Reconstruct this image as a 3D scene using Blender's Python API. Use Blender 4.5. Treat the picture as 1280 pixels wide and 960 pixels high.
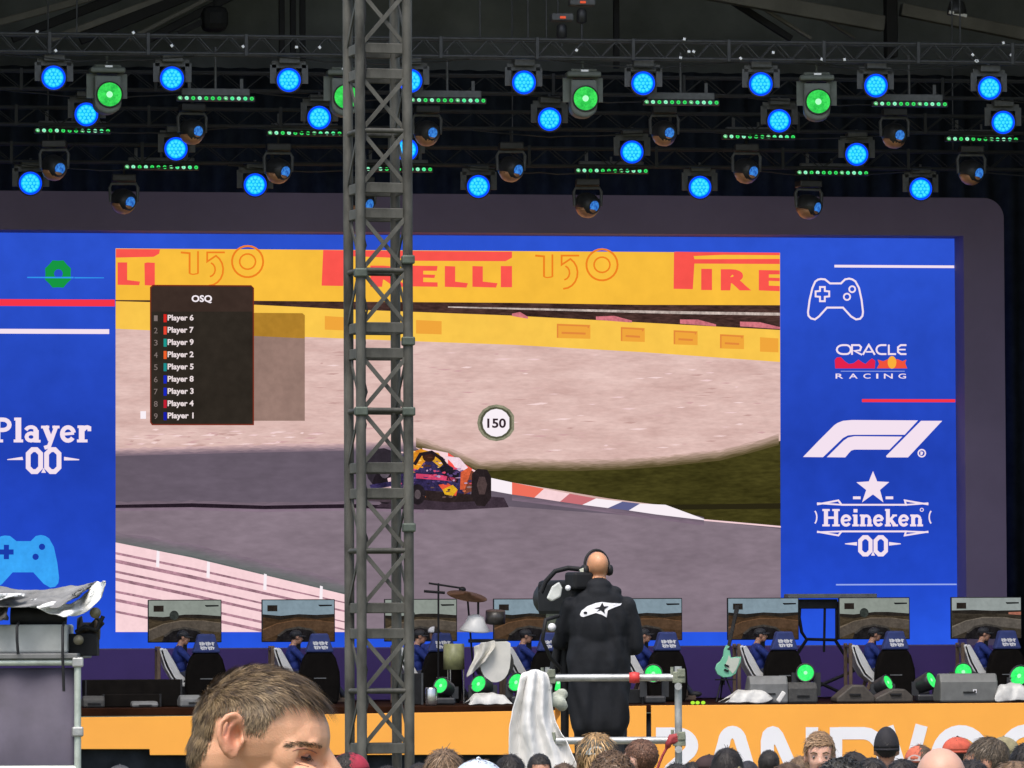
import bpy, bmesh, math, random
import numpy as np
from mathutils import Vector, Matrix, Euler
from mathutils.bvhtree import BVHTree
from mathutils.geometry import tessellate_polygon

SC = bpy.context.scene
for o in list(bpy.data.objects):
    bpy.data.objects.remove(o)
COL = SC.collection
random.seed(7)
rad = math.radians

# ------------------------------------------------------------------ camera
F = 7000.0                                  # focal length in photo pixels (1280 wide)
TH, PI_, RO = rad(8.6), math.atan((790 - 480) / F), rad(0.25)
DIST, CAM_H = 97.0, 2.33
CAM = Vector((-DIST * math.sin(TH), -DIST * math.cos(TH), CAM_H))
_d = Vector((math.sin(TH) * math.cos(PI_), math.cos(TH) * math.cos(PI_), math.sin(PI_)))
_r0 = Vector((math.cos(TH), -math.sin(TH), 0))
_u0 = _r0.cross(_d)
RIGHT = _r0 * math.cos(RO) - _u0 * math.sin(RO)
UP = _u0 * math.cos(RO) + _r0 * math.sin(RO)
cd = bpy.data.cameras.new('camera')
cd.sensor_width = 36.0
cd.lens = F / 1280 * 36.0
cd.clip_start = 0.5
cd.clip_end = 3000
cam = bpy.data.objects.new('camera', cd)
COL.objects.link(cam)
cam.matrix_world = Matrix(((RIGHT.x, UP.x, -_d.x, CAM.x), (RIGHT.y, UP.y, -_d.y, CAM.y), (RIGHT.z, UP.z, -_d.z, CAM.z), (0, 0, 0, 1)))
SC.camera = cam

def ray(px, py):
    return _d * F + RIGHT * (px - 640) + UP * (480 - py)
def onY(px, py, y):
    r = ray(px, py)
    return CAM + r * ((y - CAM.y) / r.y)
def at(px, py, d):
    return CAM + ray(px, py) * (d / F)
def mpp(y):                                 # metres per photo pixel on the plane Y = y
    return (y - CAM.y) / math.cos(TH) / F

# ------------------------------------------------------------------ light
EXPO = 1.12
EF = 2 ** -EXPO                             # keeps screens and lamps at their own brightness
SC.view_settings.view_transform = 'Standard'
SC.view_settings.look = 'None'
SC.view_settings.exposure = EXPO
SC.view_settings.gamma = 1
SC.view_settings.use_curve_mapping = False
SUN_EL, SUN_AZ = rad(62), rad(205)          # azimuth clockwise from +Y: behind and left of the camera
W = bpy.data.worlds.new('World')
SC.world = W
W.use_nodes = True
nt = W.node_tree
sky = nt.nodes.new('ShaderNodeTexSky')
sky.sky_type = 'NISHITA'
sky.sun_disc = False
sky.sun_elevation = SUN_EL
sky.sun_rotation = SUN_AZ
sky.air_density = 1.0
sky.dust_density = 4.0
sky.ozone_density = 1.0
bg = nt.nodes['Background']
bg.inputs['Strength'].default_value = 0.10
nt.links.new(sky.outputs[0], bg.inputs['Color'])
sl = bpy.data.lights.new('sun', 'SUN')
sl.energy = 1.1
sl.angle = rad(25)
sl.color = (1.0, 0.96, 0.9)
so = bpy.data.objects.new('sun', sl)
COL.objects.link(so)
sdir = Vector((math.sin(SUN_AZ) * math.cos(SUN_EL), math.cos(SUN_AZ) * math.cos(SUN_EL), math.sin(SUN_EL)))
so.rotation_euler = (-sdir).to_track_quat('-Z', 'Y').to_euler()
so.location = (0, -60, 40)

# ------------------------------------------------------------------ materials
def lin(c):
    return tuple((v / 255 / 12.92) if v / 255 <= 0.04045 else ((v / 255 + 0.055) / 1.055) ** 2.4 for v in c)
MATS = {}
def emi(name, srgb, s=1.0, var=0.0, scale=1.0, stretch=(1, 1, 1), var2=None):
    """something that gives off light: a screen area or a lamp lens; var mixes the picture's own mottling"""
    if name in MATS:
        return MATS[name]
    m = bpy.data.materials.new(name)
    m.use_nodes = True
    n = m.node_tree.nodes
    l = m.node_tree.links
    n.remove(n['Principled BSDF'])
    e = n.new('ShaderNodeEmission')
    l.new(e.outputs[0], n['Material Output'].inputs[0])
    c = lin(srgb)
    e.inputs['Color'].default_value = (*c, 1)
    e.inputs['Strength'].default_value = s * EF
    if var:
        tc = n.new('ShaderNodeTexCoord')
        mp = n.new('ShaderNodeMapping')
        mp.inputs['Scale'].default_value = stretch
        nz = n.new('ShaderNodeTexNoise')
        nz.inputs['Scale'].default_value = scale
        nz.inputs['Detail'].default_value = 6
        nz.inputs['Roughness'].default_value = 0.65
        rp = n.new('ShaderNodeValToRGB')
        rp.color_ramp.elements[0].position = 0.3
        rp.color_ramp.elements[1].position = 0.7
        lo = lin(var2) if var2 else tuple(v * (1 - var) for v in c)
        hi = tuple(min(1.0, v * (1 + var * (0.35 if var2 else 1))) for v in c)
        rp.color_ramp.elements[0].color = (*lo, 1)
        rp.color_ramp.elements[1].color = (*hi, 1)
        l.new(tc.outputs['Object'], mp.inputs[0])
        l.new(mp.outputs[0], nz.inputs['Vector'])
        l.new(nz.outputs[0], rp.inputs[0])
        nf = n.new('ShaderNodeTexNoise')
        nf.inputs['Scale'].default_value = scale * 7
        nf.inputs['Detail'].default_value = 4
        l.new(mp.outputs[0], nf.inputs['Vector'])
        mr = n.new('ShaderNodeMapRange')
        mr.inputs['From Min'].default_value = 0.3; mr.inputs['From Max'].default_value = 0.7
        mr.inputs['To Min'].default_value = 1 - var * 0.75; mr.inputs['To Max'].default_value = 1 + var * 0.4
        l.new(nf.outputs[0], mr.inputs['Value'])
        vm = n.new('ShaderNodeVectorMath'); vm.operation = 'SCALE'
        l.new(rp.outputs[0], vm.inputs[0]); l.new(mr.outputs[0], vm.inputs['Scale'])
        l.new(vm.outputs[0], e.inputs['Color'])
    MATS[name] = m
    return m
def pbr(name, col, rough=0.6, metal=0.0, var=0.25, scale=6.0, bump=0.0, bscale=None, spec=0.5, sss=0.0, col2=None, stretch=(1, 1, 1)):
    """col in linear base colour"""
    if name in MATS:
        return MATS[name]
    m = bpy.data.materials.new(name)
    m.use_nodes = True
    n = m.node_tree.nodes
    l = m.node_tree.links
    b = n['Principled BSDF']
    b.inputs['Roughness'].default_value = rough
    b.inputs['Metallic'].default_value = metal
    b.inputs['Specular IOR Level'].default_value = spec
    tc = n.new('ShaderNodeTexCoord')
    mp = n.new('ShaderNodeMapping')
    mp.inputs['Scale'].default_value = stretch
    l.new(tc.outputs['Object'], mp.inputs[0])
    nz = n.new('ShaderNodeTexNoise')
    nz.inputs['Scale'].default_value = scale
    nz.inputs['Detail'].default_value = 5
    nz.inputs['Roughness'].default_value = 0.6
    l.new(mp.outputs[0], nz.inputs['Vector'])
    rp = n.new('ShaderNodeValToRGB')
    rp.color_ramp.elements[0].position = 0.3
    rp.color_ramp.elements[1].position = 0.7
    rp.color_ramp.elements[0].color = (*(v * (1 - var) for v in col), 1)
    rp.color_ramp.elements[1].color = (*(col2 or [min(0.95, v * (1 + var)) for v in col]), 1)
    l.new(nz.outputs[0], rp.inputs[0])
    l.new(rp.outputs[0], b.inputs['Base Color'])
    if sss:
        b.inputs['Subsurface Weight'].default_value = sss
        b.inputs['Subsurface Radius'].default_value = (0.012, 0.005, 0.003)
        b.inputs['Subsurface Scale'].default_value = 0.6
    if bump:
        bn = n.new('ShaderNodeBump')
        bn.inputs['Strength'].default_value = bump
        bn.inputs['Distance'].default_value = 0.01
        n2 = n.new('ShaderNodeTexNoise')
        n2.inputs['Scale'].default_value = bscale or scale * 5
        n2.inputs['Detail'].default_value = 4
        l.new(mp.outputs[0], n2.inputs['Vector'])
        l.new(n2.outputs[0], bn.inputs['Height'])
        l.new(bn.outputs[0], b.inputs['Normal'])
    MATS[name] = m
    return m

def emi_ramp(name, stops, axis='Z', var=0.1, scale=0.3):
    """a screen colour that runs through stops [(metres, srgb)] up the picture"""
    m = emi(name, stops[0][1], 1.0, var, scale)
    n, l = m.node_tree.nodes, m.node_tree.links
    e = [q for q in n if q.type == 'EMISSION'][0]
    src = e.inputs['Color'].links[0].from_socket
    tc = n.new('ShaderNodeTexCoord'); sx = n.new('ShaderNodeSeparateXYZ'); l.new(tc.outputs['Object'], sx.inputs[0])
    mr = n.new('ShaderNodeMapRange')
    mr.inputs['From Min'].default_value = stops[0][0]; mr.inputs['From Max'].default_value = stops[-1][0]
    l.new(sx.outputs[axis], mr.inputs['Value'])
    rp = n.new('ShaderNodeValToRGB')
    L = stops[-1][0] - stops[0][0]
    base = lin(stops[0][1])
    for i, (z, c) in enumerate(stops):
        el = rp.color_ramp.elements[i] if i < 2 else rp.color_ramp.elements.new((z - stops[0][0]) / L)
        el.position = (z - stops[0][0]) / L
        el.color = (*[a / max(1e-4, b) * 0.2 for a, b in zip(lin(c), base)], 1)
    l.new(mr.outputs[0], rp.inputs[0])
    v1 = n.new('ShaderNodeVectorMath'); v1.operation = 'MULTIPLY'
    l.new(src, v1.inputs[0]); l.new(rp.outputs[0], v1.inputs[1])
    v2 = n.new('ShaderNodeVectorMath'); v2.operation = 'SCALE'; v2.inputs['Scale'].default_value = 5.0
    l.new(v1.outputs[0], v2.inputs[0]); l.new(v2.outputs[0], e.inputs['Color'])
    return m

# ------------------------------------------------------------------ mesh builder
WL = {}                                     # world position that a thing's meshes are measured from
def tag(o, label=None, cat=None, group=None, kind=None):
    if label: o['label'] = label
    if cat: o['category'] = cat
    if group: o['group'] = group
    if kind: o['kind'] = kind
    return o
def thing(name, label, cat, loc=(0, 0, 0), group=None):
    o = bpy.data.objects.new(name, None)
    o.empty_display_size = 0.2
    COL.objects.link(o)
    o.location = loc
    WL[o.name] = Vector(loc)
    return tag(o, label, cat, group)
KIDS = {}
def adopt(o, parent):
    o.parent = parent
    KIDS.setdefault(parent.name, []).append(o)
def copy_tree(o, parent=None):
    c = o.copy()
    COL.objects.link(c)
    if parent is not None:
        adopt(c, parent)
    for ch in KIDS.get(o.name, []):
        copy_tree(ch, c)
    return c

def frame(z, hint=Vector((0, 0, 1))):
    z = Vector(z).normalized()
    if abs(z.dot(hint)) > 0.97:
        hint = Vector((1, 0, 0)) if abs(z.x) < 0.9 else Vector((0, 1, 0))
    x = hint.cross(z).normalized()
    return x, z.cross(x), z

class MB:
    def __init__(s):
        s.v, s.f, s.m, s.sm = [], [], [], []
        s.g, s.cur, s.hold = [], 0, False
    def add(s, vs, fs, mi=0, smooth=False):
        b = len(s.v)
        s.v += [tuple(v) for v in vs]
        s.f += [tuple(i + b for i in f) for f in fs]
        s.m += [mi] * len(fs)
        s.sm += [smooth] * len(fs)
        if not s.hold: s.cur += 1
        s.g += [s.cur] * len(fs)
        return s
    def split(s, name, mat, parent):
        """one object per piece"""
        for k in sorted(set(s.g)):
            idx = [i for i, q in enumerate(s.g) if q == k]
            use = sorted({v for i in idx for v in s.f[i]})
            mp = {v: n for n, v in enumerate(use)}
            t = MB().add([s.v[v] for v in use], [[mp[v] for v in s.f[i]] for i in idx])
            t.build(name, mat, parent)
    def grab(s):
        s.cur += 1
        s.hold = True
    def drop(s):
        s.hold = False
    def box(s, c, d, rot=None, mi=0):
        c = Vector(c)
        vs = [Vector((x * d[0] / 2, y * d[1] / 2, z * d[2] / 2)) for x in (-1, 1) for y in (-1, 1) for z in (-1, 1)]
        if rot is not None:
            vs = [rot @ v for v in vs]
        return s.add([c + v for v in vs], [(0, 1, 3, 2), (4, 6, 7, 5), (0, 4, 5, 1), (2, 3, 7, 6), (0, 2, 6, 4), (1, 5, 7, 3)], mi)
    def bar(s, a, b, w, h, hint=(0, 0, 1), mi=0):
        a, b = Vector(a), Vector(b)
        x, y, z = frame(b - a, Vector(hint))
        q = [x * w / 2 * i + y * h / 2 * j for i, j in ((-1, -1), (1, -1), (1, 1), (-1, 1))]
        return s.add([a + v for v in q] + [b + v for v in q], [(3, 2, 1, 0), (4, 5, 6, 7), (0, 1, 5, 4), (1, 2, 6, 5), (2, 3, 7, 6), (3, 0, 4, 7)], mi)
    def tube(s, a, b, r0, r1=None, n=8, mi=0, caps=True):
        a, b = Vector(a), Vector(b)
        r1 = r0 if r1 is None else r1
        x, y, z = frame(b - a)
        vs = []
        for p, r in ((a, r0), (b, r1)):
            vs += [p + (x * math.cos(2 * math.pi * i / n) + y * math.sin(2 * math.pi * i / n)) * r for i in range(n)]
        s.add(vs, [(i, (i + 1) % n, n + (i + 1) % n, n + i) for i in range(n)], mi, True)
        if caps:
            s.add(vs[:n], [tuple(range(n))[::-1]], mi)
            s.add(vs[n:], [tuple(range(n))], mi)
        return s
    def path(s, pts, r, n=6, mi=0, closed=False):
        pts = [Vector(p) for p in pts]
        k = len(pts)
        vs = []
        px = None
        for i, p in enumerate(pts):
            t = (pts[(i + 1) % k] - pts[i - 1]) if closed else (pts[min(i + 1, k - 1)] - pts[max(i - 1, 0)])
            t = t.normalized() if t.length > 1e-9 else Vector((0, 0, 1))
            if px is None:
                px, _, _ = frame(t)
            px = (px - t * px.dot(t)).normalized()
            py = t.cross(px)
            rr = r[i] if isinstance(r, (list, tuple)) else r
            vs += [p + (px * math.cos(2 * math.pi * j / n) + py * math.sin(2 * math.pi * j / n)) * rr for j in range(n)]
        fs = []
        for i in range(k if closed else k - 1):
            a, b = i * n, ((i + 1) % k) * n
            fs += [(a + j, a + (j + 1) % n, b + (j + 1) % n, b + j) for j in range(n)]
        s.add(vs, fs, mi, True)
        if not closed:
            s.add(vs[:n], [tuple(range(n))[::-1]], mi)
            s.add(vs[-n:], [tuple(range(n))], mi)
        return s
    def ell(s, c, r, rot=None, nu=16, nv=10, mi=0):
        c = Vector(c)
        r = (r, r, r) if isinstance(r, (int, float)) else r
        vs = [Vector((0, 0, -r[2]))]
        for j in range(1, nv):
            a = -math.pi / 2 + math.pi * j / nv
            for i in range(nu):
                t = 2 * math.pi * i / nu
                vs.append(Vector((r[0] * math.cos(a) * math.cos(t), r[1] * math.cos(a) * math.sin(t), r[2] * math.sin(a))))
        vs.append(Vector((0, 0, r[2])))
        if rot is not None:
            vs = [rot @ v for v in vs]
        fs = [(0, 1 + (i + 1) % nu, 1 + i) for i in range(nu)]
        for j in range(nv - 2):
            a, b = 1 + j * nu, 1 + (j + 1) * nu
            fs += [(a + i, a + (i + 1) % nu, b + (i + 1) % nu, b + i) for i in range(nu)]
        t = len(vs) - 1
        a = 1 + (nv - 2) * nu
        fs += [(a + i, a + (i + 1) % nu, t) for i in range(nu)]
        return s.add([c + v for v in vs], fs, mi, True)
    def lathe(s, prof, o, axis, n=20, mi=0, smooth=True):
        o = Vector(o)
        x, y, z = frame(axis)
        vs = []
        for r, h in prof:
            vs += [o + z * h + (x * math.cos(2 * math.pi * i / n) + y * math.sin(2 * math.pi * i / n)) * r for i in range(n)]
        fs = []
        for j in range(len(prof) - 1):
            a, b = j * n, (j + 1) * n
            fs += [(a + i, a + (i + 1) % n, b + (i + 1) % n, b + i) for i in range(n)]
        s.add(vs, fs, mi, smooth)
        if prof[0][0] > 1e-6: s.add(vs[:n], [tuple(range(n))[::-1]], mi)
        if prof[-1][0] > 1e-6: s.add(vs[-n:], [tuple(range(n))], mi)
        return s
    def flat(s, pts, mi=0):
        return s.add(pts, [tuple(range(len(pts)))], mi)
    def prism(s, pts, off, mi=0):
        """closed outline pts pushed along the vector off"""
        n = len(pts)
        off = Vector(off)
        a = [Vector(p) for p in pts]
        s.add(a + [p + off for p in a], [tuple(range(n))[::-1], tuple(range(n, 2 * n))] + [(i, (i + 1) % n, n + (i + 1) % n, n + i) for i in range(n)], mi)
        return s
    def mesh(s, name, off=Vector((0, 0, 0))):
        me = bpy.data.meshes.new(name)
        me.from_pydata([(v[0] - off[0], v[1] - off[1], v[2] - off[2]) for v in s.v], [], s.f)
        me.polygons.foreach_set('material_index', s.m)
        me.polygons.foreach_set('use_smooth', s.sm)
        me.update()
        return me
    def build(s, name, mats, parent=None, loc=None, bevel=0.0, seg=2):
        off = Vector(loc) if loc is not None else (WL[parent.name] if parent is not None else Vector((0, 0, 0)))
        me = s.mesh(name, off)
        for m in (mats if isinstance(mats, (list, tuple)) else [mats]):
            me.materials.append(m)
        o = bpy.data.objects.new(name, me)
        COL.objects.link(o)
        if parent is not None:
            adopt(o, parent)
        elif loc is not None:
            o.location = off
        WL[o.name] = off
        if bevel:
            bv = o.modifiers.new('bevel', 'BEVEL')
            bv.width = bevel
            bv.segments = seg
            bv.limit_method = 'ANGLE'
            bv.angle_limit = rad(40)
        return o
def clone(o, parent, loc=(0, 0, 0), rot=None):
    """a like piece sharing its mesh, placed under parent"""
    c = o.copy()
    COL.objects.link(c)
    adopt(c, parent)
    c.location = loc
    if rot is not None:
        c.rotation_euler = rot
    WL[c.name] = WL[parent.name]
    return c
def baked(mb_or_me, mods):
    """mesh after modifiers, without bpy.ops"""
    me = mb_or_me.mesh('work') if isinstance(mb_or_me, MB) else mb_or_me
    o = bpy.data.objects.new('work', me)
    COL.objects.link(o)
    mods(o)
    bpy.context.view_layer.update()
    dg = bpy.context.evaluated_depsgraph_get()
    out = bpy.data.meshes.new_from_object(o.evaluated_get(dg))
    bpy.data.objects.remove(o)
    bpy.data.meshes.remove(me)
    return out
def remeshed(mb, voxel, it=4, fac=0.5):
    def mods(o):
        r = o.modifiers.new('r', 'REMESH')
        r.mode = 'VOXEL'
        r.voxel_size = voxel
        s = o.modifiers.new('s', 'SMOOTH')
        s.factor = fac
        s.iterations = it
    return baked(mb, mods)
def link_mesh(name, me, mats, parent=None, loc=None):
    for m in mats:
        me.materials.append(m)
    o = bpy.data.objects.new(name, me)
    COL.objects.link(o)
    if parent is not None:
        adopt(o, parent)
        WL[o.name] = WL[parent.name]
    if loc is not None:
        o.location = loc
        WL[o.name] = Vector(loc)
    return o

# ------------------------------------------------------------------ lettering
_TXT = {}
def text_mesh(body, offset=0.0, shear=0.0):
    k = (body, offset, shear)
    if k not in _TXT:
        cu = bpy.data.curves.new('lettering', 'FONT')
        cu.body = body
        cu.offset = offset
        cu.shear = shear
        cu.resolution_u = 4
        o = bpy.data.objects.new('work', cu)
        COL.objects.link(o)
        bpy.context.view_layer.update()
        me = bpy.data.meshes.new_from_object(o.evaluated_get(bpy.context.evaluated_depsgraph_get()))
        v = np.array([x.co[:2] for x in me.vertices])
        f = [tuple(p.vertices) for p in me.polygons]
        lo, hi = v.min(0), v.max(0)
        _TXT[k] = ((v - lo) / (hi - lo), f)
        bpy.data.objects.remove(o)
        bpy.data.meshes.remove(me)
    return _TXT[k]
def text_to(mb, fn, body, x0, y0, x1, y1, offset=0.0, shear=0.0, mi=0):
    """lettering stretched into the box x0..x1, y0 (top)..y1; fn maps to space"""
    v, f = text_mesh(body, offset, shear)
    mb.add([fn(x0 + (x1 - x0) * a, y1 + (y0 - y1) * b) for a, b in v], f, mi)
def ribbon2(pts, w, closed=False):
    """outline of a stroke of width w along pts, mitred: list of quads of 2-D points"""
    n = len(pts)
    L, R = [], []
    for i in range(n):
        p = Vector(pts[i])
        a = Vector(pts[i - 1]) if (i > 0 or closed) else None
        b = Vector(pts[(i + 1) % n]) if (i < n - 1 or closed) else None
        t1 = (p - a).normalized() if a is not None else None
        t2 = (b - p).normalized() if b is not None else None
        t1 = t1 if t1 is not None else t2
        t2 = t2 if t2 is not None else t1
        n1, n2 = Vector((-t1.y, t1.x)), Vector((-t2.y, t2.x))
        m = n1 + n2
        m = m.normalized() if m.length > 1e-6 else n1
        k = w / 2 / max(0.45, m.dot(n1))
        L.append(p + m * k)
        R.append(p - m * k)
    return L, R
def stroke_to(mb, fn, pts, w, closed=False, mi=0):
    L, R = ribbon2(pts, w, closed)
    n = len(pts)
    vs = [fn(*p) for p in L] + [fn(*p) for p in R]
    mb.add(vs, [(i, (i + 1) % n, n + (i + 1) % n, n + i) for i in range(n if closed else n - 1)], mi)
def arc(cx, cy, rx, ry, a0, a1, n=12):
    return [(cx + rx * math.cos(rad(a0 + (a1 - a0) * i / n)), cy + ry * math.sin(rad(a0 + (a1 - a0) * i / n))) for i in range(n + 1)]
# slab-serif alphabet for the headline lettering: unit capitals, y up; strokes (points, width)
SLAB = {
    'P': (0.80, [([(.2, 0), (.2, 1)], .24), ([(.2, .92)] + arc(.42, .71, .24, .21, 90, -90, 8) + [(.2, .50)], .17), ([(0, .06), (.42, .06)], .12), ([(0, .94), (.3, .94)], .12)]),
    'H': (1.02, [([(.22, 0), (.22, 1)], .23), ([(.78, 0), (.78, 1)], .23), ([(.22, .5), (.78, .5)], .14), ([(.02, .06), (.43, .06)], .12), ([(.02, .94), (.43, .94)], .12), ([(.57, .06), (.98, .06)], .12), ([(.57, .94), (.98, .94)], .12)]),
    'l': (0.40, [([(.2, 0), (.2, 1)], .22), ([(.02, .06), (.38, .06)], .12), ([(.04, .94), (.25, .94)], .12)]),
    'i': (0.40, [([(.2, 0), (.2, .68)], .22), ([(.02, .06), (.38, .06)], .12), ([(.04, .63), (.25, .63)], .11), ([(.09, .90), (.31, .90)], .2)]),
    'a': (0.66, [(arc(.28, .22, .17, .15, 0, 360, 12), .15), ([(.47, 0), (.47, .5)], .21), ([(.08, .5)] + arc(.28, .47, .19, .15, 150, 0, 8), .15), ([(.44, .05), (.64, .05)], .11)]),
    'y': (0.70, [([(.14, .66), (.36, .08)], .21), ([(.58, .66), (.30, -.16), (.12, -.22)], .16), ([(.0, .62), (.31, .62)], .11), ([(.43, .62), (.70, .62)], .11)]),
    'e': (0.64, [(arc(.32, .34, .22, .27, 10, 325, 18), .17), ([(.14, .33), (.55, .37)], .12)]),
    'r': (0.56, [([(.2, 0), (.2, .68)], .22), ([(.02, .06), (.42, .06)], .12), ([(.04, .63), (.25, .63)], .11), (arc(.40, .42, .15, .19, 160, 50, 6), .17), ([(.42, .55), (.56, .55)], .2)]),
    'n': (0.76, [([(.2, 0), (.2, .68)], .22), ([(.58, 0), (.58, .42)], .21), (arc(.40, .42, .18, .19, 170, 0, 8), .16), ([(.03, .06), (.37, .06)], .12), ([(.43, .06), (.75, .06)], .12), ([(.04, .63), (.25, .63)], .11)]),
    'k': (0.76, [([(.2, 0), (.2, 1)], .22), ([(.25, .32), (.56, .64)], .14), ([(.34, .40), (.60, .04)], .2), ([(.03, .06), (.37, .06)], .12), ([(.45, .06), (.76, .06)], .12), ([(.04, .94), (.25, .94)], .12), ([(.44, .63), (.70, .63)], .11)]),
}
def slab_to(mb, fn, word, x0, ytop, x1, ybase, mi=0):
    wsum = sum(SLAB[c][0] for c in word)
    sx = (x1 - x0) / wsum
    sy = ybase - ytop
    x = x0
    for c in word:
        w, st = SLAB[c]
        mb.grab()
        for pts, wd in st:
            stroke_to(mb, lambda a, b: fn(x + a * sx, ybase - b * sy), pts, wd * 0.98, False, mi)
        x += w * sx
        mb.drop()
ORD = ['first', 'second', 'third', 'fourth', 'fifth', 'sixth', 'seventh', 'eighth', 'ninth', 'tenth']
# ================================================================== ground
def ground_z(x, y):
    d = math.hypot(x - CAM.x, y - CAM.y)
    t = min(1, max(0, (24 - d) / 15))
    return 0.55 * t * t * (3 - 2 * t)
mb = MB()
gx = [-700, -300, -120, -60] + [-40 + 2 * i for i in range(41)] + [60, 120, 300, 700]
gy = [-900, -400, -200, -140] + [-120 + 2 * i for i in range(66)] + [30, 80, 200, 500]
vs = [(x, y, ground_z(x, y)) for y in gy for x in gx]
nx = len(gx)
mb.add(vs, [(j * nx + i, j * nx + i + 1, (j + 1) * nx + i + 1, (j + 1) * nx + i) for j in range(len(gy) - 1) for i in range(nx - 1)], 0, True)
tag(mb.build('ground', pbr('trodden_ground', (0.16, 0.14, 0.10), 0.95, 0, 0.45, 0.8, 0.5, 9, col2=(0.12, 0.14, 0.06))), kind='structure')

STAGE_Z = 1.17
FRONT = -8.75
M_black = pbr('black_drape', (0.026, 0.032, 0.042), 0.9, 0, 0.3, 3, 0.2, spec=0.1)
M_blackmetal = pbr('black_metal', (0.016, 0.0165, 0.018), 0.6, 0.0, 0.3, 8, spec=0.2)
M_dark = pbr('dark_plastic', (0.02, 0.0205, 0.022), 0.55, 0, 0.3, 9, spec=0.2)
M_alu = pbr('dull_aluminium', (0.42, 0.42, 0.40), 0.5, 0.75, 0.3, 7, 0.15)
M_rigalu = pbr('dim_rig_metal', (0.055, 0.058, 0.062), 0.55, 0.2, 0.3, 7)
M_steel = pbr('galvanised_tube', (0.46, 0.47, 0.46), 0.45, 0.55, 0.3, 12, 0.1)
M_white = pbr('white_cloth', (0.78, 0.77, 0.74), 0.85, 0, 0.06, 5, 0.15)
M_grey = pbr('grey_paint', (0.16, 0.165, 0.165), 0.6, 0, 0.2, 6)
M_wedge = pbr('wedge_grille', (0.05, 0.05, 0.048), 0.7, 0, 0.3, 20, 0.2, 200)

# ================================================================== stage deck
deck = MB().box((-1, (FRONT + 3.2) / 2, STAGE_Z - 0.06), (25, 3.2 - FRONT - 0.06, 0.12)).build('stage_deck', pbr('stage_ply', (0.022, 0.008, 0.004), 0.9, 0, 0.4, 2, 0.1, spec=0.05), bevel=0.01)
tag(deck, kind='structure')
mb = MB()
n = 240
vs = []
for i in range(n + 1):
    x = -13.4 + 24.8 * i / n
    y = FRONT + 0.14 + 0.035 * math.sin(i * 1.35) + 0.015 * math.sin(i * 0.6 + 1)
    vs += [(x, y, 0.0), (x, y - 0.0, STAGE_Z - 0.13)]
mb.add(vs, [(2 * i, 2 * i + 2, 2 * i + 3, 2 * i + 1) for i in range(n)], 0, True)
sk = mb.build('stage_skirt', M_black)
tag(sk, 'black pleated skirt cloth under the front edge of the stage', 'stage skirt')
sd = sk.modifiers.new('thick', 'SOLIDIFY'); sd.thickness = 0.01

# ================================================================== stage house: drapes, roof
def drape(name, a, b, z0, z1, label, mat, amp=0.09, wave=0.45):
    a, b = Vector(a), Vector(b)
    L = (b - a).length
    t = (b - a) / L
    nn = Vector((-t.y, t.x, 0))
    k = int(L / wave * 8)
    vs = []
    for i in range(k + 1):
        s = L * i / k
        p = a + t * s + nn * (amp * math.sin(s / wave * 2 * math.pi) + 0.4 * amp * math.sin(s / wave * 1.3))
        vs += [(p.x, p.y, z0), (p.x, p.y, z1)]
    m_ = MB().add(vs, [(2 * i, 2 * i + 2, 2 * i + 3, 2 * i + 1) for i in range(k)], 0, True)
    o = m_.build(name, mat)
    tag(o, label, 'stage curtain')
    s_ = o.modifiers.new('thick', 'SOLIDIFY'); s_.thickness = 0.015
    return o
drape('back_curtain', (-13.3, 2.7, 0), (12.2, 2.7, 0), STAGE_Z + .02, 12.35, 'black pleated curtain across the back of the stage above the big screen', M_black)
drape('wing_curtain', (12.35, 2.6, 0), (12.35, -7.2, 0), STAGE_Z + .02, 13.6, 'black wing curtain right of the big screen', M_black)
drape('wing_curtain', (-13.5, -7.2, 0), (-13.5, 2.6, 0), STAGE_Z + .02, 13.6, 'black wing curtain at the left end of the stage, beyond the picture', M_black)

roof = thing('stage_roof', 'dark gabled stage roof with sloping beams above the lighting rig', 'stage roof', (-1, -3, 13.5))
M_can = pbr('roof_canopy', (0.19, 0.21, 0.22), 0.8, 0, 0.3, 0.8, 0.2)
mb = MB()
for sgn in (-1, 1):
    pts = [(-1, -13.2, 18.4), (-1, 4.2, 18.4), (-1 + sgn * 14, 4.2, 13.2), (-1 + sgn * 14, -13.2, 13.2)]  # unseen front overhang drawn further forward to shade the stage
    mb.prism(pts if sgn > 0 else pts[::-1], (0, 0, 0.08))
mb.build('canopy', M_can, roof)
MB().prism([(-14.8, 4.1, 1.2), (12.8, 4.1, 1.2), (12.8, 4.1, 13.6), (-1, 4.1, 18.75), (-14.8, 4.1, 13.6)], (0, 0.08, 0)).build('end_wall', M_can, roof)
for sgn in (-1, 1):
    MB().box((-1 + sgn * 13.9, -3.1, 6.6), (0.08, 14.4, 13.3)).build('side_wall', M_black, roof)
M_beam = pbr('roof_beam', (0.20, 0.195, 0.18), 0.6, 0, 0.25, 1.5, 0.1)
M_beamd = pbr('roof_beam_dark', (0.012, 0.013, 0.016), 0.7, 0, 0.3, 2)
def rafter(p0, p1, y, w, h, mat, ext0=0.4, ext1=0.4):
    a, b = onY(*p0, y), onY(*p1, y)
    d = b - a
    MB().bar(a - d * ext0, b + d * ext1, w, h).build('rafter', mat, roof, bevel=0.02)
rafter((962, 4), (1105, 30), 0.2, 0.25, 0.27, M_beam, 3.0, 0.0)
rafter((1126, 12), (1290, 45), 0.2, 0.25, 0.22, M_beam, 0.0, 0.3)
MB().box(onY(1113, 5, 0.1), (0.20, 0.3, 1.9)).build('king_post', M_beamd, roof, bevel=0.02)
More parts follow.
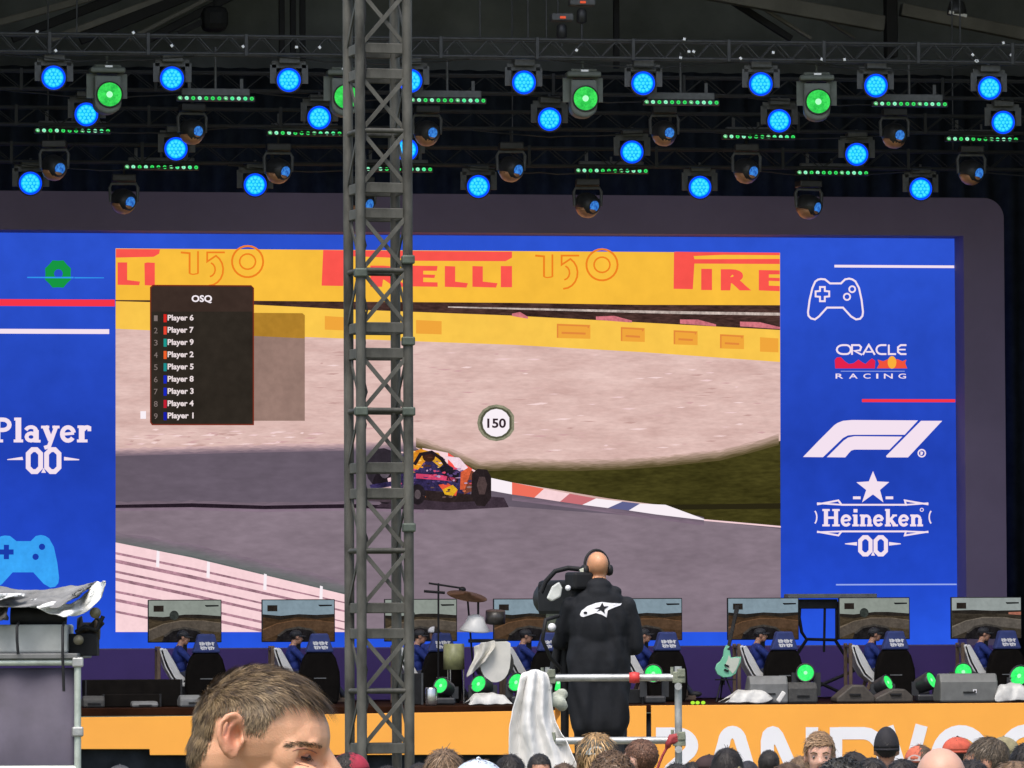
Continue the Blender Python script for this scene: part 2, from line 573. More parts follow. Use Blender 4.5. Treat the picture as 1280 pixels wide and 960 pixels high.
for p0, p1, w, m in (((-20, 33), (110, -2), 0.13, M_beam), ((20, 46), (135, 1), 0.16, M_beamd), ((70, 47), (205, -3), 0.12, M_beam), ((105, 47), (225, -2), 0.20, M_beamd), ((165, 47), (260, -2), 0.08, M_beam), ((190, 47), (300, -10), 0.14, M_beamd),
                     ((1010, 46), (925, -8), 0.06, M_beam), ((985, 46), (900, -8), 0.12, M_beamd), ((1065, 46), (1000, 6), 0.05, M_beam)):
    rafter(p0, p1, 0.9, 0.12, w, m, 0.05, 2.0)
for px in (352, 366, 378, 770):
    MB().box(onY(px, -20, 1.6), (0.10, 0.12, 3.0)).build('post', M_beamd, roof, bevel=0.01)

# ================================================================== LED wall
SX1, SX0 = onY(1195, 550, 0).x, onY(560, 550, 0).x * 2 - onY(1195, 550, 0).x
SZ1, SZ0 = onY(560, 294.3, 0).z, onY(560, 808.6, 0).z
led = thing('led_screen', 'giant LED screen showing a racing car broadcast between blue sponsor panels', 'screen', ((SX0 + SX1) / 2, 0, STAGE_Z))
MB().box(((SX0 + SX1) / 2, 0.15, (SZ0 + SZ1) / 2), (SX1 - SX0, 0.3, SZ1 - SZ0)).build('screen_panel', emi_ramp('screen_blue', [(0.5, (42, 92, 232)), (2.0, (34, 72, 200)), (4.2, (34, 66, 182)), (7.8, (44, 82, 206))], 'Z', 0.10, 0.35), led)
# surround
MB().box(((SX0 + SX1) / 2, -0.715, (SZ0 + STAGE_Z) / 2), (SX1 - SX0 + 1.2, 0.025, SZ0 - STAGE_Z - 0.03)).build('plinth', pbr('purple_plinth', (0.105, 0.055, 0.25), 0.7, 0, 0.2, 0.5, 0.1), led)  # blue spill of the screen put into this deeper purple
fy = -0.7
ox1 = onY(1257, 550, fy).x
ox0 = SX0 - (ox1 - SX1)
oz1 = onY(700, 243.5, fy).z
oz0 = STAGE_Z + 0.004
r = 0.36
out = []
for cx, cz, a0 in ((ox1 - r, oz1 - r, 0), (ox0 + r, oz1 - r, 90)):
    out += [(cx + r * math.cos(rad(a0 + 9 * i)), cz + r * math.sin(rad(a0 + 9 * i))) for i in range(11)]
out += [(ox0, oz0), (ox1, oz0)]
inn = [(min(SX1, max(SX0, x)), min(SZ1, max(SZ0, z))) for x, z in out]
N = len(out)
mb = MB()
vs = [(x, fy, z) for x, z in out] + [(x, fy, z) for x, z in inn] + [(x, 0.3, z) for x, z in out] + [(x, 0.3, z) for x, z in inn]
fs = []
for i in range(N):
    j = (i + 1) % N
    fs += [(i, j, N + j, N + i)[::-1], (2 * N + i, 2 * N + j, 3 * N + j, 3 * N + i), (i, 2 * N + i, 2 * N + j, j)]
    if inn[i] != inn[j]:
        fs.append((N + i, N + j, 3 * N + j, 3 * N + i))
mb.add(vs, fs)
mb.build('surround', pbr('mauve_surround', (0.19, 0.145, 0.235), 0.75, 0, 0.12, 0.5, 0.1), led)

def G(k):
    return lambda px, py: onY(px, py, -0.004 * k)
def piece(name, pts, mat, k, parent, more=()):
    mb = MB().flat([G(k)(*p) for p in pts])
    for q in more:
        mb.flat([G(k)(*p) for p in q])
    return mb.build(name, mat, parent)
# ---- the broadcast picture
E_gravel = emi('picture_gravel', (231, 199, 192), 1.0, 0.12, 1.6, (0.55, 1, 2.4), (205, 168, 161))
E_yellow = emi('picture_yellow', (250, 190, 62), 1.0, 0.07, 0.5)
E_red = emi('picture_red', (253, 86, 78), 1.0, 0.06, 0.8)
E_asph = emi('picture_asphalt', (133, 118, 129), 1.0, 0.16, 0.9, (0.5, 1, 1.5))
E_asph2 = emi('picture_asphalt_dark', (104, 93, 106), 1.0, 0.14, 0.9, (0.5, 1, 1.5))
E_grass = emi('picture_grass', (64, 60, 26), 1.0, 0.4, 1.6, (0.5, 1, 2))
E_pink = emi('picture_pale_pink', (250, 214, 218), 1.0, 0.05, 3)
E_dkline = emi('picture_dark_line', (38, 28, 38), 1.0, 0.3, 3)
E_white = emi('picture_white', (250, 240, 246), 1.0)
E_orange = emi('picture_orange', (238, 128, 34), 1.0)
E_dimorange = emi('picture_dim_orange', (240, 166, 60), 1.0)
E_panel = emi('picture_board', (47, 41, 35), 1.0, 0.2, 0.8)
E_navy = emi('picture_navy', (30, 30, 70), 1.0, 0.4, 4)
video = piece('video_picture', [(144.5, 310.5), (975, 316), (976, 790), (144.5, 790)], E_gravel, 1, led)
V = video
piece('asphalt', [(144.5, 566), (300, 562), (430, 559.5), (520, 560), (600, 600), (700, 622), (880, 650), (975.8, 659), (976, 790), (144.5, 790)], E_asph2, 2, V)
piece('asphalt', [(144.5, 637), (520, 633), (620, 632), (880, 651), (975.8, 661), (976, 790), (435, 790), (435, 748), (144.5, 680)], E_asph, 3, V)
piece('dark_line', [(144.5, 631), (240, 629), (330, 632), (440, 630), (530, 633), (530, 637), (440, 635), (330, 636.5), (240, 634), (144.5, 635)], E_dkline, 4, V)
piece('grass_verge', [(520, 556), (560, 574), (600, 585), (640, 582), (720, 583), (780, 581), (830, 577.5), (900, 570), (940, 560), (975.5, 551), (975.8, 659), (880, 649), (830, 632), (760, 623), (640, 603), (560, 590)], E_grass, 3, V)
piece('grass_shade', [(830, 631), (975.8, 629), (975.8, 636), (850, 637)], emi('picture_grass_dark', (40, 36, 20), 1), 4, V)
E_earth = emi('picture_earth', (196, 164, 150), 1.0, 0.15, 1.5)
_sr = random.Random(2)
def soft_edge(line, d, ca, cb, k, n=6, jit=1.2):
    """the blurred border of two areas of the picture: n strips across d (dx, dy) running from colour ca to cb"""
    fine = []
    for (a, b), (c, e) in zip(line[:-1], line[1:]):
        m_ = max(1, int(math.hypot(c - a, e - b) / 7))
        fine += [(a + (c - a) * i / m_, b + (e - b) * i / m_) for i in range(m_)]
    fine.append(line[-1])
    for j in range(n):
        u0 = j / n - .5
        col = tuple(int(p + (q - p) * (j + 1) / (n + 1)) for p, q in zip(ca, cb))
        top = [(x + d[0] * u0, y + d[1] * u0 + _sr.uniform(-jit, jit)) for x, y in fine]
        bot = [(x + d[0] * .55, y + d[1] * .55) for x, y in fine]
        piece('blurred_edge', top + bot[::-1], emi('edge_%d_%d_%d' % col, col, 1, 0.12, 3, (0.4, 1, 2)), k + 0.12 * j, V)
soft_edge([(520, 552), (560, 566), (600, 582), (640, 580.5), (720, 581.5), (780, 579.5), (830, 576), (900, 568.5), (940, 558.5), (973.5, 549)], (0, 13), (226, 190, 184), (72, 64, 32), 4.0)
soft_edge([(144.5, 565), (300, 561), (430, 558.5), (520, 556)], (0, 9), (226, 188, 186), (112, 98, 112), 4.0)
soft_edge([(144.5, 632.5), (240, 631.5), (330, 634), (440, 632), (530, 635)], (0, 11), (112, 98, 110), (140, 120, 136), 3.1)
soft_edge([(144.5, 672), (240, 687), (350, 714), (435, 734)], (0, 14), (134, 114, 130), (104, 110, 108), 4.2)
soft_edge([(640, 620), (720, 630), (800, 641), (880, 651.5)], (0, 10), (90, 80, 92), (136, 116, 132), 4.3)
for i in range(170):
    x_, u_ = _sr.uniform(150, 946), _sr.random()
    y_ = 440 + (110 if x_ < 560 else 125 - max(0, x_ - 780) * .12) * u_ if x_ > 385 else 535 + 24 * u_
    y_ = max(y_, 425 + max(0, x_ - 500) * .06)
    w_, h_ = _sr.uniform(5, 26), _sr.uniform(0.5, 1.5)
    c_ = _sr.choice([(206, 164, 164), (214, 176, 172), (244, 214, 212), (240, 206, 206), (196, 158, 152)])
    piece('gravel_streak', [(x_, y_), (x_ + w_ * .5, y_ - h_), (x_ + w_, y_ - h_ * .6), (x_ + w_ * .6, y_ + h_ * .7)], emi('streak_%d' % c_[1], c_, 1), 1.5, V)
# kerb
kt = [(528, 560), (560, 566), (590, 586), (612, 597), (640, 603), (680, 611), (712, 617), (745, 623), (778, 627), (800, 629.5), (832, 631), (882, 649.5)]
kb = [(528, 580), (560, 590), (588, 606), (612, 613), (640, 618), (668, 622), (700, 627), (728, 631), (760, 635), (786, 638), (820, 643), (882, 650.5)]
kc = [E_pink, E_red, E_pink, E_white, emi('picture_coral', (238, 112, 92), 1.0), E_pink, emi('picture_dusty_red', (200, 112, 118), 1), E_white, emi('picture_slate_blue', (96, 98, 142), 1), E_white, E_white]
for i in range(11):
    piece('kerb_block', [kt[i], kt[i + 1], kb[i + 1], kb[i]], kc[i], 5, V)
piece('white_line', [(880, 649), (976, 657.5), (976, 659.5), (880, 651)], E_pink, 6, V)
# catch fence boards at the bottom left
fence_ = piece('barrier', [(144.5, 678), (240, 697), (435, 744), (435, 790), (144.5, 790)], E_pink, 5, V)
piece('green_edge', [(144.5, 668), (240, 684), (350, 711), (435, 733), (435, 744), (240, 697), (144.5, 678)], emi('picture_dull_green', (98, 104, 104), 1.0, 0.2, 2), 4, V)
E_rail = emi('picture_rail_shadow', (176, 132, 146), 1.0, 0.4, 2.5)
for a, b, w in ((690, 755, 3), (699, 766, 4.5), (713, 779, 3), (722, 789, 4), (738, 801, 3), (748, 812, 4), (763, 826, 3)):
    xe = 435 if b < 790 else 144.5 + (790 - a) / ((b - a) / 290.5)
    ye = min(b, 790)
    piece('rail_line', [(144.5, a), (240, a + (b - a) * .30), (xe, ye - w * .5), (xe - (8 if b > 790 else 0), ye), (240, a + (b - a) * .30 + w), (144.5, a + w)], E_rail, 6, V)
for px in (196, 259, 330, 400):
    y0 = 680 + (px - 144) * 0.215
    piece('fence_post', [(px, y0 - 3), (px + 3.5, y0 - 2), (px + 3, y0 + 18), (px - 1, y0 + 17)], E_white, 7, V)
# advertising boards
piece('yellow_board', [(144.5, 310.5), (975, 316), (975, 381.5), (800, 381), (640, 378.5), (430, 377), (320, 376), (144.5, 375)], E_yellow, 2, V)
piece('yellow_board', [(144.5, 376.5), (320, 381), (430, 386.5), (640, 394.5), (800, 403), (975, 412.5), (975, 452.5), (800, 440), (640, 431), (500, 426), (300, 418), (144.5, 411)], emi('picture_yellow_low', (253, 199, 78), 1.0, 0.07, 0.6), 2, V)
piece('dark_gap', [(144.5, 375), (320, 376), (430, 377), (640, 378.5), (800, 381), (975, 381.5), (975, 412.5), (800, 403), (640, 394.5), (430, 386.5), (320, 381), (144.5, 376.5)], emi('picture_gap', (70, 48, 44), 1.0, 0.6, 2.2, (0.5, 1, 2)), 3, V)
piece('pale_rail', [(560, 383), (700, 386), (850, 389), (975, 391), (975, 394.5), (850, 392.5), (700, 388.5), (560, 384.5)], emi('picture_greyish', (196, 180, 172), 1, 0.4, 3), 4, V)
for i, (a, b) in enumerate(((640, 660), (745, 790), (850, 895), (925, 975))):
    piece('pink_patch', [(a, 392 + (a - 640) * .035), ((a + b) / 2, 390 + (a - 640) * .045), (b, 396 + (a - 640) * .045), (b, 398.5 + (a - 640) * .045), (a, 395 + (a - 640) * .045)], emi('picture_rose', (214, 120, 130), 1, .3, 3), 4, V)
# board lettering
mb = MB()
g = G(4)
def box4(x0, y0, x1, y1, s=0.006):
    mb.flat([g(x0, y0 + (x0 - x0) * s), g(x1, y0 + (x1 - x0) * s), g(x1, y1 + (x1 - x0) * s), g(x0, y1)])
def letters(word, x0, y0, x1, y1, off=0.045):
    text_to(mb, g, word, x0, y0, x1, y1, off)
# end of a word at the left
mb.flat([g(145, 311.2), g(200, 311.6), g(199, 317), g(192, 321), g(145, 322)])
mb.flat([g(147, 328), g(159, 328), g(159, 350), g(175, 352), g(174, 356.5), g(147, 356)])
mb.flat([g(180.5, 329), g(184, 328), g(193.5, 328.5), g(193.5, 356), g(191, 357), g(181, 356.5)])
# middle word
mb.flat([g(404, 312.5), g(436, 313), g(640, 314.6), g(640, 322), g(632, 326.5), g(520, 326), g(500, 322.5), g(430, 320), g(429, 357.5), g(402, 357)])
for ch, a, b in (('I', 434, 441), ('R', 463, 510), ('E', 516, 547), ('L', 556, 585), ('L', 590.5, 622), ('I', 626, 640)):
    if ch == 'I':
        box4(a, 332.5, b, 359)
    elif ch == 'L':
        mb.flat([g(a, 332.5), g(a + 13, 333), g(a + 13, 352), g(b, 354), g(b - 2, 359.5), g(a, 358.5)])
    elif ch == 'E':
        mb.flat([g(a, 332), g(b, 332.5), g(b - 1, 338.5), g(a + 13, 338.5), g(a + 13, 343), g(b - 3, 343.5), g(b - 4, 347.5), g(a + 13, 347), g(a + 13, 352.5), g(b, 353), g(b, 358.5), g(a, 358)])
    else:
        letters('R', a, 332, b, 358.5, 0.06)
# right word, cut by the edge of the picture
mb.flat([g(842.5, 314.6), g(868, 315), g(974.6, 315.8), g(974.6, 319), g(905, 318.5), g(868, 320)])
mb.flat([g(842.5, 315.2), g(866, 315.4), g(868, 324), g(974.6, 323.6), g(974.6, 330), g(868, 329.5), g(866, 361.5), g(842, 361)])
box4(876.5, 336, 890, 362.5)
letters('R', 901, 336.5, 939, 363, 0.06)
mb.flat([g(948.5, 337.5), g(974.6, 338), g(974.6, 343), g(961, 343), g(961, 347), g(974.6, 347.5), g(974.6, 351.5), g(961, 351), g(961, 357), g(974.6, 357.5), g(974.6, 364), g(948.5, 363)])
mb.split('board_letter', E_red, V)
mb = MB()
g = G(4)
for dx, dy in ((0, 0), (-443, -4)):
    f_ = lambda x, y: g(x + dx, y + dy)
    mb.drop()
    for pts, w, cl in (([(669, 319.5), (680, 320.5), (680, 346)], 2.4, False), ([(690.5, 318), (690.5, 346)], 2.2, False), ([(680, 346), (684, 347), (690.5, 346)], 1.5, False),
                       ([(724, 319.5), (702, 319.5), (702, 331)] + arc(704, 347 - 6, 18, 20, -60, 90, 8), 2.2, False), (arc(704, 341, 8, 9, -70, 80, 6), 2.0, False),
                       (arc(752.5, 331, 19.5, 19.5, 0, 342, 24), 2.4, True), (arc(752.5, 331, 10, 9.6, 0, 342, 16), 2.0, True)):
        if pts[0] in ((669, 319.5), (724, 319.5)) or len(pts) > 20: mb.grab()
        stroke_to(mb, f_, pts, w, cl)
mb.split('anniversary_numeral', E_orange, V)
mb = MB()
for x0, x1, y in ((406, 430, 404), (520, 552, 409), (696, 738, 414), (776, 806, 418), (842, 872, 422), (900, 930, 427), (950, 973, 431)):
    h = 9 if x0 < 600 else 9.5
    mb.flat([g(x0, y - h), g(x1, y - h + 1.5), g(x1, y + h), g(x0, y + h - 1)])
mb.split('board_letter', E_dimorange, V)
mb = MB()
for x0, x1, y in ((696, 738, 414), (776, 806, 418), (842, 872, 422), (900, 930, 427)):
    mb.grab()
    stroke_to(mb, G(5), [(x0 + 1, y + 8), (x0 + 1, y - 8), (x1 - 2, y - 6.5), (x1 - 3, y - 4)], 1.8)
    stroke_to(mb, G(5), [(x0 + 6, y + 2), (x1 - 6, y + 3)], 2.5)
mb.split('board_letter', emi('picture_burnt_orange', (226, 136, 60), 1), V)
# tyre-shaped marker with 150
piece('marker_ring', arc(620.5, 528.5, 24, 23, 22.5, 337.5, 14), emi('picture_sage', (140, 138, 116), 1, 0.3, 5), 6, V)
piece('marker_ring', arc(620.5, 528.5, 20.5, 20, 22.5, 337.5, 14), emi('picture_dark_sage', (84, 84, 66), 1, 0.3, 5), 7, V)
piece('marker_face', arc(620.5, 528.5, 17.5, 17.5, 22.5, 337.5, 14), E_white, 8, V)
mb = MB()
text_to(mb, G(9), '150', 609, 523, 632.5, 535, 0.03)
mb.build('marker_numerals', emi('picture_charcoal', (52, 36, 44), 1), V)
# leader board
piece('side_board', [(317, 391), (378, 391.5), (381, 394), (381, 526), (317, 526)], emi('picture_shade_panel', (150, 122, 112), 1, 0.12, 1.2), 5, V)
piece('side_board', [(317, 391), (378, 391.5), (381, 394), (381, 423), (317, 420)], emi('picture_shade_yellow', (176, 128, 44), 1, 0.12, 1.2), 6, V)
piece('leader_board', [(191, 356), (314, 356.5), (317.5, 360), (317.5, 531.5), (190, 531.5), (187.5, 528), (187.5, 359)], emi('picture_board_edge', (120, 44, 28), 1), 7, V)
piece('leader_board', [(192, 357.5), (314, 358), (316, 360), (316, 530), (191, 530), (189, 527.5), (189, 360)], E_panel, 8, V)
piece('board_header', [(192, 357.5), (314, 358), (316, 360), (316, 389.5), (189, 389.5), (189, 360)], emi('picture_board_head', (60, 46, 40), 1, 0.15, 1), 9, V)
mb = MB()
text_to(mb, G(10), 'OSQ', 239.5, 369, 265, 379, 0.03)
mb.build('board_title', E_white, V)
mt, mi_ = MB(), MB()
for i, ch in enumerate('679258341'):
    y = 397.8 + i * 15.3
    text_to(mt, G(10), 'Player ' + ch, 209.5, y - 4.5, 242, y + 5, 0.03)
    text_to(mi_, G(10), str(i + 1), 192.5, y - 3.5, 197, y + 3.5, 0.0)
    cc = ((214, 40, 34), (232, 70, 50), (30, 150, 140), (236, 96, 44), (30, 140, 140), (24, 40, 190), (24, 40, 190), (190, 30, 50), (24, 30, 170))[i]
    piece('team_chip', [(204.5, y - 5), (208.3, y - 5), (208.3, y + 5), (204.5, y + 5)], emi('chip_%d_%d_%d' % cc, cc, 1), 10, V)
mt.split('board_name', emi('picture_name_white', (236, 222, 222), 1), V)
mi_.split('board_rank', emi('picture_rank_grey', (130, 116, 112), 1), V)
piece('rank_marker', [(175.5, 514), (182.5, 514), (182.5, 523.5), (175.5, 523.5)], E_white, 10, V)
# the racing car in the picture
CARK = 11
E_tyre = emi('picture_tyre', (38, 30, 34), 1, 0.5, 5)
def cp(name, pts, rgb, k, var=0.3):
    return piece(name, pts, emi('car_%d_%d_%d' % rgb, rgb, 1, var, 6), CARK + k, V)
cp('car_shadow', [(470, 634), (500, 612), (630, 622), (636, 634), (560, 638)], (62, 50, 60), 0)
cp('car_wheel', arc(478, 585, 21, 25, 0, 340, 16), (50, 44, 52), 1)
cp('car_wheel', arc(482, 608, 17, 22, 0, 340, 16), (34, 28, 34), 2)
cp('car_wing', [(462, 612), (500, 606), (530, 614), (530, 622), (470, 626)], (180, 150, 150), 3)
cp('car_body', [(490, 590), (505, 566), (522, 562), (548, 568), (562, 582), (584, 594), (592, 606), (586, 620), (540, 622), (505, 618)], (54, 46, 86), 3, 0.6)
cp('car_floor', [(500, 610), (570, 616), (612, 620), (612, 626), (560, 628), (500, 622)], (46, 36, 36), 4)
cp('car_nose', [(498, 584), (512, 566), (526, 561), (536, 564), (532, 576), (520, 590), (506, 594)], (246, 150, 40), 5, 0.35)
cp('driver_helmet', arc(536, 571, 8, 6.5, 0, 340, 12), (60, 36, 30), 6)
cp('car_halo', [(520, 572), (530, 563), (548, 566), (556, 578), (550, 584), (540, 576), (528, 576)], (236, 168, 50), 5)
cp('car_stripe', [(520, 592), (552, 594), (572, 598), (570, 602), (548, 600), (520, 598)], (216, 70, 110), 6)
cp('car_stripe', [(556, 570), (574, 572), (588, 588), (586, 600), (576, 596), (566, 580)], (250, 214, 226), 2, 0.15)
cp('car_panel', [(548, 606), (560, 604), (572, 612), (570, 620), (556, 616)], (232, 90, 60), 6)
cp('car_panel', [(553, 612), (566, 606), (572, 612), (566, 620), (556, 618)], (236, 176, 40), 7)
cp('engine_cover', [(548, 584), (562, 582), (574, 592), (572, 604), (558, 600)], (34, 30, 40), 6, 0.5)
cp('car_panel', [(484, 598), (498, 594), (500, 606), (488, 612)], (226, 190, 196), 6, 0.3)
cp('car_wheel', [(590, 592), (597, 586), (609, 587), (614, 596), (614, 622), (606, 633), (596, 632), (589, 620)], (40, 32, 34), 7)
cp('rear_wing', [(578, 592), (590, 588), (598, 594), (590, 614), (580, 618)], (120, 66, 50), 6)
cp('car_wheel', arc(522, 618, 10, 13, 0, 340, 14), (36, 30, 34), 9)
cp('wheel_hub', arc(522, 618, 4, 6, 0, 340, 12), (84, 74, 78), 10)
cp('wheel_hub', arc(481, 588, 7, 10, 0, 340, 12), (96, 86, 96), 9)
cp('wheel_hub', [(599, 596), (606, 596), (609, 606), (606, 618), (599, 618), (596, 606)], (78, 62, 62), 9)
cp('car_halo', [(516, 580), (524, 566), (540, 563), (554, 572), (560, 582), (556, 584), (550, 575), (539, 567), (527, 570), (520, 582)], (40, 30, 36), 10)
cp('wing_endplate', [(576, 590), (586, 584), (589, 588), (581, 612), (575, 612)], (214, 96, 60), 9)
cp('nose_tip', [(462, 606), (500, 600), (500, 606), (464, 612)], (54, 46, 86), 10)
cp('front_wing', [(456, 618), (508, 624), (512, 630), (458, 626)], (70, 58, 66), 9)

_cr = random.Random(12)
for i in range(90):
    x_, y_ = _cr.uniform(500, 588), _cr.uniform(564, 622)
    if y_ < 590 - (x_ - 530) * -.45 - 30 and x_ > 545: continue
    if x_ > 545 and y_ < 562 + (x_ - 545) * .7: continue
    if x_ < 500: pal = [(46, 38, 44), (70, 62, 74), (30, 24, 30), (92, 84, 98), (150, 130, 136)]
    elif y_ < 585: pal = [(240, 160, 50), (214, 110, 40), (80, 50, 40), (250, 200, 110), (110, 80, 120), (240, 200, 200)]
    elif y_ < 608: pal = [(60, 50, 100), (120, 90, 140), (220, 80, 110), (40, 32, 50), (190, 160, 190), (90, 70, 120)]
    else: pal = [(40, 32, 34), (60, 48, 50), (100, 78, 76), (200, 110, 70), (150, 120, 120)]
    c_ = _cr.choice(pal)
    s1, s2 = _cr.uniform(1.5, 4.2), _cr.uniform(.7, 1.8)
    a_ = _cr.uniform(-.3, .6)
    pts = [(x_ + math.cos(t_ + a_) * s1 * _cr.uniform(.6, 1.2), y_ + math.sin(t_ + a_) * s2 * _cr.uniform(.6, 1.2)) for t_ in (0, 1.3, 2.4, 3.6, 5)]
    piece('car_detail', pts, emi('cd_%d_%d_%d' % c_, c_, 1), 19 + (i % 6) * .3, V)
# ---- left blue panel
E_w = emi('screen_white', (244, 226, 240), 1.0)
E_r = emi('screen_red', (246, 54, 72), 1.0)
E_g = emi('screen_green', (22, 150, 66), 1.0)
E_c = emi('screen_cyan', (58, 164, 250), 1.0, 0.12, 1.5)
E_cy = emi('screen_light_blue', (50, 150, 236), 1.0)
EDGE = SX0
def left_bar(name, x1, y0, y1, mat, k=2):
    b = G(k)(x1, y0); c = G(k)(x1, y1)
    return MB().flat([(EDGE + 0.3, b.y, b.z), b, c, (EDGE + 0.3, c.y, c.z)]).build(name, mat, led)
left_bar('red_line', 143.5, 374.5, 383, E_r)
left_bar('white_line', 136.5, 411.5, 417.5, E_w)
mb = MB()
oc = [(72.5 + 17.5 * (1 if i % 2 else 0.9) * math.cos(i * math.pi / 8), 342.5 + 18.5 * (1 if i % 2 else 0.9) * math.sin(i * math.pi / 8)) for i in range(16)]
ic = [(73 + 5.5 * math.cos(i * math.pi / 8), 342 + 5.5 * math.sin(i * math.pi / 8)) for i in range(16)]
vs = [G(2)(*p) for p in oc] + [G(2)(*p) for p in ic]
mb.add(vs, [(i, (i + 1) % 16, 16 + (i + 1) % 16, 16 + i) for i in range(16)])
mb.build('green_ring', E_g, led)
piece('thin_line', [(34, 346), (92, 346), (92, 348), (34, 347.5)], E_cy, 3, led, [[(93, 346.3), (130, 346.8), (130, 347.8), (93, 348)]])
mb = MB()
slab_to(mb, G(2), 'Player', -10, 522, 114, 553)
mb.split('headline_letter', E_w, led)
def zero_zero(mb, g, cx, y0, y1, w, st):
    for s in (-1, 1):
        c = cx + s * w * 0.62
        a, b = c - w * .42, c + w * .42
        q = w * .28
        stroke_to(mb, g, [(a + q, y0), (b - q, y0), (b, y0 + q), (b, y1 - q), (b - q, y1), (a + q, y1), (a, y1 - q), (a, y0 + q)], st, True)
    mb.flat([g(cx - st * .5, y1 + 1.5), g(cx, y1 - st * .8), g(cx + st * .5, y1 + 1.5)])
mb = MB()
zero_zero(mb, G(2), 54.5, 562, 589.5, 18.5, 6)
mb.flat([G(2)(9, 574), G(2)(28, 571), G(2)(29, 575), G(2)(9, 575)])
mb.flat([G(2)(80, 571), G(2)(99, 574), G(2)(99, 575.3), G(2)(80, 575.5)])
mb.build('headline_numerals', E_w, led)
CTRL = [(265, 435), (285, 437), (310, 457), (365, 457), (385, 437), (405, 433), (422, 437), (437, 447), (455, 480), (468, 540), (475, 600), (472, 620), (460, 634), (440, 637), (415, 622), (375, 578), (295, 578), (255, 622), (235, 637), (215, 632), (202, 618), (200, 600), (208, 540), (222, 480), (236, 448), (250, 438)]
k1 = 1.29 / 4
lc = lambda x, y: (29.2 + (x - 335) * k1 - 0.5, 669 + (y - 434) * k1)
L_ = [lc(*p) for p in CTRL]
piece('game_controller_icon', L_, E_c, 2, led)
cx_, cy_ = 8, 690
a_, b_ = 9, 3.2
piece('game_controller_icon', [(cx_ - b_, cy_ - a_), (cx_ + b_, cy_ - a_), (cx_ + b_, cy_ - b_), (cx_ + a_, cy_ - b_), (cx_ + a_, cy_ + b_), (cx_ + b_, cy_ + b_), (cx_ + b_, cy_ + a_), (cx_ - b_, cy_ + a_), (cx_ - b_, cy_ + b_), (cx_ - a_, cy_ + b_), (cx_ - a_, cy_ - b_), (cx_ - b_, cy_ - b_)],
      emi('screen_deep_blue', (26, 60, 170), 1), 3, led)
for q_ in ((52.5, 683.5), (44.5, 696)):
    piece('game_controller_icon', arc(*q_, 4, 4, 0, 330, 10), emi('screen_deep_blue', (26, 60, 170), 1), 3, led)

# ---- right blue panel
def right_bar(name, x0, y0, y1, mat):
    a = G(2)(x0, y0); c = G(2)(x0, y1)
    MB().flat([a, (SX1 - 0.01, a.y, a.z), (SX1 - 0.01, c.y, c.z), c]).build(name, mat, led)
right_bar('white_line', 1043, 331, 334.3, E_w)
right_bar('red_line', 1077.5, 498.8, 502.6, E_r)
right_bar('thin_line', 1045, 730, 731.8, emi('screen_pale_blue', (150, 170, 236), 1))
mb = MB()
rc = lambda x, y: G(2)(960 + x / 4, 240 + y / 4)
stroke_to(mb, rc, CTRL, 9.5, True)
stroke_to(mb, rc, [(260, 475), (284, 475), (284, 495), (306, 497), (306, 522), (284, 524), (284, 546), (260, 546), (260, 524), (238, 522), (238, 497), (260, 495)], 9, True)
stroke_to(mb, rc, arc(421, 486, 15, 15, 0, 340, 16), 8, True)
stroke_to(mb, rc, arc(395, 524, 16, 16, 0, 340, 16), 8, True)
mb.split('game_controller_icon', E_w, led)
mb = MB()
# wide thin capitals: O R A C L E
st = 2.3
x = 1045
stroke_to(mb, G(2), arc(1053.5, 437, 7.5, 5.6, 90, 270, 8) + arc(1058, 437, 5.5, 5.6, -90, 90, 8), st, True)
stroke_to(mb, G(2), [(1065, 443.5), (1065, 431.4), (1074, 431.4), (1076.5, 434), (1075, 438), (1068, 438.6), (1077.5, 443.5)], st)
stroke_to(mb, G(2), [(1078.5, 443.5), (1086, 431), (1093.5, 443.5)], st)
stroke_to(mb, G(2), [(1082.5, 439.8), (1090, 439.8)], st * .8)
stroke_to(mb, G(2), [(1108, 431.4)] + arc(1101.5, 437, 6, 5.6, -90, -270, 8) + [(1108, 442.6)], st)
stroke_to(mb, G(2), [(1111, 430.8), (1111, 442.6), (1120, 442.6)], st)
stroke_to(mb, G(2), [(1133, 431.4), (1126, 431.4), (1122.5, 434), (1122.5, 440), (1126, 442.6), (1133, 442.6)], st)
stroke_to(mb, G(2), [(1123.6, 437), (1132, 437)], st * .8)
mb.split('team_letter', E_w, led)
piece('team_emblem', [(1044, 460.5), (1043.5, 450), (1046, 446.8), (1051, 446.5), (1056, 451.5), (1061, 455), (1067, 454), (1073, 449.5), (1078, 453), (1082, 455), (1086, 451), (1090, 448), (1094, 451), (1093.5, 460.5)], emi('screen_crimson', (226, 36, 76), 1), 2, led)
piece('team_emblem', [(1097, 449.5), (1104, 451.5), (1110, 449), (1122, 449), (1128, 451.5), (1133, 449.5), (1131.5, 454), (1134, 460.5), (1096, 460.5), (1099, 455)], emi('screen_vermilion', (240, 84, 60), 1), 2, led)
piece('team_emblem', arc(1115, 453, 5.5, 8, 0, 340, 14), emi('screen_amber', (250, 176, 60), 1), 3, led)
piece('thin_line', [(1051, 463.6), (1131, 463.6), (1131, 464.4), (1051, 464.4)], emi('screen_pale_blue', (150, 170, 236), 1), 2, led)
mb = MB()
x = 1044.5
for ch, w in (('R', 9.5), ('A', 11), ('C', 9), ('I', 2.5), ('N', 11), ('G', 9.5)):
    v, f = text_mesh(ch, 0.015)
    sub = MB()
    text_to(mb, G(2), ch, x, 467, x + w, 473.2, 0.012)
    x += w + 7.1
mb.split('team_letter', E_w, led)
fz = lambda x, y: (960 + x / 4, 480 + y / 4)
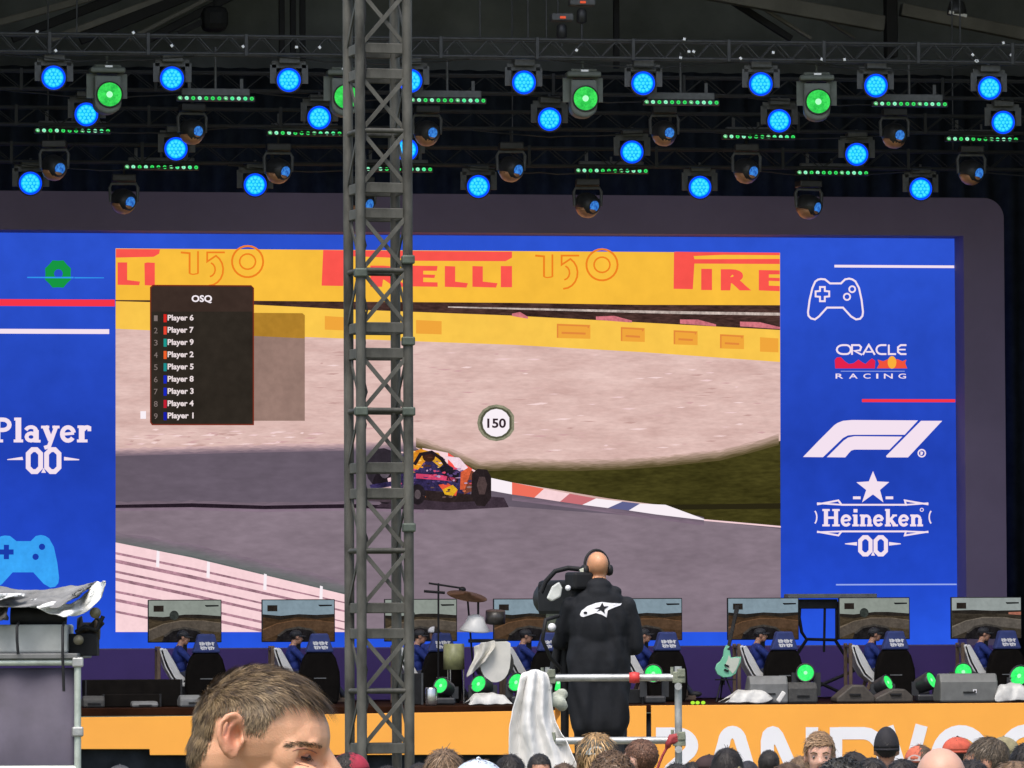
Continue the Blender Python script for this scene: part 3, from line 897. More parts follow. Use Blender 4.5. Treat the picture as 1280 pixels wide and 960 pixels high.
F1 = [[(175, 365), (250, 287), (330, 207), (347, 195), (375, 184), (420, 180), (750, 182), (683, 254), (430, 254), (400, 257), (375, 270), (275, 366)],
      [(294, 366), (378, 283), (400, 268), (432, 261), (672, 263), (608, 328), (432, 328), (416, 333), (404, 346), (386, 367)],
      [(594, 367), (590, 360), (765, 184), (871, 184), (700, 367)]]
piece('racing_series_logo', [fz(*p) for p in F1[0]], E_w, 2, led)
for q_ in F1[1:]:
    piece('racing_series_logo', [fz(*p) for p in q_], E_w, 2, led)
mb = MB()
stroke_to(mb, lambda x, y: G(2)(*fz(x, y)), arc(769, 346, 18, 18, 0, 340, 14), 7, True)
mb.flat([G(2)(*fz(*p)) for p in ((762, 336), (776, 340), (774, 350), (768, 356), (762, 356))])
mb.build('racing_series_logo', E_w, led)
mb = MB()
h = lambda x, y: G(2)(*fz(x, y))
mb.flat([h(*p) for p in ((525, 435), (546, 487), (606, 490), (560, 530), (577, 592), (525, 552), (470, 592), (491, 530), (442, 491), (504, 487))])
mb.build('brewery_star', E_w, led)
mb = MB()
stroke_to(mb, h, [(245, 602), (300, 592), (352, 582), (368, 604), (690, 604), (684, 582), (740, 592), (802, 602)], 9)
stroke_to(mb, h, [(245, 596), (372, 604)], 8)
stroke_to(mb, h, [(802, 596), (690, 604)], 8)
stroke_to(mb, h, [(245, 738), (300, 748), (352, 757), (368, 737), (690, 737), (684, 757), (740, 748), (802, 738)], 9)
stroke_to(mb, h, [(245, 741), (372, 737)], 8)
stroke_to(mb, h, [(802, 741), (690, 737)], 8)
stroke_to(mb, h, arc(222, 666, 22, 38, -55, 55, 8), 7)
stroke_to(mb, h, arc(828, 666, 22, 38, 125, 235, 8), 7)
for x0 in (425, 588):
    mb.flat([h(x0, 562), h(x0 + 38, 562), h(x0 + 38, 576), h(x0, 576)])
mb.build('brewery_ribbon', E_w, led)
mb = MB()
slab_to(mb, h, 'Heineken', 270, 625, 776, 712)
mb.grab(); stroke_to(mb, h, arc(769, 629, 8, 8, 0, 340, 10), 4, True)
mb.split('brewery_letter', E_w, led)
mb = MB()
zero_zero(mb, G(2), 1091.3, 671.5, 693, 15.5, 5)
mb.flat([h(385, 797), h(445, 790), h(445, 808), h(385, 801)])
mb.flat([h(605, 790), h(664, 797), h(664, 801), h(605, 808)])
mb.build('brewery_numerals', E_w, led)
# ================================================================== lighting rig
M_rigdark = pbr('rig_black', (0.016, 0.018, 0.02), 0.6, 0.0, 0.3, 6)
M_fix = pbr('fixture_grey', (0.10, 0.105, 0.11), 0.5, 0.1, 0.25, 9)
M_fixd = pbr('fixture_black', (0.03, 0.031, 0.034), 0.4, 0, 0.25, 9)
M_beambody = pbr('beam_body', (0.14, 0.16, 0.14), 0.55, 0.1, 0.2, 6)
M_spark = pbr('bright_steel', (0.75, 0.76, 0.78), 0.25, 0.6, 0.1, 9)
def truss(name, label, y, ztop, h, x0, x1, mat, step, rc, rb, braces=True):
    t = thing(name, label, 'truss', ((x0 + x1) / 2, y, ztop - h))
    for yy in (y, y + h):
        for z in (ztop, ztop - h):
            MB().tube((x0, yy, z), (x1, yy, z), rc, n=8).build('chord', mat, t)
    if braces:
        k = int((x1 - x0) / step)
        proto = {}
        for yy in (y, y + h):
            for i in range(k):
                up = i % 2
                if up not in proto:
                    p = MB().tube((x0, y, ztop - h if up == 0 else ztop), (x0 + step, y, ztop if up == 0 else ztop - h), rb, n=6).build('brace', mat, t)
                    proto[up] = (p, i, yy)
                    if i:
                        p.location = (i * step, 0, 0)
                else:
                    clone(proto[up][0], t, (i * step, yy - y, 0))
        p = None
        for i in range(0, k, 6):
            for dz in (0,):
                if p is None:
                    p = MB().box((x0, y - rc - 0.012, ztop - h / 2), (0.05, 0.02, h + 0.06)).build('end_frame', mat, t)
                else:
                    clone(p, t, (i * step, 0, 0))
    return t
RIG = {}
def rig(key, name, label, y, ptop, pbot, mat, step, rc, rb):
    a, b = onY(640, ptop, y).z, onY(640, pbot, y).z
    RIG[key] = (truss(name, label, y, a, a - b, -13.2, 12.1, mat, step, rc, rb), y, b)
rig(1, 'front_truss', 'long grey box truss spanning the picture above all the lamps', -7.6, 49, 71, M_rigalu, 0.26, 0.026, 0.011)
rig(2, 'rear_truss', 'dark truss just behind the front truss, second from the audience', -6.2, 94, 116, M_rigdark, 0.36, 0.02, 0.008)
rig(3, 'rear_truss', 'dark truss in the middle of the rig, third from the audience', -4.9, 139, 160, M_rigdark, 0.36, 0.02, 0.008)
rig(4, 'rear_truss', 'dark rearmost truss of the rig, lowest in the picture', -3.6, 184, 206, M_rigdark, 0.36, 0.02, 0.008)
rnd = random.Random(3)
t1 = RIG[1][0]
zt = onY(640, 49, -7.6).z
cpl = None
for i in range(26):
    x = -9 + 18.5 * rnd.random()
    loc = Vector((x, -7.63, rnd.choice([zt + .03, zt - .27, zt - .17])))
    if cpl is None:
        cpl = MB().box((0, 0, 0), (0.05, 0.03, 0.045)).build('coupler', M_spark, t1, bevel=0.006)  # specular specks along the truss, put into the bright colour
        for v in cpl.data.vertices: v.co += WL[t1.name]
        cpl.location = loc - WL[t1.name]
    else:
        clone(cpl, t1, loc - WL[t1.name], (0, rnd.random() * 2, 0))
# cables slung along the trusses
for key in (1, 2, 3, 4):
    t, y, zb = RIG[key]
    for j in range(5):
        xa = -9.4 + 4.0 * j + rnd.random()
        pts = []
        for s in range(13):
            u = s / 12
            pts.append((xa + 3.1 * u, y + 0.12, zb - 0.03 - 0.16 * math.sin(math.pi * u) * (0.5 + rnd.random() * .2)))
        MB().path(pts, 0.012, 5).build('cable', M_rigdark, t)
# steel ropes holding the trusses
for key in (1, 2, 3, 4):
    t, y, zb = RIG[key]
    for px in (96, 600, 660, 683, 1200) if key == 1 else (60, 640, 1190):
        p = onY(px, 30, y + 0.15)
        MB().tube((p.x, y + 0.15, zb + 0.3), (p.x, y + 0.15, 17.8 - abs(p.x + 1) * 0.37), 0.013, n=6).build('rope', M_rigalu, t)

def unit_pole(parent, mat):
    """1 m upright rod, stretched per copy"""
    return MB().tube((0, 0, 0), (0, 0, 1), 0.022, n=8).build('pole', mat, parent)
def disc(mb, c, n, r0, r1, mi, off=0.0, seg=24):
    x, y, z = frame(Vector(n))
    c = Vector(c) + z * off
    ring = lambda r: [c + (x * math.cos(2 * math.pi * i / seg) + y * math.sin(2 * math.pi * i / seg)) * r for i in range(seg)]
    if r0 <= 0:
        mb.add(ring(r1), [tuple(range(seg))], mi)
    else:
        a, b = ring(r0), ring(r1)
        mb.add(a + b, [(i, (i + 1) % seg, seg + (i + 1) % seg, seg + i)[::-1] for i in range(seg)], mi)
E_blue = emi('lens_cyan', (16, 184, 255), 1.5, 0.15, 14, (1, 1, 1), (0, 120, 255))
E_blue2 = emi('lens_pale', (60, 200, 255), 1.4)
E_bluer = emi('lens_rim_blue', (6, 66, 235), 1.6)
E_grn = emi('lens_green', (70, 232, 96), 1.1, 0.35, 9, (1, 1, 1), (24, 160, 60))
E_grn2 = emi('lens_green_pale', (170, 255, 190), 1.2)
E_dimb = emi('lens_dim_blue', (70, 150, 245), 1.0, 0.7, 22, (1, 1, 1), (14, 50, 150))

# ---- blue wash lights
def make_wash():
    t = thing('wash_light', 'x', 'stage light', (0, 0, 0), 'glowing blue wash lights in the rig')
    dirn = Vector((-0.14, -0.98, -0.13)).normalized()
    piv = Vector((0, 0, -0.36))
    MB().box((0, 0, -0.055), (0.34, 0.26, 0.11)).build('base', M_fix, t, bevel=0.02)
    y_ = MB()
    y_.bar((-0.255, 0, -0.12), (-0.255, 0, -0.42), 0.035, 0.10)
    y_.bar((0.255, 0, -0.12), (0.255, 0, -0.42), 0.035, 0.10)
    y_.bar((-0.272, 0, -0.118), (0.272, 0, -0.118), 0.035, 0.11)
    y_.split('yoke_arm', M_fix, t)
    hd = MB()
    hd.lathe([(0.10, -0.24), (0.16, -0.22), (0.19, -0.12), (0.205, 0.02), (0.215, 0.10), (0.205, 0.115), (0.19, 0.10)], piv, dirn, 24)
    head = hd.build('head', M_fixd, t)
    c = piv + dirn * 0.102
    m = MB(); disc(m, c, dirn, 0.155, 0.19, 0)
    m.build('lens_rim', E_bluer, head)
    m = MB()
    disc(m, c, dirn, 0, 0.026, 1, 0.006)
    disc(m, c, dirn, 0.026, 0.155, 0, 0.002)
    for k in range(12):
        a = k * math.pi / 6
        x, y, z = frame(dirn)
        disc(m, c + (x * math.cos(a) + y * math.sin(a)) * 0.115, dirn, 0, 0.026, 1, 0.005, 8)
    for k in range(6):
        a = k * math.pi / 3
        disc(m, c + (x * math.cos(a) + y * math.sin(a)) * 0.062, dirn, 0, 0.024, 1, 0.005, 8)
    m.build('lens', [E_blue, E_blue2], head)
    unit_pole(t, M_fix)
    return t, piv + dirn * 0.10
def place_light(protos, used, px, py, y, zb, label, lens, rz=0.0):
    p = onY(px, py, y)
    t = protos if not used else copy_tree(protos)
    t.location = p - Matrix.Rotation(rz, 3, 'Z') @ lens
    t.rotation_euler = (0, 0, rz)
    t['label'] = label
    for ch in KIDS[t.name]:
        if ch.name.startswith('pole'):
            ch.scale = (1, 1, max(0.05, zb - t.location.z + 0.03))
    return t
wash, wl = make_wash()
used = False
rows = ((1, -7.45, 'top row', ((67, 97), (215, 98), (361, 100), (513, 101), (655, 103), (804, 104), (951, 105), (1095, 107), (1237, 110))),
        (2, -6.05, 'second row of the rig', ((108, 143), (399, 147), (687, 149), (974, 151), (1254, 153))),
        (3, -4.75, 'third row of the rig', ((220, 186), (508, 187), (790, 190), (1071, 193))),
        (4, -3.45, 'lowest row over the surround', ((38, 229), (319, 231), (598, 233), (875, 234), (1151, 236))))
for key, y, txt, pts in rows:
    for i, (px, py) in enumerate(pts):
        place_light(wash, used, px, py, y, RIG[key][2], '%s glowing blue wash light from the left in the %s' % (ORD[i], txt), wl, rnd.uniform(-.08, .08))
        used = True

# ---- green beam lights
def make_beam():
    t = thing('beam_light', 'x', 'stage light', (0, 0, 0), 'big green beam lights in the top row')
    MB().box((0, 0, -0.05), (0.44, 0.30, 0.06)).box((0, 0, -0.11), (0.56, 0.36, 0.09)).build('base', M_beambody, t, bevel=0.03)
    m = MB()
    for s in (-1, 1):
        m.bar((s * 0.245, 0.02, -0.16), (s * 0.245, 0.02, -0.55), 0.04, 0.16)
    m.split('yoke_arm', M_beambody, t)
    m = MB()
    out = [(-0.215, -0.20), (0.215, -0.20), (0.215, -0.60)] + [(0.215 * math.cos(rad(a)), -0.64 - 0.17 * math.sin(rad(a))) for a in range(0, 181, 20)] + [(-0.215, -0.60)]
    m.prism([(x, -0.16, z) for x, z in out], (0, 0.34, 0))
    head = m.build('head', M_beambody, t, bevel=0.03)
    dirn = Vector((-0.10, -0.97, -0.2)).normalized()
    c = Vector((0.02, -0.17, -0.50))
    MB().lathe([(0.20, -0.04), (0.215, 0.05), (0.20, 0.055), (0.19, 0.03)], c, dirn, 24).build('bezel', M_fixd, head)
    m = MB()
    disc(m, c, dirn, 0.05, 0.19, 0, 0.035)
    disc(m, c, dirn, 0, 0.05, 1, 0.037)
    m.build('lens', [E_grn, E_grn2], head)
    MB().bar((-0.05, -0.16, -0.055), (0.07, -0.16, -0.055), 0.02, 0.03).build('name_plate', M_spark, t)
    unit_pole(t, M_beambody)
    return t, c + dirn * 0.035
beam, bl = make_beam()
used = False
for i, ((px, py), w) in enumerate(zip(((137, 118), (433, 121), (732, 123), (1023, 127)), ('left of the picture', 'half hidden by the lattice tower', 'above the middle of the screen', 'towards the right'))):
    place_light(beam, used, px, py, -7.35, RIG[1][2], 'grey beam light with round green lens, %s' % w, bl, (0.05, 0.0, -0.03, -0.15)[i])
    used = True

# ---- LED battens
def make_batten():
    t = thing('led_batten', 'x', 'light bar', (0, 0, 0), 'green LED battens hanging in the rig')
    MB().box((0, 0, -0.06), (1.10, 0.12, 0.12)).build('housing', M_fix, t, bevel=0.015)
    tray = MB().box((0, -0.03, -0.165), (1.26, 0.10, 0.085)).build('cell_tray', M_fixd, t, bevel=0.01)
    for s in (-1, 1):
        MB().bar((s * 0.42, 0, 0.0), (s * 0.42, 0, 0.16), 0.03, 0.05).build('bracket', M_fix, t)
    es = [emi('cell_green', (64, 226, 110), 1.15), emi('cell_mint', (96, 236, 176), 1.1), emi('cell_pale', (178, 244, 206), 1.0), emi('cell_deep', (26, 170, 60), 1.1)]
    dirn = Vector((-0.1, -0.97, -0.2)).normalized()
    pr = {}
    r2 = random.Random(5)
    for i in range(12):
        k = r2.choice([0, 0, 1, 1, 2, 3])
        x = -0.575 + i * 1.15 / 11
        if k not in pr:
            m = MB(); disc(m, (0, -0.083, -0.165), dirn, 0, 0.034, 0, 0.0, 10); disc(m, (0, -0.085, -0.165), dirn, 0.018, 0.03, 1, 0.001, 10)
            pr[k] = m.build('led_cell', [es[k], es[(k + 1) % 4]], tray)
            pr[k].location = (x, 0, 0)
        else:
            clone(pr[k], tray, (x, 0, 0))
    unit_pole(t, M_fix)
    return t, Vector((0, -0.085, -0.165))
bat, btl = make_batten()
used = False
for key, y, txt, pts in ((1, -6.9, 'upper', ((270, 123), (560, 125.5), (852, 128), (1138, 130))), (3, -4.5, 'middle', ((91, 163.5), (381, 166.5), (949, 171), (1228, 174))), (4, -3.3, 'lower', ((202, 209), (495, 211.5), (765, 213.5), (1041, 216)))):
    for i, (px, py) in enumerate(pts):
        place_light(bat, used, px, py, y, RIG[key][2] + 0.15, '%s green LED batten from the left in the %s line of battens' % (ORD[i], txt), btl)
        used = True

# ---- moving heads that are almost dark
M_reflect = pbr('orange_reflection', (0.55, 0.27, 0.14), 0.4, 0.2, 0.2, 8)  # warm screen reflection on the undersides, put into the colour
def make_spot(dirn, lr):
    t = thing('moving_head', 'x', 'stage light', (0, 0, 0), 'dim moving heads hanging in the rig')
    MB().box((0, 0, -0.06), (0.40, 0.30, 0.12)).build('base', M_fixd, t, bevel=0.02)
    m = MB()
    arch = [(-0.22, 0, -0.46), (-0.235, 0, -0.22), (-0.20, 0, -0.15), (0.20, 0, -0.15), (0.235, 0, -0.22), (0.22, 0, -0.46)]
    m.path(arch, 0.030, 6)
    m.build('yoke', M_fix, t)
    d = Vector(dirn).normalized()
    piv = Vector((0, 0, -0.43))
    m = MB()
    m.lathe([(0.0, -0.21), (0.10, -0.20), (0.17, -0.15), (0.195, -0.05), (0.19, 0.06), (0.165, 0.15), (lr + 0.03, 0.19), (lr + 0.02, 0.20), (lr + 0.01, 0.185)], piv, d, 22)
    head = m.build('head', M_fixd, t)
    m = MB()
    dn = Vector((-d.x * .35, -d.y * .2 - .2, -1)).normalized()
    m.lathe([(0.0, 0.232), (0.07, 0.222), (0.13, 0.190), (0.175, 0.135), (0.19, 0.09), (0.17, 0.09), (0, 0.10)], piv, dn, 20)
    m.build('reflection_bowl', M_reflect, head)  # bowl added so an orange reflected crescent shows below the head
    m = MB()
    disc(m, piv, d, 0, lr, 0, 0.19)
    m.build('lens', E_dimb, head)
    unit_pole(t, M_fixd)
    return t, piv + d * 0.19
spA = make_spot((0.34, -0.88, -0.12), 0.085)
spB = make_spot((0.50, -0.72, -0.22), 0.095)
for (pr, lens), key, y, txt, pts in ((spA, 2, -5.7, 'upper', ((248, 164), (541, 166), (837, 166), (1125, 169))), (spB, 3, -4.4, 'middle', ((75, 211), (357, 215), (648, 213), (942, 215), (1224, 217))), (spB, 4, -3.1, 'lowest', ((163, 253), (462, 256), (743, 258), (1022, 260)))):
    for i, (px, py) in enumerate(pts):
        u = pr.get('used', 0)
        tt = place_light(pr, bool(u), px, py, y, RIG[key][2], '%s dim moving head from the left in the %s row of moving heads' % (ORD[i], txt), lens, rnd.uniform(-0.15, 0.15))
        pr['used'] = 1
for o in bpy.data.objects:
    if 'used' in o: del o['used']

# ---- chain hoists in the middle
M_amber = emi('hoist_lamp', (220, 90, 60), 1.0)
for px, py, w, lab in ((727, 3, 0.42, 'upper chain hoist with a small red lamp above the front truss'), (702, 22, 0.36, 'lower chain hoist with a small red lamp left of the other hoist')):
    y = -6.9
    p = onY(px, py, y)
    t = thing('chain_hoist', lab, 'hoist', p, 'chain hoists over the front truss')
    MB().box(p, (w, 0.25, 0.12)).build('housing', M_fix, t, bevel=0.02)
    MB().lathe([(0.05, 0), (0.085, 0.02), (0.085, 0.2), (0.05, 0.24)], p + Vector((0, 0, -0.34)), (0, 0, 1), 14).build('motor', M_fixd, t)
    MB().box(p + Vector((0.0, -0.135, -0.01)), (0.09, 0.02, 0.035)).build('lamp', M_amber, t)
    MB().tube(p + Vector((-.06, 0, 0.05)), (p.x - .06, y, 17.3), 0.014, n=6).build('chain', M_rigalu, t)
    MB().tube(p + Vector((0, 0, -0.3)), (p.x, y, RIG[1][2] + 0.25), 0.02, n=6).build('hook_line', M_rigalu, t)
# speaker hung in the roof at the upper left, and a small floodlight at the upper right
p = onY(268, 24, -2.0)
t = thing('hanging_speaker', 'black rounded loudspeaker hanging in the roof at the upper left', 'speaker', p)
MB().box(p, (0.44, 0.5, 0.42)).build('cabinet', M_blackmetal, t, bevel=0.12)
MB().bar(p + Vector((-0.2, -0.1, -0.05)), p + Vector((-0.62, -0.1, -0.26)), 0.06, 0.10).build('bracket', M_blackmetal, t)
MB().tube(p + Vector((0, 0, .15)), p + Vector((0, 0, 4.4)), 0.02).build('rope', M_blackmetal, t)
p = onY(1196, 14, -5.0)
t = thing('flood_light', 'small floodlight with a pale lower rim in the roof at the upper right', 'stage light', p)
MB().lathe([(0.05, 0.2), (0.12, 0.16), (0.16, 0.02), (0.165, -0.06), (0.15, -0.06)], p, (0, 0, 1), 18).build('housing', M_fixd, t)
MB().bar(p + Vector((-0.16, -0.12, -0.03)), p + Vector((0.14, -0.12, -0.09)), 0.04, 0.05).build('rim', M_white, t)
MB().tube(p + Vector((0, 0, .18)), p + Vector((0, 0, 2.2)), 0.02).build('pole', M_fixd, t)

# ================================================================== lattice tower in front of the stage
TD = 57.0
tc_ = at(474, 790, TD)
TW = 61 / F * TD
TWR = thing('lattice_tower', 'tall grey square lattice tower standing in front of the screen', 'truss tower', (tc_.x, tc_.y, 0))
ang = -(TH + rad(16)) + 0.0
ex = Vector((math.cos(ang), math.sin(ang), 0))
# the face turned to the camera: rotate the tower 16 degrees against the view
vx = RIGHT.copy(); vx.z = 0; vx.normalize()
vd = Vector((-vx.y, vx.x, 0))
ex = vx * math.cos(rad(16)) - vd * math.sin(rad(16)) * -1
ey = Vector((-ex.y, ex.x, 0))
M_tower = pbr('tower_aluminium', (0.075, 0.074, 0.062), 0.55, 0.15, 0.6, 3, 0.2, 30, stretch=(1, 1, 0.5), col2=(0.155, 0.153, 0.135), spec=0.3)
zpx = lambda py: at(474, py, TD).z
MODH = (zpx(60) - zpx(235))
z_ref = zpx(76)                                     # middle of a plate pair
corners = [(-1, -1), (1, -1), (1, 1), (-1, 1)]
base = Vector((tc_.x, tc_.y, 0))
def tp(a, b, z):
    v = base + ex * (a * TW / 2) + ey * (b * TW / 2)
    return Vector((v.x, v.y, z))
ztop = z_ref + MODH * 1.35
for a, b in corners:
    lg = 0.052
    MB().tube(tp(a, b, 0.03), tp(a, b, ztop), lg, n=10).build('leg', M_tower, TWR)
    MB().box(tp(a, b, 0.025), (0.18, 0.18, 0.05)).build('foot_plate', M_tower, TWR)
faces = [((-1, -1), (1, -1)), ((1, -1), (1, 1)), ((1, 1), (-1, 1)), ((-1, 1), (-1, -1))]
plate_h = 0.105
for fi, (c0, c1) in enumerate(faces):
    A, B = tp(*c0, 0), tp(*c1, 0)
    t = (B - A).normalized()
    nrm = Vector((t.y, -t.x, 0))
    i0 = 0.045
    pro = {}
    k = 0
    z = z_ref
    mods = []
    while z - MODH > 0.0 - MODH * 0.9:
        mods.append(z)
        z -= MODH
    mods = [z_ref + MODH] + mods
    for mz in mods:
        hz = MODH * 16 / 175
        items = [('plate', mz + hz, plate_h, 0.02), ('plate', mz - hz, plate_h, 0.02), ('rung', mz - MODH / 2, 0.05, 0.05)]
        for nm, zz, hh, tt in items:
            if zz < 0.06 or zz > ztop: continue
            key = nm
            if key not in pro:
                a, b = A + t * i0, B - t * i0
                if nm == 'plate':
                    o = MB().bar(Vector((a.x, a.y, zz)), Vector((b.x, b.y, zz)), tt, hh, hint=(0, 0, 1)).build('cross_plate', M_tower, TWR, bevel=0.008)
                else:
                    o = MB().tube(Vector((a.x, a.y, zz)), Vector((b.x, b.y, zz)), 0.027, n=8).build('rung', M_tower, TWR)
                pro[key] = (o, zz)
            else:
                clone(pro[key][0], TWR, (0, 0, zz - pro[key][1]))
        zu0, zu1 = mz - hz - plate_h * .5, mz - MODH / 2 + 0.025
        zl0, zl1 = mz - MODH / 2 - 0.025, mz - MODH + hz + plate_h * .5
        for zs, ze in ((zu0, zu1), (zl0, zl1)):
            if ze < -0.02: continue
            for flip in ((0, 1) if fi == 0 else (() if fi == 2 else ((0,) if zs == zu0 else (1,)))):
                key = ('b', flip)
                off = nrm * (0.014 if flip else -0.014)
                a, b = A + t * 0.03 + off, B - t * 0.03 + off
                if key not in pro:
                    p, q = (Vector((a.x, a.y, zs)), Vector((b.x, b.y, ze))) if flip == 0 else (Vector((a.x, a.y, ze)), Vector((b.x, b.y, zs)))
                    o = MB().bar(p, q, 0.014, 0.042, hint=(0, 0, 1)).build('brace', M_tower, TWR)
                    pro[key] = (o, zs)
                else:
                    clone(pro[key][0], TWR, (0, 0, zs - pro[key][1]))
# couplers and a loose cable on the tower
mt_ = pbr('tower_clamp', (0.09, 0.11, 0.09), 0.5, 0.3, 0.3, 9)
for a, b, py in ((1, -1, 325), (1, -1, 427), (-1, -1, 342), (1, -1, 660), (1, -1, 515), (-1, -1, 515)):
    MB().box(tp(a, b, zpx(py)) + Vector((0.0, -0.01, 0)), (0.13, 0.13, 0.09)).build('clamp', mt_, TWR, bevel=0.015)
pts = []
r4 = random.Random(4)
for i in range(60):
    z = ztop - (ztop - 0.3) * i / 59
    pts.append(tp(-1 + .25 * r4.random(), -1.12 + .1 * r4.random(), z))
MB().path(pts, 0.011, 5).build('cable', M_dark, TWR)
# ================================================================== front banners
BY = FRONT - 0.06
M_ban = pbr('orange_banner', (0.93, 0.40, 0.055), 0.6, 0, 0.05, 0.8, 0.12, 3)
M_banw = pbr('banner_white', (0.80, 0.80, 0.84), 0.6, 0, 0.03, 1)
B = lambda k: (lambda px, py: onY(px, py, BY - 0.004 * k))
def banner(pts, label, name='banner', bev=0.006):
    P = [B(0)(*p) for p in pts]
    o = MB().prism(P, (0, 0.03, 0)).build(name, M_ban, loc=P[0], bevel=bev)
    return tag(o, label, 'banner', None)
bl_ = banner([(60, 897.2), (300, 894.5), (640, 889), (778, 886.2), (778, 940), (640, 943.5), (187.5, 944), (187, 936.5), (60, 936.5)], 'long plain orange banner along the left half of the stage front', 'banner')
bl_.name = 'plain_banner'
o = banner([(784, 882.6), (808, 882.3), (808, 930), (784, 930)], 'narrow plain orange panel between the two long banners', 'banner')
o.name = 'narrow_banner'
z_b = 0.02
P = [B(0)(814, 881.8), B(0)(1280, 878.6), B(0)(1462, 877.8)]
b1, b0 = Vector((P[2].x, BY, 0.12)), Vector((P[0].x, BY, 0.12))
o = MB().prism([P[0], P[1], P[2], b1, b0], (0, 0.03, 0)).build('lettered_banner', M_ban, loc=P[0], bevel=0.006)
tag(o, 'long orange banner with big white capitals along the right half of the stage front', 'banner')
LB = o
W_ = 15.5
S_ = {
    'Z': [([(820, 917), (838, 917)] + arc(846, 932, 19, 15, -80, 35, 9) + [(838, 962), (826, 984)], None), ([(816, 990), (875, 990)], None)],
    'A': [([(886, 994), (905, 928)] + arc(915.5, 929, 10.5, 14, 190, 350, 10) + [(927, 930), (946, 994)], None), ([(897, 968), (935, 968)], 12)],
    'N': [([(1015, 994), (1015, 909)], None)],
    'D': [([(1048, 916.5), (1078, 916.5)] + arc(1080, 950, 24, 33.5, -90, 90, 12) + [(1048, 983.5)], None), ([(1045, 909), (1045, 990)], None)],
    'V': [([(1110, 908), (1126, 960), (1129, 990)], 14), ([(1152, 906.5), (1141, 948), (1131, 990)], None)],
    'O': [(arc(1201, 948, 30, 34, 0, 346, 26), None)],
    'o': [(arc(1284, 947, 30, 34, 0, 346, 26), None)],
    'R': [([(1331, 906), (1331, 990)], None), ([(1338, 913), (1358, 913)] + arc(1360, 930, 15, 17, -90, 90, 8) + [(1338, 947)], None), ([(1356, 950), (1374, 990)], None)],
}
S_['T'] = [([(1390, 913.5), (1450, 913.5)], None), ([(1420, 921.5), (1420, 990)], None)]
for ch in 'ZANDVOoRT':
    mb = MB()
    if ch == 'N':
        mb.flat([B(2)(*p) for p in ((951, 994), (951, 926), (953.5, 915), (959, 909.5), (966, 907.5), (973, 909.5), (978.5, 916), (1013, 994), (996, 994), (969, 931), (967.5, 931), (967.5, 994))])
    for pts, w in S_[ch]:
        stroke_to(mb, B(1 + 0.5 * S_[ch].index((pts, w))), pts, w or W_, ch in 'Oo')
    mb.build('letter', M_banw, LB)

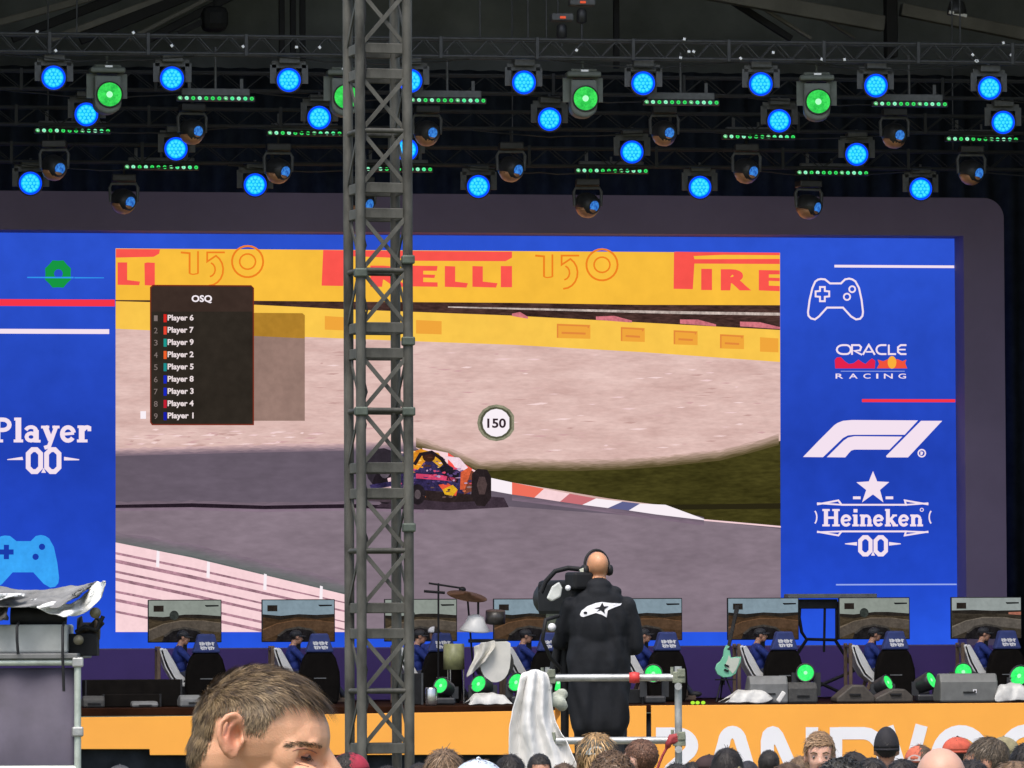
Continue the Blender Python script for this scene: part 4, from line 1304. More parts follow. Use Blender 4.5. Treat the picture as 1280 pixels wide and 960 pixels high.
# ================================================================== sim racing stations
E = emi
MONS = [185, 327, 480, 616, 762, 908, 1047, 1187]
MY = -3.5
m_ = mpp(MY)
mtop = lambda px: 750.5 - (px - 185) * 0.0055
MW, MH = 91.5 * m_, 53 * m_
HM = onY(640, mtop(594) + 26.5, MY).z - STAGE_Z
PIC = [
    dict(sky=(150, 158, 150), far=[(0, .40), (.2, .42), (.5, .36), (.7, .36), (1, .40)], land=(70, 60, 46), hill=(108, 96, 82), road=(86, 78, 70)),
    dict(sky=(140, 160, 172), far=[(0, .36), (.25, .40), (.5, .36), (.75, .38), (1, .36)], land=(72, 54, 38), hill=(104, 76, 54), road=(84, 64, 48)),
    dict(sky=(158, 166, 164), far=[(0, .33), (.3, .32), (.6, .34), (1, .33)], land=(60, 54, 46), hill=(112, 104, 94), road=(92, 86, 80)),
]
def make_monitor(var):
    pc = PIC[var]
    t = thing('monitor', 'x', 'monitor', (0, 0, 0), 'race screens standing along the stage')
    MB().box((0, 0.035, HM), (MW, 0.06, MH)).build('case', M_dark, t, bevel=0.01)
    st = MB()
    st.box((0, 0.10, HM / 2 + 0.02), (0.09, 0.05, HM))
    st.box((0, 0.10, 0.025), (0.7, 0.5, 0.05))
    st.build('stand', M_blackmetal, t, bevel=0.01)
    w, h = MW - 0.03, MH - 0.03
    L = lambda k: (lambda u, v: Vector((-w / 2 + u * w, 0.002 - 0.003 * k, HM + h / 2 - v * h)))
    scr = MB().flat([L(1)(0, 0), L(1)(0, 1), L(1)(1, 1), L(1)(1, 0)]).build('screen', E('mon_sky_%d' % var, pc['sky'], 0.85, 0.12, 2.5), t)
    def pc_(name, pts, mat, k):
        return MB().flat([L(k)(*p) for p in pts][::-1]).build(name, mat, scr)
    pc_('screen_land', pc['far'] + [(1, 1), (0, 1)], E('mon_land_%d' % var, pc['land'], 0.9, 0.5, 5, (1, 1, 2)), 2)
    pc_('screen_hills', [(a, b - .02) for a, b in pc['far']] + [(a, b + .05 + .03 * (i % 2)) for i, (a, b) in reversed(list(enumerate(pc['far'])))], E('mon_edge', (44, 40, 36), 0.8, 0.4, 6), 3)
    pc_('screen_track', [(0, .72), (.2, .58), (.45, .5), (.75, .5), (1, .56), (1, .78), (.6, .70), (.3, .78), (0, .98)], E('mon_road_%d' % var, pc['road'], 0.95, 0.3, 4), 3.5)
    pc_('screen_track_edge', [(.0, .70), (.2, .56), (.45, .475), (.75, .48), (1, .54), (1, .56), (.75, .5), (.45, .5), (.2, .58), (0, .74)], E('mon_hill_%d' % var, pc['hill'], 1.0, 0.4, 7), 4)
    pc_('screen_cockpit', [(.18, 1), (.22, .84), (.34, .72), (.5, .68), (.66, .72), (.78, .84), (.82, 1)], E('mon_cockpit', (34, 32, 34), 0.8, 0.6, 7), 5)
    pc_('screen_cockpit_hoop', [(.2, .86), (.32, .70), (.5, .64), (.68, .70), (.80, .86), (.77, .87), (.66, .74), (.5, .69), (.34, .74), (.23, .88)], E('mon_hoop_%d' % var, (70, 66, 62), 0.9, 0.6, 8), 6)
    pc_('screen_lap_box', [(.065, .12), (.205, .12), (.205, .27), (.065, .27)], E('mon_box', (46, 40, 36), 0.8, 0.4, 9), 6)
    pc_('screen_time_bar', [(.78, .11), (.97, .11), (.97, .145), (.80, .155), (.78, .13)], E('mon_bar', (30, 32, 34), 0.8), 6)
    if var == 2:
        pc_('screen_kerb', [(.82, .36), (1, .35), (1, .43), (.82, .41)], E('mon_kerb', (176, 112, 92), 0.9, .3, 8), 5)
    if var == 0:
        pc_('screen_tree', arc(.35, .36, .065, .12, 0, 340, 12), E('mon_tree', (60, 66, 62), 0.8, .5, 9), 5)
    return t
M_seat = pbr('black_seat', (0.007, 0.0058, 0.005), 0.85, 0, 0.3, 6, 0.1, spec=0.08)
M_blue = pbr('navy_blue_cloth', (0.015, 0.035, 0.22), 0.8, 0, 0.25, 9, 0.2)
M_blue2 = pbr('dusky_blue_cover', (0.035, 0.055, 0.20), 0.8, 0, 0.15, 6, 0.1)
M_print = pbr('white_print', (0.75, 0.75, 0.78), 0.6, 0, 0.1, 20)
M_brown = pbr('brown_frame', (0.13, 0.085, 0.055), 0.6, 0, 0.3, 8)
def make_seat():
    t = thing('racing_seat', 'x', 'gaming seat', (0, 0, 0), 'black gaming seats along the stage')
    def outline(pts, y0, dy):
        return MB().prism([(x, y0, z) for x, z in pts], (0, dy, 0))
    outline([(-0.30, 0.0), (0.30, 0.0), (0.34, 0.30), (0.33, 0.52), (0.27, 0.74), (0.19, 0.86), (-0.19, 0.86), (-0.27, 0.74), (-0.33, 0.52), (-0.34, 0.30)], 0, 0.22).build('backrest', M_seat, t, bevel=0.05, seg=3)
    hr = outline([(-0.235, 0.84), (0.235, 0.84), (0.17, 1.02), (0.135, 1.15), (-0.135, 1.15), (-0.17, 1.02)], -0.025, 0.2).build('headrest_cover', M_blue2, t, bevel=0.03)
    m = MB()
    g = lambda a, b: Vector((a, -0.029, b))
    for (x0, x1, z, n) in ((-0.125, 0.125, 0.985, 5), (-0.11, 0.13, 0.915, 4)):
        w = (x1 - x0) / n
        for i in range(n):
            a = x0 + i * w
            st = [[(a + .006, z + .024), (a + w - .012, z + .018), (a + w * .4, z), (a + w - .01, z - .022)], [(a + .008, z - .024), (a + .008, z + .024), (a + w - .012, z + .01), (a + w - .02, z - .02)]][i % 2]
            stroke_to(m, g, st, 0.022)
    m.build('print', M_print, hr)
    MB().box((0, 0.36, 0.28), (0.5, 0.5, 0.16)).build('seat', M_seat, t, bevel=0.05)
    MB().bar((-0.1, -0.004, 0.42), (0.1, -0.004, 0.42), 0.012, 0.015).build('tag', M_grey, t)
    return t
def make_cockpit():
    """reclined white shell on a brown frame, seen from its side; the driver faces +x"""
    t = thing('sim_cockpit', 'x', 'cockpit', (0, 0, 0), 'white shell cockpits along the stage')
    m = MB()
    prof = [(-0.30, 0.92), (-0.27, 0.80), (-0.20, 0.62), (-0.10, 0.44), (0.02, 0.33), (0.30, 0.32), (0.34, 0.37)]
    thick = 0.07
    for s in range(len(prof) - 1):
        a, b = prof[s], prof[s + 1]
        m.bar((a[0], 0, a[1]), (b[0], 0, b[1]), 0.46, thick, hint=(0, 1, 0)) if False else None
    L, R = ribbon2(prof, thick)
    m.prism([(p.x, -0.24, p.y) for p in L] + [(p.x, -0.24, p.y) for p in reversed(R)], (0, 0.48, 0))
    for s in (-0.24, 0.20):
        m.prism([(-0.33, s, 0.90), (-0.22, s, 0.92), (-0.10, s, 0.72), (0.02, s, 0.50), (0.10, s, 0.42), (0.02, s, 0.30), (-0.12, s, 0.40), (-0.24, s, 0.60)], (0, 0.045, 0))
    m.build('shell', pbr('white_shell', (0.72, 0.72, 0.70), 0.4, 0, 0.08, 5), t, bevel=0.02)
    m = MB()
    for y in (-0.2, 0.2):
        m.bar((-0.34, y, 0.0), (-0.34, y, 0.95), 0.045, 0.06)
        m.bar((-0.34, y, 0.06), (0.9, y, 0.06), 0.05, 0.07)
        m.bar((0.75, y, 0.06), (0.62, y, 0.70), 0.05, 0.06)
        m.bar((-0.1, y, 0.06), (0.0, y, 0.32), 0.05, 0.06)
    m.bar((-0.34, -0.2, 0.9), (-0.34, 0.2, 0.9), 0.05, 0.05)
    m.bar((0.62, -0.2, 0.68), (0.62, 0.2, 0.68), 0.05, 0.05)
    m.build('frame', M_brown, t, bevel=0.008)
    w = MB()
    w.path([(0.52 + 0.0 * k, 0.14 * math.cos(k * math.pi / 6), 0.76 + 0.12 * math.sin(k * math.pi / 6)) for k in range(12)], 0.018, 6, closed=True)
    w.tube((0.64, 0, 0.70), (0.52, 0, 0.76), 0.03)
    w.build('steering_wheel', M_dark, t)
    return t
monp, seatp, cockp = {}, None, make_cockpit()
MLAB = ['leftmost race monitor, near the tarpaulin', 'race monitor above the dark-haired man in front', 'race monitor half hidden behind the lattice tower', 'race monitor half hidden by the broadcast camera', 'race monitor just right of the cameraman', 'race monitor above the mint green guitar', 'race monitor second from the right with a tree on its screen', 'rightmost race monitor, cutting the edge of the blue panel']
SLAB_ = ['first black gaming seat from the left', 'second black gaming seat from the left', 'black gaming seat below the white cap, right of the tower', 'black gaming seat left of the cameraman', 'black gaming seat just right of the cameraman', 'black gaming seat below the monitor above the green guitar', 'black gaming seat second from the right', 'rightmost black gaming seat']
DRV = []
for i, px in enumerate(MONS):
    v = (0, 1, 0, 1, 1, 1, 0, 2)[i]
    p = onY(px + 46, mtop(px) + 26.5, MY)
    if v not in monp:
        monp[v] = make_monitor(v); o = monp[v]
    else:
        o = copy_tree(monp[v])
    o.location = (p.x, MY, STAGE_Z)
    o['label'] = MLAB[i]
    q = onY(px + 73, 830, -4.9)
    if seatp is None:
        seatp = make_seat(); o = seatp
    else:
        o = copy_tree(seatp)
    o.location = (q.x, -4.9, STAGE_Z)
    o.rotation_euler = (0, 0, rnd.uniform(-.06, .06))
    o['label'] = SLAB_[i]
    q = onY(px + 38, 830, -4.35)
    o = cockp if i == 0 else copy_tree(cockp)
    o.location = (q.x, -4.35, STAGE_Z)
    o['label'] = 'white shell cockpit on a brown frame ' + ('left of the first gaming seat', 'left of the second gaming seat', 'behind the lattice tower', 'right of the covered drum', 'right of the cameraman', 'right of the mint green guitar', 'left of the second gaming seat from the right', 'left of the rightmost gaming seat')[i]
    DRV.append((i, Vector((q.x, -4.35, STAGE_Z))))

# ================================================================== drum kit
dk = onY(612, 868, -5.6)
D0 = Vector((dk.x, -5.6, STAGE_Z))
pxz = lambda px, py, y=-5.6: onY(px, py, y)
t = thing('drum_kit', 'drum kit with a big pale drum, white rack tom and a dark cymbal', 'drum kit', D0)
M_drum = pbr('drum_shell', (0.05, 0.045, 0.04), 0.35, 0, 0.3, 6)
M_skin_d = pbr('drum_head', (0.80, 0.78, 0.70), 0.6, 0, 0.1, 4, 0.1)
M_chrome = pbr('chrome', (0.6, 0.6, 0.6), 0.2, 0.9, 0.1, 9)
c = pxz(618, 829)
bd = MB()
bd.prism([pxz(x_, y_, -5.86) for x_, y_ in [(602, 803), (634, 801.5), (638, 804), (638.5, 822), (637, 836)] + arc(619, 832, 18, 21, 10, 160, 8) + [(599, 828), (598, 812)]][::-1], (0, 0.10, 0))
bd.build('bass_drum_head', M_skin_d, t, bevel=0.03)
MB().lathe([(0.30, 0.12), (0.30, 0.5), (0.28, 0.52), (0, 0.52)], c + Vector((0, -0.25, 0)), (0, 1, 0), 28).build('bass_drum', M_drum, t)
c = pxz(594, 779)
MB().lathe([(0.0, 0.17), (0.05, 0.165), (0.13, 0.13), (0.17, 0.02), (0.25, -0.09), (0.24, -0.11), (0, -0.11)], c + Vector((0, 0, -0.02)), (0.05, -0.12, 1), 20).build('rack_tom', pbr('white_shell', (0.72, 0.72, 0.70)), t)
MB().tube(c + Vector((0.05, 0, 0.1)), c + Vector((0.05, 0, 0.38)), 0.018).build('tom_stand', M_dark, t)
c = pxz(609, 801)
MB().box(c, (0.6, 0.2, 0.06)).build('tom_bar', M_blackmetal, t, bevel=0.01)
c = pxz(611, 775)
MB().lathe([(0.0, 0.2), (0.16, 0.2), (0.165, 0.0), (0, 0)], c + Vector((0.12, 0.1, -0.05)), (0, -0.2, 1), 18).build('rack_tom', M_drum, t)
c = pxz(584, 744)
MB().lathe([(0.0, 0.05), (0.05, 0.045), (0.07, 0.02), (0.33, -0.015), (0.335, -0.02), (0.07, 0.01), (0.0, 0.035)], c, (0.14, -0.28, 1), 26).build('cymbal', pbr('dark_bronze', (0.10, 0.055, 0.03), 0.4, 0.6, 0.2, 9), t)
cs = MB()
cs.tube(c + Vector((0, 0, 0.02)), (c.x + 0.15, c.y + 0.1, STAGE_Z), 0.016)
for k in range(3):
    a = k * 2.1
    cs.tube((c.x + 0.15, c.y + 0.1, STAGE_Z + 0.35), (c.x + 0.15 + .3 * math.cos(a), c.y + 0.1 + .3 * math.sin(a), STAGE_Z + 0.01), 0.012)
cs.build('cymbal_stand', M_blackmetal, t)
a, b = pxz(574, 805), pxz(574, 835)
MB().lathe([(0, 0.42), (0.17, 0.42), (0.175, 0), (0, 0)], pxz(570, 837) + Vector((-0.02, 0.1, 0)), (0, 0, 1), 20).build('floor_tom', pbr('olive_shell', (0.30, 0.31, 0.15), 0.4, 0, 0.3, 6), t)
lg = MB()
for k in range(3):
    q = pxz(570, 837) + Vector((-.02 + .16 * math.cos(k * 2.1), .1 + .16 * math.sin(k * 2.1), 0))
    lg.tube(q + Vector((0, 0, .2)), (q.x, q.y, STAGE_Z), 0.012)
lg.build('floor_tom_legs', M_chrome, t)
# pale cover thrown over the left of the bass drum
def cloth(name, rows, mat, label, cat, thick=0.01, loc=None, sub=3, crumple=(0.03, 0.2)):
    """rows of 3-D points, lofted into a soft sheet"""
    n = len(rows[0])
    vs = [p for r in rows for p in r]
    mb = MB().add(vs, [(j * n + i, j * n + i + 1, (j + 1) * n + i + 1, (j + 1) * n + i) for j in range(len(rows) - 1) for i in range(n - 1)], 0, True)
    o = mb.build(name, mat, loc=loc if loc is not None else vs[0])
    tag(o, label, cat)
    s = o.modifiers.new('sub', 'SUBSURF'); s.levels = s.render_levels = sub
    if crumple:
        tx = bpy.data.textures.get('crumple_%g' % crumple[1]) or bpy.data.textures.new('crumple_%g' % crumple[1], 'CLOUDS')
        tx.noise_scale = crumple[1]; tx.noise_depth = 3; tx.cloud_type = 'GRAYSCALE'; tx.noise_type = 'SOFT_NOISE'
        dsp = o.modifiers.new('crumple', 'DISPLACE'); dsp.texture = tx; dsp.strength = crumple[0]; dsp.mid_level = 0.4; dsp.texture_coords = 'LOCAL'
    s = o.modifiers.new('thick', 'SOLIDIFY'); s.thickness = thick
    return o
rc_ = random.Random(11)
rows = []
for j in range(8):
    v = j / 7
    row = []
    for i in range(9):
        u = i / 8
        px = 586 + 26 * u + 6 * (1 - v) + 3 * math.sin(5 * v)
        py = 800 + 8 * (1 - u) + (40 - 16 * u) * v
        p = pxz(px, py, -5.95 + 0.06 * math.sin(9 * u + 3 * v))
        row.append(p)
    rows.append(row)
cloth('drum_cover', rows, pbr('pale_drum_cloth', (0.70, 0.68, 0.61), 0.85, 0, 0.15, 4, 0.2), 'pale crumpled cloth hanging over the left side of the big drum', 'cloth')
# boom microphone over the kit
p0, p1, p2 = pxz(548, 870, -5.2), pxz(548, 729, -5.2), pxz(576, 735, -5.2)
t = thing('microphone_stand', 'black boom microphone stand reaching over the dark cymbal', 'microphone', (p0.x, p0.y, STAGE_Z))
MB().tube((p0.x, p0.y, STAGE_Z), p1, 0.016).build('upright', M_blackmetal, t)
MB().tube(pxz(536, 729, -5.2), p2, 0.016).build('boom', M_blackmetal, t)
MB().tube(pxz(530, 739, -5.2), pxz(556, 741, -5.2), 0.022).build('cross_arm', M_blackmetal, t)
MB().ell(pxz(578, 737, -5.2), (0.06, 0.06, 0.05)).build('microphone', M_dark, t)
m = MB()
for k in range(3):
    m.tube((p0.x, p0.y, STAGE_Z + .25), (p0.x + .3 * math.cos(k * 2.1), p0.y + .3 * math.sin(k * 2.1), STAGE_Z + .01), 0.012)
m.build('tripod', M_blackmetal, t)

# ================================================================== mint guitar on a stand
GY = -5.9
gp = lambda px, py, dy=0.0: onY(px, py, GY + dy)
t = thing('electric_guitar', 'mint green electric guitar with pale scratch plate on the stage', 'guitar', (gp(909, 850).x, GY, gp(909, 847).z))
body = [(908, 806), (912, 808), (913, 816), (914, 822), (921, 821), (927, 821), (926, 828), (922, 836), (920, 842), (913, 846.5), (904, 847), (897, 843), (894, 836), (896, 830), (901, 826), (904, 820), (905, 812)]
MB().prism([gp(*p) for p in body], (0, 0.05, 0)).build('body', pbr('mint_paint', (0.22, 0.62, 0.40), 0.3, 0, 0.06, 5), t, bevel=0.012)
pg = [(911, 819), (914, 823), (921, 822), (925, 823), (923, 830), (920, 837), (916, 842), (910, 836), (906, 832), (909, 826)]
MB().prism([gp(x, y, -0.008) for x, y in pg], (0, 0.006, 0)).build('scratch_plate', pbr('ivory', (0.62, 0.66, 0.56), 0.4, 0, 0.05, 9), t)
for x, y in ((908.5, 832), (908, 838)):
    MB().box(gp(x, y, -0.015), (0.075, 0.02, 0.03), Matrix.Rotation(0.4, 3, 'Y')).build('pickup', M_dark, t)
MB().bar(gp(910, 812, 0.0), gp(919.5, 768, 0.35), 0.055, 0.025).build('neck', M_dark, t)
MB().bar(gp(919.5, 768, 0.36), gp(922, 757, 0.44), 0.075, 0.02).build('headstock', M_dark, t)
a = gp(906, 850)
gs = thing('guitar_stand', 'small black stand holding the mint green guitar', 'guitar stand', (a.x, GY + 0.1, STAGE_Z))
m = MB()
for dx in (-0.16, 0.16):
    m.tube((a.x + dx, GY - 0.08, STAGE_Z + 0.005), (a.x, GY + 0.12, STAGE_Z + 0.5), 0.014)
m.tube((a.x, GY + 0.42, STAGE_Z + 0.005), (a.x, GY + 0.12, STAGE_Z + 0.5), 0.014)
m.build('legs', M_blackmetal, gs)
zg = gp(909, 848.4).z
MB().bar((a.x - 0.14, GY + 0.03, zg - 0.015), (a.x + 0.18, GY + 0.03, zg - 0.015), 0.12, 0.022).build('cradle', M_blackmetal, gs)
MB().bar((a.x, GY + 0.09, STAGE_Z + 0.28), (a.x, GY + 0.09, zg), 0.03, 0.03).build('upright', M_blackmetal, gs)

# ================================================================== black frame stand between two monitors
ey_ = -3.0
q = onY(1025, 870, ey_)
t = thing('keyboard_stand', 'black tube frame with a long flat top between the two right monitors', 'stand', (q.x, ey_, STAGE_Z))
e = lambda px, py: onY(px, py, ey_)
MB().box((e(1038, 745).x, ey_, e(1038, 745).z), (115 * m_, 0.35, 5.5 * m_)).build('top', M_grey, t, bevel=0.01)
MB().box((e(1022, 754).x, ey_ + .05, e(1022, 755).z), (50 * m_, 0.2, 12 * m_)).build('case', M_blackmetal, t, bevel=0.01)
m = MB()
m.path([e(1000, 752), e(999, 772), e(1002, 790), (e(1008, 799)), (e(1046, 800))], 0.03, 6)
m.tube(e(1031, 758), e(1030, 815), 0.022)
m.tube(e(1046, 752), e(1046, 800), 0.03)
for a, b in (((1008, 800), (985, 835)), ((1044, 800), (1068, 838)), ((985, 835), (1060, 870)), ((1068, 838), (995, 870))):
    m.tube(e(*a), e(*b), 0.028)
m.build('frame', M_blackmetal, t)

# ================================================================== wedges, boxes and small green lights along the front
WY = -7.9
w_ = lambda px, py, y=WY: onY(px, py, y)
def wedge(x0, x1, ytop, label, mat, group=None, logo=None, y=WY, lean=0.28):
    a, b = w_(x0, ytop, y), w_(x1, ytop, y)
    h = a.z - STAGE_Z - 0.003
    cx = (a.x + b.x) / 2
    w = b.x - a.x
    t = thing('floor_monitor', label, 'stage speaker', (cx, y, STAGE_Z), group)
    z0 = STAGE_Z + 0.003
    prof = [(y - 0.02, z0), (y + 0.5, z0), (y + 0.56, z0 + 0.12), (y + 0.26, z0 + h), (y + 0.06, z0 + h), (y - 0.02, z0 + h * 0.7)]
    MB().prism([(cx - w / 2, p, q) for p, q in prof], (w, 0, 0)).build('cabinet', mat, t, bevel=0.03)
    MB().bar((cx - .1, y - 0.028, z0 + h * .35), (cx + .1, y - 0.028, z0 + h * .35), 0.03, 0.02).build('handle', M_dark, t)
    if logo:
        q = w_(*logo, y - 0.03)
        MB().box(q, (0.06, 0.01, 0.06)).build('badge', M_print, t)
        MB().box(q + Vector((0.002, -0.006, 0)), (0.028, 0.01, 0.028)).build('badge_mark', M_dark, t)
    return t
wedge(937, 985, 845, 'grey floor monitor below the white cockpit near the green guitar', M_grey, 'floor monitors along the stage front')
wedge(1175, 1247, 842, 'wide grey floor monitor with a small white square badge', pbr('wedge_grey', (0.14, 0.145, 0.14), 0.55, 0, 0.15, 8), 'floor monitors along the stage front', (1218.5, 864))
wedge(985, 1022, 853, 'small dark floor monitor under the green lamp beside the grey wedge', M_wedge, 'floor monitors along the stage front')
wedge(165, 198, 877, 'small grey floor box near the plain banner at the left', M_grey, 'floor monitors along the stage front')
wedge(225, 262, 869, 'grey floor box behind the head of the man in front', M_grey, 'floor monitors along the stage front')
wedge(104, 131, 870, 'small grey floor box beside the scaffold frame at the left', M_wedge, 'floor monitors along the stage front')
# two wedges seen end-on, their slanted sides making an M
for x0, xm, x1, yt, lab in ((1046, 1071, 1094, 856, 'slanted brown-black floor monitor, left one of the touching pair'), (1094, 1122, 1142, 861, 'slanted brown-black floor monitor, right one of the touching pair')):
    A_, M1, B1 = w_(x0, 878, WY + .1), w_(xm, yt, WY + .1), w_(x1, 878, WY + .1)
    t = thing('floor_monitor', lab, 'stage speaker', (M1.x, WY, STAGE_Z), 'floor monitors along the stage front')
    z0 = STAGE_Z + 0.003
    MB().prism([(A_.x, WY + .1, z0), (B1.x, WY + .1, z0), (B1.x, WY + .1, z0 + 0.1), (M1.x + 0.12, WY + .1, M1.z), (M1.x - 0.08, WY + .1, M1.z), (A_.x, WY + .1, z0 + 0.08)], (0, 0.5, 0)).build('cabinet', pbr('wedge_brown', (0.062, 0.052, 0.042), 0.6, 0, 0.3, 12, 0.1), t, bevel=0.03)
    MB().bar((M1.x - .12, WY + 0.085, z0 + .13), (M1.x + .06, WY + 0.085, z0 + .13), 0.04, 0.03).build('handle', M_dark, t)
# cloth covered boxes
def covered(x0, x1, yt, label, y=WY - 0.15, seed=1, skew=0.0):
    r = random.Random(seed)
    rows = []
    a, b = w_(x0, yt, y), w_(x1, yt, y)
    H = a.z - STAGE_Z - 0.01
    W0 = b.x - a.x
    prof = [(0.0, 0.0, 0.02), (0.0, 0.02, 0.55), (0.02, 0.07, 0.93), (0.08, 0.2, 1.0), (0.1, 0.36, 0.97), (0.02, 0.46, 0.5), (0.0, 0.5, 0.02)]
    for ins, dy, hh in prof:
        row = []
        for i in range(9):
            u = i / 8
            uu = 0.5 + (u - 0.5) * (1 - 1.6 * ins)
            row.append((a.x + W0 * uu + skew * hh * .1 + r.uniform(-.02, .02), y + dy + r.uniform(-.03, .03), STAGE_Z + 0.008 + max(0, H * hh * (1 - 0.25 * abs(u - .5) - (0.55 if i in (0, 8) else 0)) + r.uniform(-.02, .03))))
        rows.append(row)
    o = cloth('covered_box', rows, pbr('rain_sheet', (0.55, 0.55, 0.53), 0.5, 0, 0.2, 5, 0.3), label, 'covered box', 0.008)
    return o
covered(903, 958, 862, 'white sheet over a box on the stage edge right of the scaffold post', seed=2, skew=1.5)
covered(1244, 1290, 854, 'crumpled clear-white sheet over a box at the right end of the stage edge', seed=3)
covered(586, 640, 866, 'pale crumpled sheet over a box left of the hanging white cloth', seed=4)
# loose small things
p = w_(1018, 868); 
t = tag(MB().box(w_(976, 867), (0.09, 0.05, 0.2), Matrix.Rotation(0.6, 3, 'Y')).build('paper_cup', M_white, loc=w_(976, 867), bevel=0.02), 'small white crumpled cup leaning beside the grey floor monitor', 'cup')
t.location.z = STAGE_Z + 0.11
bt = thing('can', 'small silver can standing right of the lattice tower', 'can', (w_(539, 872).x, WY - .3, STAGE_Z))
q = w_(539, 872, WY - .3)
hh = q.z + 0.16 - STAGE_Z
MB().lathe([(0.0, 0.0), (0.085, 0.0), (0.095, 0.03), (0.095, hh - .03), (0.08, hh), (0, hh)], (q.x, WY - .3, STAGE_Z + .004), (0, 0, 1), 18).build('body', M_chrome, bt)
for px, lab in ((866, 'first'), (872, 'second'), (879, 'third')):
    q = w_(px, 881, FRONT + .12)
    o = MB().ell((q.x, FRONT + .12, STAGE_Z + .03), (0.035, 0.035, 0.028), nu=8, nv=6).build('indicator_lamp', emi('lime_lamp', (176, 236, 60), 1.1), loc=(q.x, FRONT + .12, STAGE_Z + .03))
    tag(o, '%s tiny lime lamp from the left on the stage edge' % lab, 'small lamp', 'tiny lime lamps on the stage edge')

def make_floor_light(h, aim):
    t = thing('floor_light', 'x', 'stage light', (0, 0, 0), 'green moving lights on the stage floor')
    MB().box((0, 0, 0.06), (0.32, 0.30, 0.12)).build('base', M_fixd, t, bevel=0.03)
    m = MB()
    for s in (-1, 1):
        m.bar((s * 0.17, 0, 0.10), (s * 0.17, 0, h + 0.02), 0.035, 0.11)
    m.split('yoke_arm', M_fixd, t)
    d = Vector(aim).normalized()
    piv = Vector((0, 0, h))
    head = MB().lathe([(0.0, -0.2), (0.09, -0.19), (0.13, -0.12), (0.145, 0.05), (0.15, 0.13), (0.14, 0.14), (0.125, 0.12)], piv, d, 20).build('head', M_fixd, t)
    m = MB()
    disc(m, piv, d, 0.03, 0.127, 0, 0.125, 18)
    disc(m, piv, d, 0, 0.03, 1, 0.127, 12)
    m.build('lens', [emi('floor_green', (20, 226, 92), 1.2, 0.5, 12, (1, 1, 1), (90, 255, 130)), E_grn2], head)
    return t, piv + d * 0.125
fl = {'tall': make_floor_light(0.44, (-0.25, -0.93, 0.15)), 'side': make_floor_light(0.30, (0.66, -0.62, 0.38)), 'left': make_floor_light(0.28, (-0.62, -0.66, 0.3))}
spots_ = [(550, 857, 'left', 'small green floor light under the seat right of the tower'), (597, 855, 'left', 'green floor light left of the pale drum'), (644, 853, 'left', 'green floor light right of the pale drum, beside the white cloth'), (815, 842, 'tall', 'green floor light right of the cameraman, above the red clamp'),
          (1005, 841, 'tall', 'bright green floor light between grey wedge and twin wedges'), (1109, 853, 'side', 'green floor light between the pair of touching wedges'), (1163, 850, 'side', 'green floor light just left of the badge wedge'), (1202, 840, 'tall', 'bright green floor light on top of the badge wedge'), (1272, 845, 'left', 'green floor light cut by the right edge of the picture'), (697, 853, 'left', 'pale green floor light behind the left scaffold post')]
done = set()
for px, py, kind, lab in spots_:
    pr, lens = fl[kind]
    y = WY + 0.75 if kind == 'tall' else WY + 0.95
    p = onY(px, py, y)
    t = pr if kind not in done else copy_tree(pr)
    done.add(kind)
    z_l = p.z - STAGE_Z
    s = max(0.85, min(1.6, z_l / lens.z))
    t.scale = (1, 1, 1) if False else (min(s, 1.25), min(s, 1.25), s)
    t.location = (p.x - lens.x * min(s, 1.25), y, STAGE_Z + 0.002)
    t['label'] = lab
for k_, (x0, x1, y0, yy, lab) in enumerate(((104, 226, 850, -6.9, 'long low black case on the stage left of the front man'), (126, 200, 868, -7.3, 'low black box in front of the long black case at the left'))):
    a, b = onY(x0, y0, yy), onY(x1, y0, yy)
    o = thing('flight_case', lab, 'case', ((a.x + b.x) / 2, yy, STAGE_Z), 'dark flight cases on stage')
    MB().box(((a.x + b.x) / 2, yy, STAGE_Z + (a.z - STAGE_Z) / 2 + .003), (b.x - a.x, .6, a.z - STAGE_Z)).build('box', M_seat, o, bevel=0.015)
    for s in (a.x + .02, b.x - .02):
        MB().box((s, yy - .3, STAGE_Z + (a.z - STAGE_Z) / 2 + .006), (0.03, 0.03, a.z - STAGE_Z)).build('corner_rail', M_dark, o)
# dark drum stool / riser boxes in the middle of the stage
for x0, x1, y0, yy, lab in ((495, 525, 842, -6.4, 'dark flight case behind the lattice tower'), (760, 800, 862, -6.8, 'dark low flight case behind the cameraman')):
    a, b = onY(x0, y0, yy), onY(x1, y0, yy)
    o = thing('flight_case', lab, 'case', ((a.x + b.x) / 2, yy, STAGE_Z), 'dark flight cases on stage')
    h = a.z - STAGE_Z
    MB().box(((a.x + b.x) / 2, yy, STAGE_Z + h / 2 + .003), (b.x - a.x, .5, h)).build('box', M_blackmetal, o, bevel=0.01)
    for s in (a.x, b.x):
        MB().box((s, yy - .25, STAGE_Z + h / 2 + .006), (0.03, 0.03, h + .01)).build('corner_rail', M_rigalu, o)
